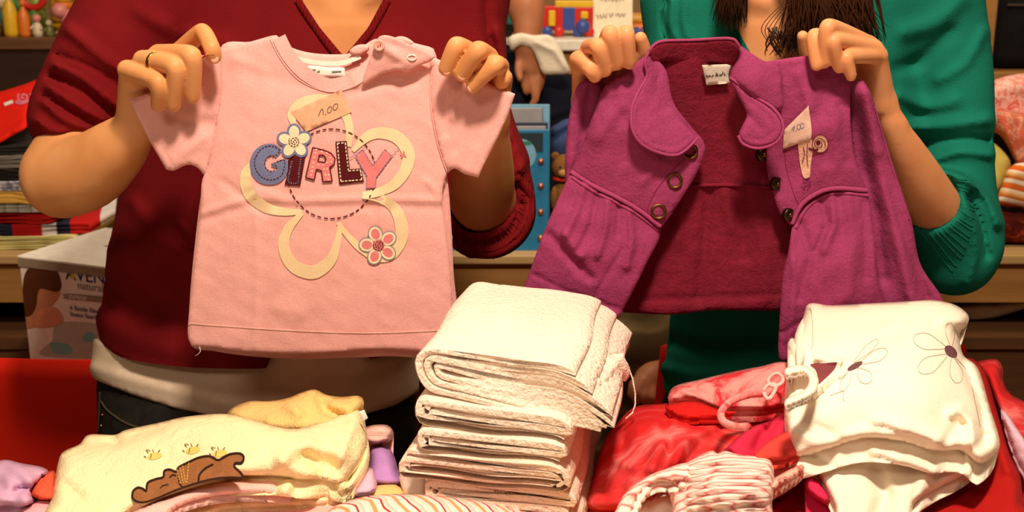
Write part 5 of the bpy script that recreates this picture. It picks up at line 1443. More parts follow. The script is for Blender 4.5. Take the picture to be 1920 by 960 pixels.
# frayed hanging corner and thread of the top cloth
m = MB()
for k in range(5):
    x0 = 1108 + 13 * k; Yk = 0.995 + 0.017 * k
    pts = [PY(x0 + 5 * math.sin(j * 1.1 + k) + j * 1.5, 712 - 12 * k + j * 10, Yk + 0.003 * math.sin(j + k)) for j in range(6)]
    m.tube(pts, [0.007, 0.0075, 0.007, 0.0068, 0.0055, 0.003], 10)
m.build('frayed_corner', M_mus, ob)
MB().tube([PY(1160, 660, 1.10), PY(1176, 682, 1.09), PY(1186, 710, 1.085), PY(1191, 738, 1.08), PY(1191, 758, 1.078), PY(1186, 774, 1.074), PY(1172, 786, 1.07)], 0.0008, 6).build('loose_thread', M_mus, ob)

# ------------------------------------------------------------------ lower layers on the table
def base_fold(name, x0, x1, y0, y1, z, n, p, mat, label, cat='clothes', group='folded clothes at the bottom of the heaps', seed=1, th=None):
    L = x1 - x0; ln = [(a + L / 2, b) for a, b in spiral_line(L, n, p)]
    zmin = min(b for a, b in ln); th = th or p * 0.8
    ln = [(a, b - zmin + th / 2) for a, b in ln]
    ob = folded_cloth(name, [ln], th, (x0, y0, z), (1, 0, 0), (0, 1, 0), y1 - y0, mat, None, 0.002, seed, 8)
    return tag(ob, label, cat, group)
M_yel = fabric('yellow_velour', (250, 232, 184), 0.05, 14, 500, 0.8, soft=80)
M_yel2 = fabric('deep_yellow_velour', (236, 200, 128), 0.06, 14, 500, 0.8, soft=80)
M_bpink = fabric('baby_pink', (242, 190, 180), 0.05)
M_lil = fabric('lilac_cotton', (208, 164, 196), 0.06)
M_pur = fabric('violet_fleece', (186, 136, 200), 0.06)
M_coral = fabric('coral_cotton', (232, 92, 62), 0.06)
M_redc = fabric('red_cotton', (170, 24, 20), 0.10)
M_hot = fabric('raspberry_cotton', (206, 40, 72), 0.08)
M_off = fabric('cream_jersey', (250, 236, 216), 0.03, 18, 500, 0.6)
base_fold('folded_shirt', -0.46, -0.155, 0.80, 1.10, TZ, 3, 0.0130, M_bpink, 'pale pink folded shirt lying on the table under the yellow velour suit', seed=21)
base_fold('folded_blanket', -0.092, 0.14, 0.80, 1.10, TZ, 2, 0.0178, M_yel2, 'yellow folded blanket lying on the table under the muslin stack', seed=22)
base_fold('folded_trousers', 0.15, 0.33, 0.82, 1.12, TZ, 2, 0.0130, M_redc, 'dark red folded trousers lying on the table under the tie-dye dress', seed=23)
base_fold('folded_sweater', 0.21 + 0.13, 0.50, 0.80, 1.14, TZ, 2, 0.0105, M_redc, 'dark red folded sweater lying on the table under the cream top', seed=24)

# ------------------------------------------------------------------ yellow velour suit with bear
wy = addf(ripple(71, 0.004, 190, 6), ripple(72, 0.0012, 60, 5), creases([([(150, 835), (220, 828), (290, 800)], 12, -0.006), ([(120, 905), (150, 935)], 10, -0.003), ([(560, 850), (610, 880), (600, 905)], 16, -0.008), ([(530, 860), (580, 830), (640, 850)], 14, 0.006),
      ([(590, 790), (600, 830), (640, 900)], 10, -0.003), ([(500, 800), (560, 800), (640, 790)], 14, -0.004), ([(180, 818), (215, 826)], 9, -0.005), ([(640, 860), (660, 800)], 10, 0.004)]))
ysuit = empty('baby_suit', tuple(PZ(400, 860, 0.945)), 'pale yellow velour baby suit with a brown bear applique and small bees', 'baby clothes')
main, sy = lying('suit_front', [(85, 985), (98, 930), (108, 872), (118, 848), (150, 832), (166, 815), (215, 815), (236, 806), (300, 792), (350, 781), (420, 776), (470, 786), (520, 800), (560, 803), (605, 790), (640, 776), (668, 764), (681, 775), (686, 802), (689, 832), (675, 870), (652, 900), (636, 908), (600, 899), (560, 899), (520, 893), (470, 893), (430, 894), (390, 899), (350, 913), (300, 937), (250, 957), (200, 985)],
      [(100, 960, 0.962), (130, 850, 0.972), (300, 800, 0.990), (660, 775, 0.996), (400, 890, 0.984), (640, 900, 0.975), (250, 950, 0.966), (450, 830, 0.998), (560, 850, 0.998)], M_yel, ysuit, 0.030, 26, 6, wy)
lying('suit_hood', [(425, 778), (440, 762), (470, 752), (505, 752), (540, 746), (565, 736), (590, 730), (612, 740), (640, 744), (672, 742), (682, 752), (678, 770), (650, 792), (600, 808), (540, 815), (480, 805), (440, 792)],
      [(430, 770, 0.985), (590, 732, 1.004), (680, 755, 0.998), (540, 810, 0.982)], M_yel2, ysuit, 0.030, 24, 6, addf(ripple(73, 0.003, 70, 5), creases([([(600, 745), (610, 770), (640, 780)], 10, -0.007), ([(540, 752), (560, 775)], 12, 0.004)])))
lying('suit_leg', [(684, 810), (692, 835), (691, 868), (664, 912), (645, 922), (628, 918), (650, 900), (672, 868), (683, 835)], [(684, 812, 0.972), (690, 868, 0.966), (640, 915, 0.962), (680, 850, 0.970)], M_yel, ysuit, 0.018, 12, 5)
lying('suit_back', [(330, 985), (352, 950), (400, 931), (480, 928), (560, 920), (640, 908), (660, 916), (640, 938), (560, 948), (480, 952), (410, 958), (380, 985)], [(340, 975, 0.948), (480, 940, 0.952), (650, 915, 0.952), (400, 940, 0.952)], M_yel, ysuit, 0.012, 14, 6, ripple(75, 0.002, 60, 5))
hung('care_tag', [(673, 772, 'c'), (683, 768, 'c'), (690, 784, 'c'), (680, 792, 'c')], 1.075, fabric('label_white', (246, 240, 230)), ysuit, 0.001, 2, 4)
M_bear = fabric('bear_brown', (150, 96, 58), 0.10, 60, 500, 0.6)
M_thr = fabric('dark_thread', (50, 28, 22), 0.1)
bear_o = [(250, 936), (249, 922), (258, 914), (268, 916), (274, 920), (277, 905), (292, 898), (306, 894), (308, 883), (318, 880), (330, 884), (335, 876), (352, 867), (372, 858), (392, 855), (408, 862), (418, 858), (432, 851), (450, 850), (457, 857), (453, 867), (441, 868), (440, 875), (449, 884), (455, 895), (430, 895), (400, 898), (368, 906), (330, 919), (295, 934), (268, 942)]
bear = decal('bear_applique', [bear_o], lambda x, y: sy(x, y), 0.0014, M_bear, ysuit, 6, 'brown bear applique outlined in dark thread')
strokes('outline_stitch', [(bear_o, 4.0, True), ([(372, 905), (374, 890), (385, 878), (400, 870)], 3.5), ([(318, 895), (324, 890), (330, 892)], 2.4), ([(334, 886), (336, 905), (342, 912)], 2.6), ([(300, 915), (306, 910), (316, 908)], 1.6)], sy, 0.0024, M_thr, bear)
strokes('scarf_stitch', [([(332, 880), (338, 906)], 1.4), ([(337, 876), (344, 906)], 1.4), ([(342, 873), (348, 905)], 1.4), ([(354, 868), (350, 905)], 1.4)], sy, 0.0028, fabric('gold_thread', (226, 178, 84)), bear, None, (4, 1.5), 1.2)
for bx, by in ((290, 855), (362, 844), (412, 850)):
    b_ = decal('bee_embroidery', [ell(bx, by, 14, 6.5, -0.2, 14)], sy, 0.0012, fabric('bee_yellow', (240, 200, 110)), ysuit, 5)
    strokes('bee_stitch', [([(bx - 16, by + 2), (bx - 20, by)], 1.6), ([(bx - 12, by - 6), (bx - 16, by - 12), (bx - 8, by - 10)], 1.3), ([(bx - 2, by - 7), (bx - 4, by - 13)], 1.3), ([(bx + 6, by - 7), (bx + 10, by - 12)], 1.3), ([(bx - 6, by - 5), (bx - 8, by + 5)], 1.6)], sy, 0.0020, fabric('olive_thread', (110, 84, 50)), b_)

def heap(name, outline, Z, mat, label, cat='baby clothes', t=0.02, r=16, wr=None, sp=6, group=None):
    o, sfc = lying(name, outline, Z, mat, None, t, r, sp, wr)
    tag(o, label, cat, group)
    return o, sfc
heap('pink_pyjamas', [(215, 985), (270, 948), (330, 924), (400, 905), (470, 897), (538, 893), (549, 900), (549, 918), (540, 928), (470, 927), (400, 931), (335, 950), (290, 985)], [(240, 975, 0.962), (400, 915, 0.972), (545, 908, 0.970), (470, 912, 0.972)], M_bpink, 'pale pink rolled sleeve sticking out under the bear of the yellow suit', 'baby clothes', 0.013, 13, addf(ripple(81, 0.001, 60), creases([([(522, 895), (524, 926)], 3, -0.002)])))
heap('pink_bodysuit', [(360, 990), (400, 958), (480, 952), (560, 948), (600, 935), (640, 922), (690, 930), (660, 950), (620, 975), (600, 1000), (400, 1010)], [(380, 985, 0.940), (500, 960, 0.942), (690, 930, 0.942), (620, 990, 0.940)], fabric('rose_pink', (240, 178, 172), 0.05), 'rose pink bodysuit beside the striped pyjama top', 'baby clothes', 0.012, 14, ripple(83, 0.002, 50))
M_pstr = wave_stripes('candy_stripe', [(0.0, (246, 214, 204)), (0.14, (246, 214, 204)), (0.17, (236, 150, 96)), (0.30, (238, 160, 108)), (0.34, (250, 226, 214)), (0.55, (248, 220, 210)), (0.58, (176, 48, 54)), (0.64, (176, 48, 54)), (0.67, (250, 224, 214)), (0.84, (244, 190, 176)), (0.9, (250, 226, 214))], 46, (0.92, 0.38, 0), 0.02)
heap('striped_pyjamas', [(600, 1010), (605, 975), (630, 948), (690, 930), (760, 926), (830, 929), (900, 938), (960, 950), (1010, 968), (1030, 1010)], [(610, 980, 0.958), (760, 930, 0.980), (1010, 975, 0.962), (800, 1000, 0.974)], M_pstr, 'white pyjama top with orange and red stripes in front of the muslin stack', 'baby clothes', 0.036, 24, ripple(85, 0.002, 70))
heap('lilac_shirt', [(-40, 880), (-10, 866), (12, 862), (38, 868), (80, 876), (91, 886), (76, 902), (60, 922), (66, 940), (45, 952), (15, 948), (-40, 950)], [(-30, 900, 0.955), (40, 870, 0.965), (80, 890, 0.962), (40, 945, 0.955)], M_lil, 'crumpled lilac top at the end of the table by the red chair', 'baby clothes', 0.035, 18, addf(ripple(87, 0.006, 45, 6), creases([([(30, 920), (50, 915)], 6, -0.006)])))
heap('coral_shirt', [(56, 924), (72, 895), (100, 882), (106, 905), (102, 938), (70, 938)], [(60, 930, 0.955), (100, 885, 0.958), (100, 935, 0.955)], M_coral, 'coral orange top squeezed between lilac top and yellow suit', 'baby clothes', 0.035, 12, ripple(88, 0.003, 40))
heap('mauve_sock', [(10, 990), (30, 962), (62, 940), (100, 932), (98, 960), (90, 990)], [(20, 985, 0.942), (95, 940, 0.946), (90, 985, 0.942)], fabric('mauve_pink', (230, 172, 178), 0.05), 'mauve pink sock lying below the coral top', 'sock', 0.02, 14, ripple(89, 0.002, 40))
heap('crimson_bib', [(-40, 948), (0, 942), (22, 954), (30, 968), (20, 995), (-40, 995)], [(-30, 950, 0.926), (20, 960, 0.926), (0, 990, 0.924)], fabric('crimson_cotton', (196, 42, 60), 0.08), 'crimson bib lying below the crumpled lilac top', 'bib', 0.044, 12, ripple(90, 0.002, 40))
heap('violet_hat', [(692, 842), (706, 834), (724, 836), (738, 852), (748, 885), (756, 910), (715, 914), (688, 905), (690, 870)], [(700, 840, 0.948), (740, 860, 0.945), (750, 905, 0.938), (695, 900, 0.938)], M_pur, 'violet fleece hat between yellow suit and muslin stack', 'hat', 0.056, 18, ripple(91, 0.003, 50))
heap('pink_bootee', [(678, 806), (698, 797), (726, 797), (738, 810), (735, 824), (718, 834), (696, 836), (680, 828)], [(690, 815, 0.956), (735, 812, 0.958), (700, 834, 0.950)], M_bpink, 'pale pink bootee behind the violet hat', 'bootee', 0.070, 12, creases([([(690, 816), (735, 816)], 4, -0.004)]))
heap('lilac_legging', [(660, 930), (676, 902), (694, 876), (702, 888), (707, 908), (700, 925)], [(670, 925, 0.952), (698, 885, 0.956), (703, 915, 0.952)], fabric('lilac_pale', (222, 180, 206), 0.05), 'pale lilac legging under the leg of the yellow suit', 'legging', 0.020, 10)
heap('mustard_cap', [(672, 934), (690, 914), (702, 908), (742, 906), (764, 924), (766, 944), (700, 945)], [(690, 930, 0.940), (740, 908, 0.945), (765, 940, 0.938)], M_yel2, 'mustard yellow cap lying behind the striped pyjama top', 'cap', 0.055, 14, ripple(93, 0.002, 30))
M_rosep = tiedye('rose_dots', [(0.0, (244, 222, 210)), (0.60, (244, 222, 210)), (0.66, (206, 84, 90)), (1, (206, 84, 90))], 70, 0.0)
heap('dotted_bib', [(748, 896), (762, 882), (778, 880), (794, 892), (800, 910), (796, 945), (768, 940)], [(755, 892, 0.946), (790, 890, 0.948), (790, 940, 0.936)], M_rosep, 'white bib with small rose dots leaning on the muslin stack', 'bib', 0.012, 8)

# ------------------------------------------------------------------ red tie-dye dress
M_td = tiedye('tie_dye_red', [(0.0, (190, 24, 26)), (0.46, (202, 34, 36)), (0.56, (210, 62, 64)), (0.66, (228, 124, 120)), (0.74, (212, 66, 70)), (1, (196, 32, 36))], 8, 0.8, (1.0, 2.2, 1.5))
M_tdp = tiedye('tie_dye_pale', [(0.0, (206, 34, 44)), (0.42, (214, 50, 58)), (0.50, (238, 150, 146)), (1, (240, 170, 164))], 9, 0.8, (1.4, 1.0, 1.0))
D = empty('tie_dye_dress', tuple(PZ(1290, 880, 0.93)), 'red and pink tie-dye dress heaped beside the muslin stack', 'dress')
wd_ = addf(ripple(101, 0.0025, 110, 6), ripple(102, 0.0018, 36, 6), creases([([(1240, 775), (1260, 840), (1250, 900)], 10, -0.006), ([(1180, 800), (1240, 790)], 12, 0.005), ([(1260, 870), (1290, 820), (1340, 800)], 9, 0.006), ([(1270, 890), (1310, 840)], 8, -0.005), ([(1150, 860), (1200, 880), (1180, 930)], 12, 0.004),
       ([(1300, 790), (1350, 780), (1400, 782)], 5, -0.004), ([(1130, 920), (1150, 870), (1170, 830)], 12, -0.005), ([(1220, 880), (1240, 830)], 12, 0.006)]))
_, sd = lying('skirt', [(1098, 950), (1112, 890), (1130, 832), (1155, 796), (1190, 763), (1240, 757), (1300, 750), (1380, 742), (1440, 722), (1490, 712), (1505, 850), (1450, 900), (1350, 905), (1250, 920), (1185, 955), (1150, 958)],
      [(1110, 940, 0.952), (1130, 835, 0.970), (1200, 768, 0.985), (1300, 752, 0.990), (1480, 715, 1.000), (1480, 860, 0.990), (1380, 895, 0.974), (1250, 910, 0.978), (1250, 830, 1.000), (1160, 945, 0.958)], M_td, D, 0.030, 22, 6, wd_)
lying('collar', [(1255, 752), (1257, 732), (1272, 721), (1310, 712), (1360, 700), (1420, 688), (1478, 682), (1490, 750), (1430, 768), (1350, 768), (1300, 752)],
      [(1258, 745, 1.000), (1310, 714, 1.010), (1470, 686, 1.030), (1470, 755, 1.020), (1330, 762, 1.004)], M_tdp, D, 0.018, 12, 6, creases([([(1270, 728), (1310, 745), (1350, 764)], 6, 0.004), ([(1310, 712), (1340, 740)], 14, 0.004)]))
lying('yoke', [(1248, 760), (1300, 752), (1350, 768), (1380, 772), (1350, 782), (1290, 785), (1262, 776)], [(1250, 765, 1.005), (1370, 774, 1.010), (1280, 782, 1.004), (1310, 755, 1.008)], fabric('bright_red_cotton', (206, 30, 26), 0.08), D, 0.010, 8, 5)
pts = [(1438, 738), (1405, 740), (1372, 752), (1353, 772), (1356, 790), (1380, 800), (1402, 800)]
p = spline(pts, 4, False)
MB().tube(PZ(p[:, 0], p[:, 1], 1.045 - 0.012 * np.sin(np.linspace(0, 3.1, len(p)))), 0.0036, 10).build('strap_loop', M_tdp, D)
for q in ([(1450, 702), (1440, 715), (1452, 725), (1468, 715), (1462, 702)], [(1432, 735), (1440, 722), (1455, 722), (1450, 738), (1440, 748)]):
    p = spline(q, 4, True); MB().tube(PZ(p[:, 0], p[:, 1], 1.045), 0.0018, 8, True).build('tie_loop', fabric('pale_cord', (240, 186, 176)), D)
heap('raspberry_scarf', [(1345, 862), (1370, 832), (1402, 805), (1440, 790), (1480, 778), (1495, 830), (1450, 852), (1390, 868)], [(1350, 858, 1.006), (1410, 805, 1.016), (1480, 785, 1.011), (1470, 845, 0.999)], M_hot, 'raspberry pink scarf lying between tie-dye dress and cream top', 'scarf', 0.014, 12, creases([([(1440, 795), (1420, 840)], 10, -0.006), ([(1470, 790), (1455, 830)], 8, 0.004)]))
heap('salmon_legging', [(1412, 862), (1425, 840), (1450, 822), (1482, 806), (1502, 815), (1500, 850), (1450, 866)], [(1415, 860, 1.014), (1480, 812, 1.021), (1490, 850, 1.011)], fabric('salmon_red', (218, 66, 58), 0.06), 'salmon red legging tucked under the cream top', 'legging', 0.012, 10, ripple(105, 0.002, 30))
M_ruf = wave_stripes('ruffle_stripe', [(0.0, (250, 218, 206)), (0.55, (250, 222, 210)), (0.72, (232, 150, 144)), (0.80, (204, 86, 88)), (0.9, (240, 190, 178))], 95, (0.10, 1.0, 0.5), 0.014)
R2 = empty('ruffled_blouse', tuple(PZ(1300, 940, 0.93)), 'pale pink ruffled blouse with thin red stripes in front of the tie-dye dress', 'blouse')
wru = addf(ripple(107, 0.0025, 60, 5), creases([([(1290, 870 + 14 * k), (1360, 866 + 13 * k), (1445, 872 + 11 * k)], 4, 0.004) for k in range(7)]))
lying('ruffled_bodice', [(1250, 900), (1275, 875), (1330, 846), (1345, 850), (1360, 845), (1385, 852), (1442, 862), (1452, 900), (1448, 940), (1430, 985), (1260, 1000), (1262, 950)],
      [(1260, 900, 0.990), (1335, 850, 1.012), (1440, 866, 1.016), (1440, 960, 0.985), (1270, 980, 0.972), (1350, 920, 1.004)], M_ruf, R2, 0.013, 14, 5, wru)
lying('sleeve', [(1146, 985), (1160, 945), (1175, 922), (1205, 898), (1240, 882), (1290, 868), (1300, 895), (1265, 905), (1235, 905), (1205, 925), (1190, 955), (1185, 990)],
      [(1155, 975, 0.968), (1180, 922, 0.984), (1280, 875, 1.004), (1200, 950, 0.972), (1270, 900, 1.0)], M_ruf, R2, 0.014, 10, 5, ripple(109, 0.002, 30))
m = MB(); p = spline([(1188, 985), (1192, 955), (1208, 925), (1235, 902), (1262, 898), (1280, 912)], 5, False)
m.tube(PZ(p[:, 0], p[:, 1], 0.994 - 0.02 * np.linspace(1, 0, len(p))), [0.0032 + 0.0014 * math.sin(i * 1.9) for i in range(len(p))], 8); m.build('gathered_elastic', M_rosep, R2)
lying('lining', [(1195, 990), (1205, 940), (1235, 912), (1262, 908), (1275, 930), (1270, 990)], [(1200, 980, 0.955), (1240, 915, 0.965), (1270, 980, 0.955)], M_off, R2, 0.010, 8, 6, ripple(111, 0.003, 40))

# ------------------------------------------------------------------ cream top on the right heap
M_crt = M_off
C = empty('cream_shirt', tuple(PZ(1650, 860, 0.97)), 'cream baby top with two line-drawn flowers folded on the red sweater', 'baby clothes')
wc = addf(ripple(121, 0.0025, 170, 5), creases([([(1478, 800), (1540, 835), (1620, 815), (1690, 812)], 14, 0.003), ([(1530, 800), (1600, 838)], 10, -0.0025), ([(1645, 790), (1700, 805), (1760, 825)], 11, 0.004), ([(1655, 800), (1740, 830)], 8, -0.003),
       ([(1520, 690), (1560, 672), (1640, 640), (1680, 625)], 14, -0.003), ([(1530, 672), (1575, 678)], 6, 0.004), ([(1480, 745), (1530, 735), (1580, 700)], 6, 0.003), ([(1475, 770), (1530, 750), (1570, 710)], 6, -0.003),
       ([(1795, 625), (1808, 680), (1840, 760), (1850, 830)], 8, -0.006), ([(1770, 600), (1800, 600), (1812, 612)], 10, 0.004), ([(1785, 775), (1800, 770), (1820, 790), (1825, 840)], 9, 0.006), ([(1772, 830), (1790, 806), (1803, 796)], 9, -0.003), ([(1812, 850), (1840, 830), (1852, 818)], 9, -0.005)]))
ctop, sct = lying('folded_front', [(1518, 567), (1560, 572), (1640, 568), (1700, 565), (1750, 563), (1792, 572), (1816, 592), (1812, 612), (1800, 625), (1806, 665), (1834, 691), (1856, 764), (1873, 819), (1871, 845), (1843, 868), (1822, 862), (1800, 845), (1766, 846), (1740, 844), (1689, 830), (1621, 826), (1557, 843), (1497, 859), (1477, 842), (1471, 790), (1471, 742), (1476, 690), (1477, 642), (1490, 634), (1506, 594)],
      [(1520, 572, 1.078), (1790, 575, 1.080), (1650, 570, 1.082), (1478, 650, 1.068), (1475, 830, 1.018), (1620, 820, 1.022), (1850, 850, 1.008), (1860, 780, 1.018), (1810, 660, 1.055), (1650, 700, 1.066), (1740, 760, 1.046), (1550, 760, 1.044)], M_crt, C, 0.03, 20, 6, wc)
lying('folded_back', [(1490, 850), (1515, 872), (1540, 905), (1560, 945), (1580, 1000), (1690, 1000), (1720, 945), (1760, 915), (1800, 895), (1832, 872), (1836, 850), (1790, 815), (1700, 805), (1600, 800), (1520, 815)],
      [(1500, 850, 0.995), (1560, 945, 0.968), (1620, 990, 0.956), (1720, 950, 0.965), (1830, 865, 0.990), (1650, 860, 0.992)], M_crt, C, 0.02, 14, 6, addf(ripple(123, 0.003, 120, 5), creases([([(1640, 880), (1660, 930), (1640, 990)], 16, -0.006), ([(1740, 870), (1720, 930)], 14, 0.005)])))
for k, q in enumerate(([(1478, 645), (1490, 637), (1492, 690), (1478, 720)], [(1490, 632), (1508, 598), (1512, 660), (1495, 690)])):
    lying('folded_layer', q, 1.062 + 0.008 * k, M_crt, C, 0.01, 8, 5)
lying('strap', [(1474, 690), (1500, 684), (1522, 692), (1535, 712), (1529, 735), (1506, 750), (1474, 762), (1474, 748), (1498, 738), (1513, 725), (1516, 709), (1504, 699), (1474, 704)], 1.071, M_crt, C, 0.007, 6, 4)
decal('neck_opening_shade', [[(1519, 683), (1545, 681), (1574, 680), (1562, 695), (1542, 715), (1534, 722), (1533, 705), (1528, 692)]], sct, 0.0012, fabric('plum_shadow_cloth', (126, 62, 66), 0.1), C, 5)  # flat dark patch, painted as the shade inside the neck opening
cord('neck_binding', [(1576, 676), (1568, 695), (1550, 714), (1530, 730), (1505, 742), (1480, 760)], sct, 0.0022, M_crt, C, 0.001)
strokes('seam', [([(1518, 570), (1522, 590), (1524, 640), (1521, 655)], 1.2)], sct, 0.0008, fabric('beige_thread', (206, 176, 140)), C)
M_line = fabric('grey_brown_line', (188, 162, 142), 0.05)
decal('flower_centre', [ell(1603, 686, 16, 5, -0.5, 16)], sct, 0.0010, fabric('plum_print', (110, 70, 76)), C, 4)
decal('flower_centre', [ell(1783, 659, 14, 9, 0.75, 16)], sct, 0.0010, fabric('plum_print', (110, 70, 76)), C, 4)
def petal(cx, cy, ang, L, W):
    return [(cx + math.cos(ang) * L * t_ - math.sin(ang) * W * s_, cy + math.sin(ang) * L * t_ + math.cos(ang) * W * s_) for t_, s_ in ((0, 0), (0.3, 0.6), (0.65, 1), (0.95, 0.6), (1.02, 0), (0.95, -0.6), (0.65, -1), (0.3, -0.6))]
strokes('flower_lines', [(petal(1612, 682, -0.45, 56, 11), 1.1, True), (petal(1608, 690, 0.85, 34, 13), 1.1, True), (petal(1598, 688, 2.0, 48, 8), 1.0, True), (petal(1600, 680, -0.75, 62, 7), 0.9, True)], sct, 0.0007, M_line, C)
strokes('flower_lines', [(petal(1774, 652, 3.45, 62, 15), 1.1, True), (petal(1776, 665, 2.62, 60, 15), 1.1, True), (petal(1784, 650, -1.65, 44, 9), 1.0, True), (petal(1786, 668, 1.35, 50, 12), 1.0, True), ([(1790, 668), (1815, 700), (1830, 760), (1838, 800)], 1.0)], sct, 0.0007, M_line, C)
strokes('stitch_mark', [([(1555, 742), (1566, 738), (1582, 734), (1580, 746), (1584, 752)], 1.0)], sct, 0.0007, M_line, C)
wdr = addf(ripple(131, 0.004, 120, 5), creases([([(1850, 720), (1870, 800), (1890, 880)], 12, 0.005)]))
heap('red_sweater', [(1452, 1000), (1458, 930), (1480, 880), (1560, 800), (1700, 700), (1800, 672), (1832, 678), (1850, 705), (1872, 780), (1893, 850), (1912, 890), (1916, 940), (1910, 1000)],
     [(1460, 950, 0.950), (1500, 870, 0.958), (1820, 690, 1.000), (1860, 780, 0.985), (1910, 920, 0.965), (1700, 980, 0.938), (1600, 960, 0.938), (1700, 800, 0.962)], M_redc, 'dark red sweater heaped under the cream top', 'sweater', 0.03, 24, wdr)
heap('striped_headband', [(1440, 905), (1470, 885), (1500, 866), (1512, 874), (1495, 892), (1460, 912), (1446, 925)], 1.0, tiedye('pink_bands', [(0, (240, 180, 160)), (0.5, (240, 180, 160)), (0.55, (214, 80, 80)), (0.62, (240, 180, 160))], 30, 0), 'pink banded headband lying against the cream top', 'headband', 0.014, 9)
heap('fuchsia_mitten', [(1508, 905), (1520, 892), (1540, 905), (1556, 930), (1555, 948), (1535, 940), (1515, 925)], [(1510, 905, 0.982), (1550, 940, 0.972), (1540, 905, 0.982)], fabric('fuchsia_cotton', (216, 44, 88), 0.06), 'fuchsia mitten peeping out under the cream top', 'mitten', 0.032, 10)
heap('tie_dye_shirt', [(1822, 684), (1848, 674), (1870, 674), (1880, 690), (1882, 715), (1895, 738), (1925, 755), (1960, 770), (1960, 880), (1920, 870), (1895, 830), (1868, 770), (1845, 715)],
     [(1830, 685, 0.985), (1870, 680, 0.988), (1950, 780, 0.960), (1950, 870, 0.950), (1870, 760, 0.975)], M_td, 'red and pink tie-dye top at the table end beside the cream top', 'top', 0.072, 18, ripple(133, 0.004, 60))
heap('lilac_striped_sock', [(1876, 770), (1890, 778), (1905, 800), (1925, 830), (1950, 870), (1950, 920), (1925, 895), (1900, 850)], [(1880, 775, 0.985), (1910, 820, 0.980), (1945, 900, 0.965)], fabric('pale_lilac', (218, 178, 196), 0.05), 'pale lilac sock lying over the tie-dye top', 'sock', 0.014, 10, ripple(135, 0.002, 30))

# ================================================================== background goods
def text_mesh(name, txt, M, size, mat, parent, shear=0.0, ext=0.0004):
    cu = bpy.data.curves.new(name, 'FONT'); cu.body = txt; cu.size = size; cu.extrude = ext; cu.shear = shear
    tmp = bpy.data.objects.new(name + '_tmp', cu); COL.objects.link(tmp)
    dg = bpy.context.evaluated_depsgraph_get()
    me = tmp.evaluated_get(dg).to_mesh()
    V = [M @ v.co for v in me.vertices]; Fc = [tuple(p.vertices) for p in me.polygons]
    tmp.evaluated_get(dg).to_mesh_clear(); bpy.data.objects.remove(tmp); bpy.data.curves.remove(cu)
    return link(name, V, Fc, mat, parent, False)
# ------------------------------------------------------------------ sterilizer carton on the red chair
ZB = 0.95
A = Vector(PZ(34, 479, ZB)); B = Vector(PZ(205, 500, ZB))
ux = (B - A).normalized(); uy = Vector((-ux.y, ux.x, 0)); uz = Vector((0, 0, 1))
BW, BD, BH = 0.36, 0.21, 0.448
MXB = Matrix((( ux.x, uy.x, 0, A.x), (ux.y, uy.y, 0, A.y), (ux.z, uy.z, 1, ZB - BH), (0, 0, 0, 1)))
K = empty('carton', tuple(A + ux * BW / 2 + uy * BD / 2 + uz * -BH), 'white printed baby bottle sterilizer carton on the red chair', 'box')
M_card_w = plain('white_carton', (236, 224, 212), 0.45)
MB().box((0, 0, 0), (BW, BD, BH - 0.003), MXB, 0.002).build('carton_body', M_card_w, K, False)
MB().box((-0.001, -0.002, BH - 0.004), (BW + 0.001, BD + 0.001, BH), MXB, 0.001).build('lid_flap', plain('carton_lid', (242, 234, 220), 0.35), K, False)
MB().box((-0.0005, -0.0022, BH - 0.018), (BW, -0.0004, BH - 0.005), MXB).build('grey_edge_print', plain('print_taupe', (150, 132, 108), 0.6), K, False)
MB().box((0.09, 0.10, BH - 0.0006), (0.17, 0.106, BH + 0.0006), MXB).build('lid_slot', plain('print_taupe', (150, 132, 108)), K, False)
kpx = SCL(560, 1.85)
def fpt(px, py):
    """front face coordinates of a pixel"""
    d = Vector(PY(px, py, 1.0)) - Vector((0, 0, CZ)); o0 = Vector((0, 0, CZ)); n = -uy
    t_ = (A - o0).dot(n) / d.dot(n); q = o0 + d * t_
    r = q - (A + uz * -BH)
    return max(r.dot(ux), 0.0015), r.dot(uz)
def face_poly(name, pts, mat, lift, parent=K, sp=None):
    c = [fpt(*p) for p in spline(pts, 5)]
    V = [MXB @ Vector((a, -lift, b)) for a, b in c]
    from mathutils.geometry import tessellate_polygon
    tri = tessellate_polygon([[Vector((a, b, 0)) for a, b in c]])
    n = len(V); V += [MXB @ Vector((a, -lift + 0.0003, b)) for a, b in c]
    Fc = [tuple(t_) for t_ in tri] + [tuple(i + n for i in t_[::-1]) for t_ in tri]
    Fc += [(i, (i + 1) % n, (i + 1) % n + n, i + n) for i in range(n)]
    return link(name, V, Fc, mat, parent, False)
P_hair = plain('print_brown_hair', (92, 48, 26), 0.5); P_skin = plain('print_skin', (206, 138, 100), 0.5); P_skin2 = plain('print_skin_light', (220, 150, 112), 0.5)
P_blue = plain('print_navy', (36, 44, 92), 0.5); P_teal = plain('print_teal', (120, 176, 176), 0.5); P_grey = plain('print_grey_green', (180, 178, 160), 0.5)
face_poly('mother_print', [(58, 545), (80, 535), (100, 545), (114, 548), (108, 562), (96, 575), (82, 590), (70, 612), (44, 613), (42, 575)], P_skin, 0.0006)
face_poly('mother_hair_print', [(46, 590), (43, 545), (48, 512), (62, 497), (80, 490), (98, 497), (111, 514), (116, 538), (108, 547), (92, 544), (77, 541), (71, 552), (69, 572), (60, 590)], P_hair, 0.0010)
face_poly('baby_print', [(68, 612), (70, 592), (78, 580), (92, 575), (108, 578), (118, 592), (118, 604), (98, 612), (80, 614)], P_skin2, 0.0014)
face_poly('product_print', [(86, 668), (90, 645), (98, 640), (102, 612), (110, 604), (150, 603), (200, 608), (260, 612), (262, 668)], P_grey, 0.0006)
face_poly('product_band_print', [(96, 642), (130, 646), (134, 662), (104, 662)], P_teal, 0.0012)
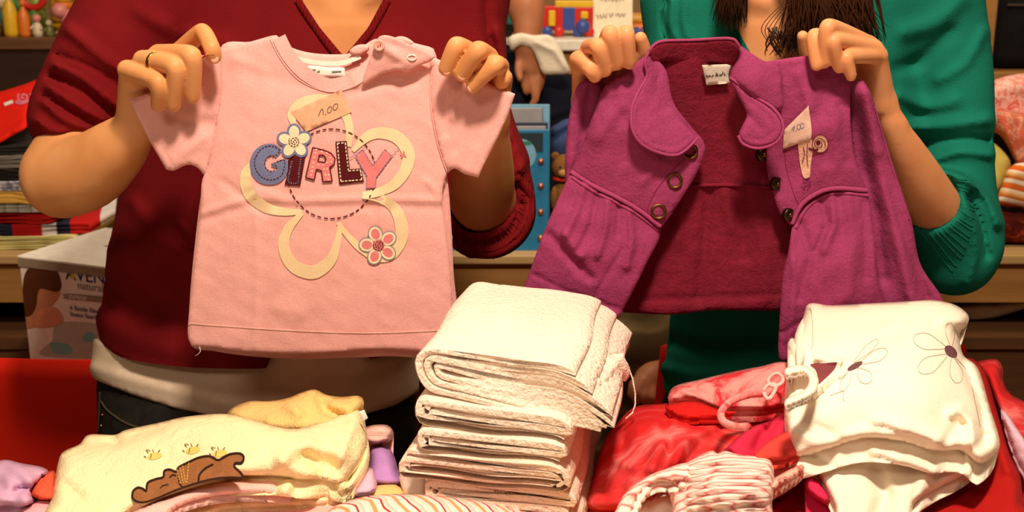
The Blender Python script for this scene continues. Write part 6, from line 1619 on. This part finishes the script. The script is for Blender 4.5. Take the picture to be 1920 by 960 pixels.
face_poly('product_dial_print', [(156, 632), (168, 621), (180, 630), (182, 640), (158, 640)], P_teal, 0.0012)
def face_text(txt, px, py, hpx, mat, shear=0.0, lift=0.0008):
    a, b = fpt(px, py)
    M = MXB @ Matrix.Translation((a, -lift, b)) @ Matrix.Rotation(math.pi / 2, 4, 'X')
    return text_mesh('carton_lettering', txt, M, hpx * kpx / 0.70, mat, K, shear)
face_text('AVENT', 124, 523, 25, P_blue)
face_poly('logo_green_print', [(148, 501), (163, 501), (155, 517)], plain('print_green', (40, 130, 90), 0.5), 0.0014)
face_poly('logo_yellow_print', [(132, 521), (141, 521), (137, 512)], plain('print_yellow', (210, 190, 60), 0.5), 0.0014)
face_text('naturally', 146, 541, 15, plain('print_mid_grey', (130, 124, 120), 0.6))
face_poly('badge_print', [(122, 556), (128, 550), (250, 562), (250, 571), (128, 561)], plain('print_taupe', (150, 132, 108)), 0.0008)
face_text('EXPRESS', 130, 559, 7.5, M_card_w, 0.3, 0.0014)
face_text('6 Bottle Electric', 132, 580, 9, plain('print_slate', (92, 98, 122), 0.6))
face_text('Steam Sterilizer', 132, 592, 9, plain('print_slate', (92, 98, 122)))

# ------------------------------------------------------------------ clothes on the counter, left
def fold_stack(items, x0, x1, y0, y1, z, cat='clothes', group='folded clothes stacked on the counter'):
    for k, (name, mat, n, p, dx, label) in enumerate(items):
        L = x1 - x0 + dx; ln = [(a + L / 2, b) for a, b in spiral_line(L, n, p)]
        th = p * 0.8; zmin = min(b for a, b in ln) - th / 2; zmax = max(b for a, b in ln) + th / 2
        ln = [(a, b - zmin) for a, b in ln]
        ob = folded_cloth(name, [ln], th, (x0 - dx / 2 + 0.006 * math.sin(k * 2.1), y0, z), (1, 0.04 * math.sin(k), 0), (0.03, 1, 0), y1 - y0, mat, None, 0.0035, 200 + k + int(abs(x0) * 100), 6)
        tag(ob, label, cat, group)
        z += zmax - zmin + 0.001
    return z
M_gold = fabric('golden_yellow', (232, 180, 84), 0.06); M_plaid = wave_stripes('grey_stripe', [(0, (190, 186, 168)), (0.5, (176, 172, 156)), (0.55, (100, 104, 100)), (0.65, (196, 192, 176))], 40, (1, 0, 0))
M_rwn = wave_stripes('red_white_stripe', [(0, (190, 30, 28)), (0.5, (190, 30, 28)), (0.52, (220, 212, 206)), (0.75, (220, 212, 206)), (0.77, (44, 40, 60))], 9, (1, 0.3, 0))
M_lime = fabric('pale_lime', (206, 194, 124), 0.06); M_dk = fabric('charcoal_cloth', (46, 40, 38), 0.2); M_gry = fabric('grey_cloth', (120, 112, 102), 0.1)
M_flor = tiedye('blue_white_print', [(0, (226, 214, 206)), (0.5, (224, 212, 204)), (0.55, (86, 96, 150)), (0.65, (226, 214, 206))], 60, 0.5)
zt = fold_stack([('lime_shirt', M_lime, 2, 0.0085, 0.05, 'pale lime folded shirt at the bottom of the stack beside the carton'),
            ('striped_scarf', M_rwn, 2, 0.0078, 0.10, 'red white and navy striped garment hanging over the carton lid'),
            ('dark_red_shirt', M_redc, 2, 0.0078, -0.01, 'dark red folded shirt on the counter behind the bare elbow'),
            ('cream_checked_shirt', M_plaid, 2, 0.0075, 0.02, 'cream and grey striped folded shirt under the golden yellow one'),
            ('golden_shirt', M_gold, 2, 0.0085, -0.01, 'golden yellow folded shirt in the stack beside the carton'),
            ('printed_shirt', M_flor, 2, 0.006, -0.02, 'white folded shirt with blue print above the golden yellow one'),
            ('charcoal_shirt', M_dk, 2, 0.0075, -0.02, 'charcoal folded shirt in the stack under the grey one'),
            ('grey_shirt', M_gry, 2, 0.008, -0.03, 'grey folded shirt right below the bright red shirt'),
            ('black_shirt', M_dk, 2, 0.0065, -0.03, 'black folded shirt directly under the bright red shirt')], -1.16, -0.86, 2.19, 2.46, CTZ + 0.0025)
RS = empty('red_shirt', tuple(PY(30, 262, 2.26)), 'bright red shirt with pink embroidery draped on top of the folded stack', 'shirt')
M_brd = fabric('bright_red_jersey', (226, 32, 16), 0.05)
zr = max(zt, 1.03)
_, srd = hung('shirt_body', [(-40, 180), (0, 172), (40, 160), (74, 148), (86, 151), (80, 170), (62, 194), (52, 214), (50, 238), (20, 256), (0, 268), (-40, 280)],
     [(-40, 180, 2.40), (80, 150, 2.42), (0, 265, 2.20), (50, 230, 2.22), (-40, 275, 2.20)], M_brd, RS, 0.03, 12, 6, ripple(141, 0.005, 60))
strokes('embroidery', [(spiral(44, 182, 11, 1.6), 3), ([(56, 178), (66, 170), (72, 172), (64, 180)], 3), ([(34, 188), (30, 192), (40, 194), (52, 190), (60, 186)], 3)], srd, 0.003, fabric('pink_thread', (214, 128, 150)), RS)
strokes('cream_mark', [([(8, 196), (24, 190)], 6)], srd, 0.003, M_tape, RS)

# ------------------------------------------------------------------ board books
def board_book(x0, x1, y, z0, h, th, lean, cover, label, deco=None):
    r = empty('board_book', (0.5 * (x0 + x1), y, z0), label, 'book', 'board books standing on the counter')
    M = Matrix.Translation((0, y, z0)) @ Matrix.Rotation(-lean, 4, 'X')
    MB().box((x0, 0, 0), (x1, 0.003, h), M, 0.001).build('cover', cover, r, False)
    MB().box((x0, th - 0.003, 0), (x1, th, h), M, 0.001).build('cover', cover, r, False)
    MB().box((x1 - 0.003, 0, 0), (x1, th, h), M, 0.001).build('spine', cover, r, False)
    MB().box((x0 + 0.002, 0.0032, 0.003), (x1 - 0.0032, th - 0.0032, h - 0.004), M).build('pages', plain('page_edge', (226, 190, 134), 0.8), r, False)
    return r, M
P_cyan = plain('cover_blue', (40, 118, 160), 0.35); P_navyc = plain('cover_navy', (40, 48, 76), 0.4); P_greyc = plain('cover_grey', (150, 146, 150), 0.4); P_skyc = plain('cover_sky', (120, 170, 200), 0.4)
bx1 = float(PY(1030, 300, 2.20)[0]); bx0 = bx1 - 0.20
r, Mb = board_book(bx0, bx1, 2.185, CTZ, 0.232, 0.014, 0.10, P_cyan, 'blue board book with rivets and pale bubbles standing foremost on the counter')
for q, rr in (((0.055, 0.185), 0.030), ((0.13, 0.10), 0.026), ((0.09, 0.04), 0.02), ((0.17, 0.03), 0.022)):
    MB().lathe((0, 0, 0), [(rr, 0), (rr, 0.0006)], 20, Mb @ Matrix.Translation((bx0 + 0.20 - q[0], -0.0003, q[1])) @ Matrix.Rotation(math.pi / 2, 4, 'X')).build('bubble_print', P_skyc, r, False)
MB().box((bx1 - 0.10, -0.0008, 0.190), (bx1 - 0.012, 0, 0.226), Mb).build('title_panel', plain('title_dark', (26, 44, 52), 0.5), r, False)
MB().box((bx1 - 0.085, -0.0014, 0.203), (bx1 - 0.035, -0.0006, 0.210), Mb).build('title_print', plain('title_green', (40, 120, 90), 0.5), r, False)
for zz in (0.025, 0.075, 0.125, 0.172):
    MB().ball(Mb @ Vector((bx1 - 0.016, -0.001, zz)), 0.0065).build('rivet', plain('copper_rivet', (190, 120, 86), 0.35, 0.8), r)
board_book(bx0, bx1 - 0.006, 2.202, CTZ, 0.236, 0.014, 0.10, P_greyc, 'grey board book standing right behind the blue one')
board_book(bx0, bx1 - 0.002, 2.222, CTZ, 0.240, 0.012, 0.10, P_navyc, 'navy board book between the grey and the sky blue ones')
board_book(bx0, bx1 - 0.010, 2.262, CTZ, 0.262, 0.018, 0.10, P_greyc, 'tall grey board book leaning behind the navy one')
board_book(bx0, bx1 + 0.004, 2.286, CTZ, 0.266, 0.016, 0.10, P_skyc, 'tall sky blue board book at the back of the row')
# denim roll and brown teddy beside the books
dz = PY(1055, 290, 2.34)
heapd, _ = hung('folded_jeans', [(1030, 250), (1045, 232), (1068, 222), (1100, 235), (1120, 300), (1118, 400), (1110, 468), (1040, 468), (1034, 330)], 2.345, fabric('blue_denim', (56, 70, 112), 0.15), None, 0.09, 26, 7, addf(ripple(151, 0.01, 60), creases([([(1035, 260), (1070, 240)], 6, -0.02)])), (), None, CTZ - 0.0005)
tag(heapd, 'blue denim jeans bundled up beside the board books', 'jeans')
TB = empty('stuffed_toy', (0.1005, 2.225, CTZ), 'brown plush toy slumped between board books and magenta jacket', 'plush toy')
M_plush = fabric('brown_plush', (124, 82, 40), 0.12, 60, 300, 1.2)
cb = np.array((0.1005, 2.225)); k_ = 0.72
def tb(dx, dy, dz): return (cb[0] + dx * k_, cb[1] + dy * k_, CTZ + dz * k_)
def tr_(*r): return tuple(q * k_ for q in r)
MB().ball(tb(0, 0, 0.096), tr_(0.036, 0.038, 0.097), None, 3).build('trunk', M_plush, TB)
hd = MB().ball(tb(0, 0, 0.215), tr_(0.035, 0.034, 0.036), None, 3).build('head', M_plush, TB)
MB().ball(tb(-0.004, -0.032, 0.206), tr_(0.014, 0.013, 0.011)).build('muzzle', fabric('tan_plush', (176, 130, 78)), hd)
for sx in (-1, 1):
    MB().ball(tb(sx * 0.024, 0, 0.246), tr_(0.012, 0.008, 0.012)).build('ear', M_plush, TB)
    MB().ball(tb(sx * 0.012, -0.031, 0.222), 0.0024).build('eye', plain('black_bead', (12, 10, 10), 0.2), hd)
    MB().ball(tb(sx * 0.026, -0.026, 0.135), tr_(0.012, 0.014, 0.036)).build('arm', M_plush, TB)
    MB().ball(tb(sx * 0.021, -0.046, 0.018), tr_(0.016, 0.032, 0.018)).build('leg', M_plush, TB)
MB().tube([tb(0.026 * math.cos(a), 0.026 * math.sin(a), 0.186) for a in np.linspace(0, 6.28, 20)[:-1]], 0.0042, 6, True).build('neck_ribbon', fabric('red_ribbon', (190, 50, 24)), TB)
# dark coat draped on the counter and the white bag on the arm
co, sco = hung('dark_coat', [(938, 95), (952, 84), (970, 92), (990, 110), (1030, 135), (1062, 138), (1090, 150), (1110, 240), (1114, 418), (1010, 418), (1000, 215), (940, 215)], [(940, 95, 2.56), (1090, 150, 2.56), (1110, 410, 2.475), (960, 215, 2.53)], M_navy, None, 0.04, 16, 7, addf(ripple(153, 0.012, 70), creases([([(1030, 215), (1090, 200)], 5, 0.01)])), (), None, CTZ - 0.0005)
tag(co, 'dark navy coat piled up behind the board books', 'coat')
wb, _ = hung('plastic_bag', [(955, 70), (975, 62), (1000, 66), (1030, 66), (1048, 85), (1060, 110), (1068, 136), (1040, 140), (1018, 138), (1008, 115), (996, 92), (975, 86), (960, 95), (955, 85)], 2.475, fabric('white_plastic', (226, 212, 190), 0.04, 20, 200, 0.8, 0.5), None, 0.012, 10, 5, addf(ripple(155, 0.002, 40), creases([([(1005, 80), (1040, 95), (1060, 125)], 5, 0.006)])))
tag(wb, 'crumpled white plastic bag hanging from the bare arm', 'bag')

# ------------------------------------------------------------------ clothes on the counter, right
M_cflor = tiedye('coral_floral', [(0, (226, 120, 100)), (0.45, (232, 140, 122)), (0.52, (246, 204, 190)), (0.6, (222, 100, 84)), (1, (236, 150, 130))], 55, 0.6)
M_cora2 = tiedye('coral_pattern', [(0, (206, 96, 66)), (0.5, (214, 108, 78)), (0.56, (236, 176, 150)), (0.62, (120, 90, 70)), (0.68, (206, 96, 66))], 38, 1.0)
M_ostr = wave_stripes('orange_stripe', [(0, (212, 84, 24)), (0.3, (218, 120, 40)), (0.34, (240, 226, 200)), (0.52, (240, 226, 200)), (0.55, (190, 60, 24)), (0.7, (222, 150, 60)), (0.95, (240, 220, 190))], 26, (0.25, 0.2, 1.0))
G2 = 'clothes heaped on the counter behind the green sleeve'
def hungthing(name, outline, Y, mat, label, cat, t=0.05, r=16, wr=None, group=None):
    o, sfc = hung(name, outline, Y, mat, None, t, r, 6, wr, (), None, 0.7165 if name == 'white_cushion' else CTZ - 0.0005); tag(o, label, cat, group); return sfc
hungthing('floral_blouse', [(1835, 160), (1860, 152), (1890, 142), (1920, 138), (1960, 138), (1980, 190), (1970, 240), (1900, 230), (1850, 215), (1830, 190)], 2.370, M_cflor, 'coral floral blouse on top of the heap behind the green sleeve', 'blouse', 0.10, 24, ripple(161, 0.006, 40), G2)
hungthing('coral_dress', [(1830, 195), (1870, 205), (1920, 215), (1980, 225), (1985, 330), (1975, 396), (1922, 392), (1912, 330), (1895, 285), (1870, 250), (1835, 250)], 2.30, M_cora2, 'coral patterned dress hanging down over the dark gap of the heap', 'dress', 0.06, 18, addf(ripple(162, 0.010, 50), creases([([(1860, 210), (1890, 245), (1910, 300)], 8, 0.012)])), G2)
hungthing('white_vest', [(1835, 195), (1850, 192), (1868, 215), (1866, 235), (1835, 240)], 2.246, M_tape, 'small white vest caught in the coral heap', 'vest', 0.02, 8, None, G2)
hungthing('black_cardigan', [(1830, 245), (1880, 245), (1900, 290), (1915, 330), (1930, 440), (1880, 440), (1830, 440)], 2.42, M_dk, 'black cardigan bundled in the gap of the coral heap', 'cardigan', 0.08, 16, ripple(163, 0.005, 50), G2)
hungthing('lemon_towel', [(1835, 262), (1858, 265), (1885, 288), (1895, 310), (1885, 345), (1865, 370), (1835, 383)], 2.27, fabric('lemon_terry', (222, 206, 104), 0.06), 'lemon yellow towel roll beside the orange striped sweater', 'towel', 0.06, 22, ripple(164, 0.003, 50), G2)
hungthing('striped_sweater', [(1868, 380), (1880, 345), (1892, 315), (1920, 305), (1975, 315), (1980, 396), (1930, 394), (1910, 389), (1890, 388)], 2.235, M_ostr, 'orange and white striped knitted sweater folded on the dark red heap', 'sweater', 0.06, 20, ripple(165, 0.003, 50), G2)
hungthing('rust_blanket', [(1835, 392), (1870, 392), (1900, 396), (1990, 400), (1990, 462), (1920, 462), (1870, 462), (1835, 462)], 2.26, tiedye('rust_pattern', [(0, (60, 16, 10)), (0.5, (80, 20, 12)), (0.6, (150, 50, 24)), (0.7, (60, 16, 10))], 40, 1.0), 'rust brown patterned blanket at the bottom of the coral heap', 'blanket', 0.10, 18, ripple(166, 0.006, 40), G2)
hungthing('white_cushion', [(1775, 585), (1790, 572), (1850, 565), (1925, 562), (1935, 572), (1900, 585), (1850, 598), (1790, 600)], 2.24, fabric('white_cushion', (222, 204, 176), 0.05), 'flat white cushion on the lower shelf of the counter', 'cushion', 0.06, 12, creases([([(1800, 578), (1840, 574), (1870, 576)], 4, 0.006)]))
# black quilted bag on the tan cabinet
BG = empty('quilted_bag', tuple(PY(1900, 112, 2.98)), 'black quilted bag with a strap on top of the tan cabinet', 'bag')
M_blk = fabric('black_quilt', (22, 19, 20), 0.15, 30, 90, 1.2)
x0, x1 = float(PY(1840, 80, 2.98)[0]), float(PY(1990, 80, 2.98)[0])
MB().box((x0, 2.90, 1.145), (x1, 3.06, 1.145 + 0.24), None, 0.035).build('bag_body', M_blk, BG)
MB().tube([(x0 + 0.04, 2.98, 1.36)] + [(x0 + 0.04 + (x1 - x0 - 0.08) * k / 10, 2.98, 1.37 + 0.10 * math.sin(math.pi * k / 10)) for k in range(1, 10)] + [(x1 - 0.04, 2.98, 1.36)], 0.008, 8).build('strap', M_blk, BG)
MB().box((x0 + 0.02, 2.893, 1.30), (x1 - 0.02, 2.900, 1.305)).build('zip', M_metal, BG, False)
rb = MB().ball(PY(1836, 0, 2.90), (0.03, 0.03, 0.022), None, 3).build('red_ball', plain('red_plastic', (214, 50, 26), 0.35))
# ball rests on a small box
bz = PY(1836, 0, 2.90)
rb.location.z = 1.145 + 0.20
tag(rb, 'small red ball lying on a cardboard box beside the black bag', 'ball')
sb = MB().box((bz[0] - 0.05, 2.87, 1.145), (bz[0] + 0.035, 2.95, 1.346), None, 0.003).build('cardboard_box', M_tan, None, False)
tag(sb, 'small tan cardboard box under the red ball', 'box')

# ------------------------------------------------------------------ toys on the bookcase
TZ2 = BZ
toyc = {'yellow': (226, 180, 40), 'gold': (206, 150, 50), 'green': (70, 140, 70), 'lime': (150, 170, 70), 'red': (206, 44, 34), 'pink': (224, 138, 130), 'teal': (60, 130, 130), 'cream': (226, 204, 170), 'brown': (130, 80, 44), 'blue': (60, 80, 150), 'orange': (226, 120, 40), 'olive': (120, 120, 60), 'purple': (110, 70, 130)}
def tm(c): return plain('toy_' + c, toyc[c], 0.35)
def bottle(x, y, h, r, c, cap, label):
    t_ = empty('toy_bottle', (x, y, TZ2), label, 'toy bottle', 'plastic toys on the bookcase')
    MB().lathe((x, y, TZ2), [(r, 0), (r * 1.03, h * 0.1), (r, h * 0.55), (r * 0.7, h * 0.7), (r * 0.4, h * 0.78), (r * 0.4, h * 0.86)], 16).build('bottle_body', tm(c), t_)
    MB().lathe((x, y, TZ2), [(r * 0.5, h * 0.84), (r * 0.5, h), (r * 0.3, h * 1.02)], 14).build('cap', tm(cap), t_)
def figure(x, y, h, c, c2, label, wf=1.0):
    t_ = empty('toy_figure', (x, y, TZ2), label, 'toy figure', 'plastic toys on the bookcase')
    MB().lathe((x, y, TZ2), [(h * 0.20 * wf, 0), (h * 0.22 * wf, h * 0.2), (h * 0.16 * wf, h * 0.5), (h * 0.07 * wf, h * 0.62)], 14).build('body', tm(c), t_)
    MB().ball((x, y, TZ2 + h * 0.76), (h * 0.19 * wf, h * 0.19 * wf, h * 0.19)).build('head', tm(c2), t_)
    for sx in (-1, 1):
        MB().tube([(x + sx * h * 0.12 * wf, y, TZ2 + h * 0.52), (x + sx * h * 0.24 * wf, y - 0.01, TZ2 + h * 0.32)], h * 0.045 * wf, 8).build('arm', tm(c), t_)
def ringstack(x, y, cols, label):
    t_ = empty('ring_tower', (x, y, TZ2), label, 'toy', 'plastic toys on the bookcase')
    MB().lathe((x, y, TZ2), [(0.03, 0), (0.03, 0.01), (0.007, 0.012), (0.007, 0.12)], 14).build('post', tm('cream'), t_)
    for k, c in enumerate(cols):
        rr = 0.026 - 0.003 * k
        MB().tube([(x + rr * math.cos(a), y + rr * math.sin(a), TZ2 + 0.02 + 0.018 * k) for a in np.linspace(0, 6.28, 18)[:-1]], 0.010, 8, True).build('ring', tm(c), t_)
figure(-1.325, 3.05, 0.085, 'brown', 'cream', 'brown toy figure with cream head at the wall end of the bookcase')
bottle(-1.281, 3.05, 0.115, 0.018, 'yellow', 'gold', 'yellow toy bottle with gold cap beside the brown figure')
bottle(-1.247, 3.05, 0.090, 0.0145, 'orange', 'orange', 'orange toy bottle in front of the red ring')
figure(-1.214, 3.05, 0.060, 'cream', 'pink', 'cream toy figure with pink head beside the orange bottle')
figure(-1.1835, 3.05, 0.045, 'olive', 'cream', 'tiny olive toy figure beside the pink pig')
figure(-1.325, 3.13, 0.105, 'teal', 'cream', 'teal toy figure with cream head standing behind the brown one')
t_ = empty('toy_ring', (-1.25, 3.13, TZ2), 'big red toy ring on a stand behind the orange bottle', 'toy ring', 'plastic toys on the bookcase')
MB().tube([(-1.25 + 0.028 * math.cos(a), 3.13, TZ2 + 0.095 + 0.028 * math.sin(a)) for a in np.linspace(0, 6.28, 22)[:-1]], 0.010, 8, True).build('ring', tm('red'), t_)
MB().lathe((-1.25, 3.13, TZ2), [(0.02, 0), (0.02, 0.012), (0.008, 0.016), (0.008, 0.062)], 14).build('stand', tm('green'), t_)
ringstack(-1.172, 3.13, ('yellow', 'gold', 'yellow', 'orange', 'yellow'), 'yellow stacking ring tower in the row of toys')
figure(-1.113, 3.135, 0.055, 'gold', 'green', 'small gold toy figure with green head behind the pink pig')
bottle(-1.212, 3.207, 0.140, 0.024, 'gold', 'yellow', 'tall gold toy bottle behind the stacking rings')
bottle(-1.152, 3.207, 0.150, 0.022, 'lime', 'teal', 'tall lime toy bottle with teal cap beside the gold one')
xx = -1.128; q_ = 0.8
pg = empty('toy_pig', (xx, 3.05, TZ2), 'pink plastic toy pig at the sleeve end of the toy row', 'toy pig', 'plastic toys on the bookcase')
MB().ball((xx + 0.01 * q_, 3.05, TZ2 + 0.055 * q_), (0.042 * q_, 0.03 * q_, 0.032 * q_), None, 3).build('body', tm('pink'), pg)
MB().ball((xx - 0.025 * q_, 3.035, TZ2 + 0.082 * q_), (0.025 * q_, 0.024 * q_, 0.024 * q_), None, 3).build('head', tm('pink'), pg)
for dx in (-0.015, 0.035):
    for dy in (-0.015, 0.015): MB().tube([(xx + dx * q_, 3.05 + dy * q_, TZ2 + 0.04 * q_), (xx + dx * q_, 3.05 + dy * q_, TZ2)], 0.009 * q_, 8).build('leg', tm('pink'), pg)
for x_, c, c2, hh in ((-1.372, 'green', 'yellow', 0.17), (-1.304, 'lime', 'gold', 0.18), (-1.236, 'yellow', 'lime', 0.19), (-1.168, 'cream', 'brown', 0.16), (-1.100, 'green', 'cream', 0.18)):
    figure(x_, 3.285, hh, c, c2, '%s toy figure with %s head in the rear row on the bookcase' % (c, c2), 0.6)

# ------------------------------------------------------------------ toys and sign on the white shelf
SZ = 1.222
tr = empty('toy_train', (float(PY(1065, 60, 2.96)[0]), 2.96, SZ), 'red blue and yellow building block train on the white shelf', 'toy train')
def X(px): return float(PY(px, 40, 2.96)[0])
def Zp(py): return float(PY(1060, py, 2.94)[2])
for (a, b, c, d, col, nm) in ((1018, 1056, 58, 12, 'red', 'wagon'), (1054, 1080, 58, 14, 'blue', 'tank_block'), (1076, 1112, 58, 14, 'red', 'engine_block'), (1040, 1112, 15, 2, 'yellow', 'roof'), (1028, 1041, 50, 20, 'yellow', 'chimney_block'), (1088, 1102, 36, 22, 'yellow', 'cab_block')):
    y0_ = 2.945 if nm in ('chimney_block', 'cab_block') else 2.955
    MB().box((X(a), y0_, max(SZ + (0.008 if c > 55 else 0), Zp(c))), (X(b), 3.01, Zp(d)), None, 0.003).build(nm, tm(col), tr, False)
for px in (1026, 1048, 1084, 1104):
    MB().lathe((0, 0, 0), [(0.012, -0.006), (0.013, 0), (0.013, 0.006), (0.009, 0.009)], 16, Matrix.Translation((X(px), 2.945, SZ + 0.013)) @ Matrix.Rotation(math.pi / 2, 4, 'X')).build('wheel', tm('blue' if px in (1026, 1084) else 'red'), tr)
MB().ball((X(1092), 2.94, SZ + 0.026), 0.018, None, 3).build('round_block', tm('blue'), tr)
tl = empty('toy_robot', (X(958), 2.95, SZ), 'teal toy robot with dark wheels beside the bare arm', 'toy robot')
MB().box((X(948), 2.93, SZ + 0.03), (X(976), 2.98, SZ + 0.085), None, 0.006).build('body', tm('teal'), tl, False)
MB().box((X(953), 2.935, SZ + 0.085), (X(970), 2.97, SZ + 0.115), None, 0.005).build('head', tm('green'), tl, False)
for px in (950, 974): MB().lathe((0, 0, 0), [(0.018, -0.008), (0.018, 0.008)], 16, Matrix.Translation((X(px), 2.94, SZ + 0.019)) @ Matrix.Rotation(math.pi / 2, 4, 'X')).build('wheel', plain('toy_black', (24, 22, 22), 0.4), tl, False)
sg = empty('paper_sign', (X(1150), 2.98, SZ), 'white handwritten paper sign standing on the shelf beside the train', 'sign')
Ms = Matrix.Translation((0, 2.955, SZ)) @ Matrix.Rotation(-0.22, 4, 'X')
MB().box((X(1112), 0, 0), (X(1186), 0.002, 0.125), Ms).build('sheet', plain('sign_paper', (236, 222, 190), 0.8), sg, False)
MB().box((X(1120), 0.0, 0), (X(1178), 0.03, 0.003), Matrix.Translation((0, 2.955, SZ))).build('foot_fold', plain('sign_paper', (236, 222, 190)), sg, False)
wm = MB(); rg = random.Random(5)
for row, (xa, xb, zz) in enumerate(((1124, 1168, 0.092), (1118, 1138, 0.050), (1142, 1150, 0.052), (1154, 1172, 0.054))):
    n = int((xb - xa) / 2); pts = []
    for k in range(n + 1):
        pts.append(Ms @ Vector((X(xa + 2 * k), -0.001, zz + 0.006 * math.sin(k * 1.9 + row) + rg.uniform(-0.002, 0.002))))
    wm.tube(pts, 0.0012, 5)
wm.build('handwriting', plain('sign_ink', (150, 120, 110), 0.8), sg)
stc = ('orange', 'brown', 'cream', 'gold', 'pink')
for k in range(5):
    y_ = 3.04 + 0.0278 * k if k < 3 else 3.0539 + 0.0278 * (k - 3); z_ = SZ + 0.0138 + (0.0238 if k > 2 else 0)
    x_ = X(1192) + 0.006 * math.sin(k * 2.2)
    ob = MB().tube([(x_ - 0.06, y_, z_), (x_ + 0.09, y_, z_)], 0.014, 10).build('wooden_stick', tm(stc[k]))
    tag(ob, '%s toy stick in the pile beside the paper sign' % ('natural brown' if stc[k] == 'brown' else stc[k]), 'stick', 'sticks beside the sign')
for k, (px, c) in enumerate(((1190, 'blue'), (1203, 'purple'), (1215, 'orange'), (1224, 'yellow'))):
    x_ = X(px)
    ob = MB().box((x_ - 0.012, 2.90, SZ), (x_ + 0.012, 2.924, SZ + 0.022), None, 0.003)
    ob.lathe((x_, 2.912, SZ + 0.0215), [(0.006, 0), (0.006, 0.005)], 12)
    tag(ob.build('toy_block', tm(c), None, False), '%s building block at the front edge of the white shelf' % c, 'toy block', 'building blocks on the white shelf')
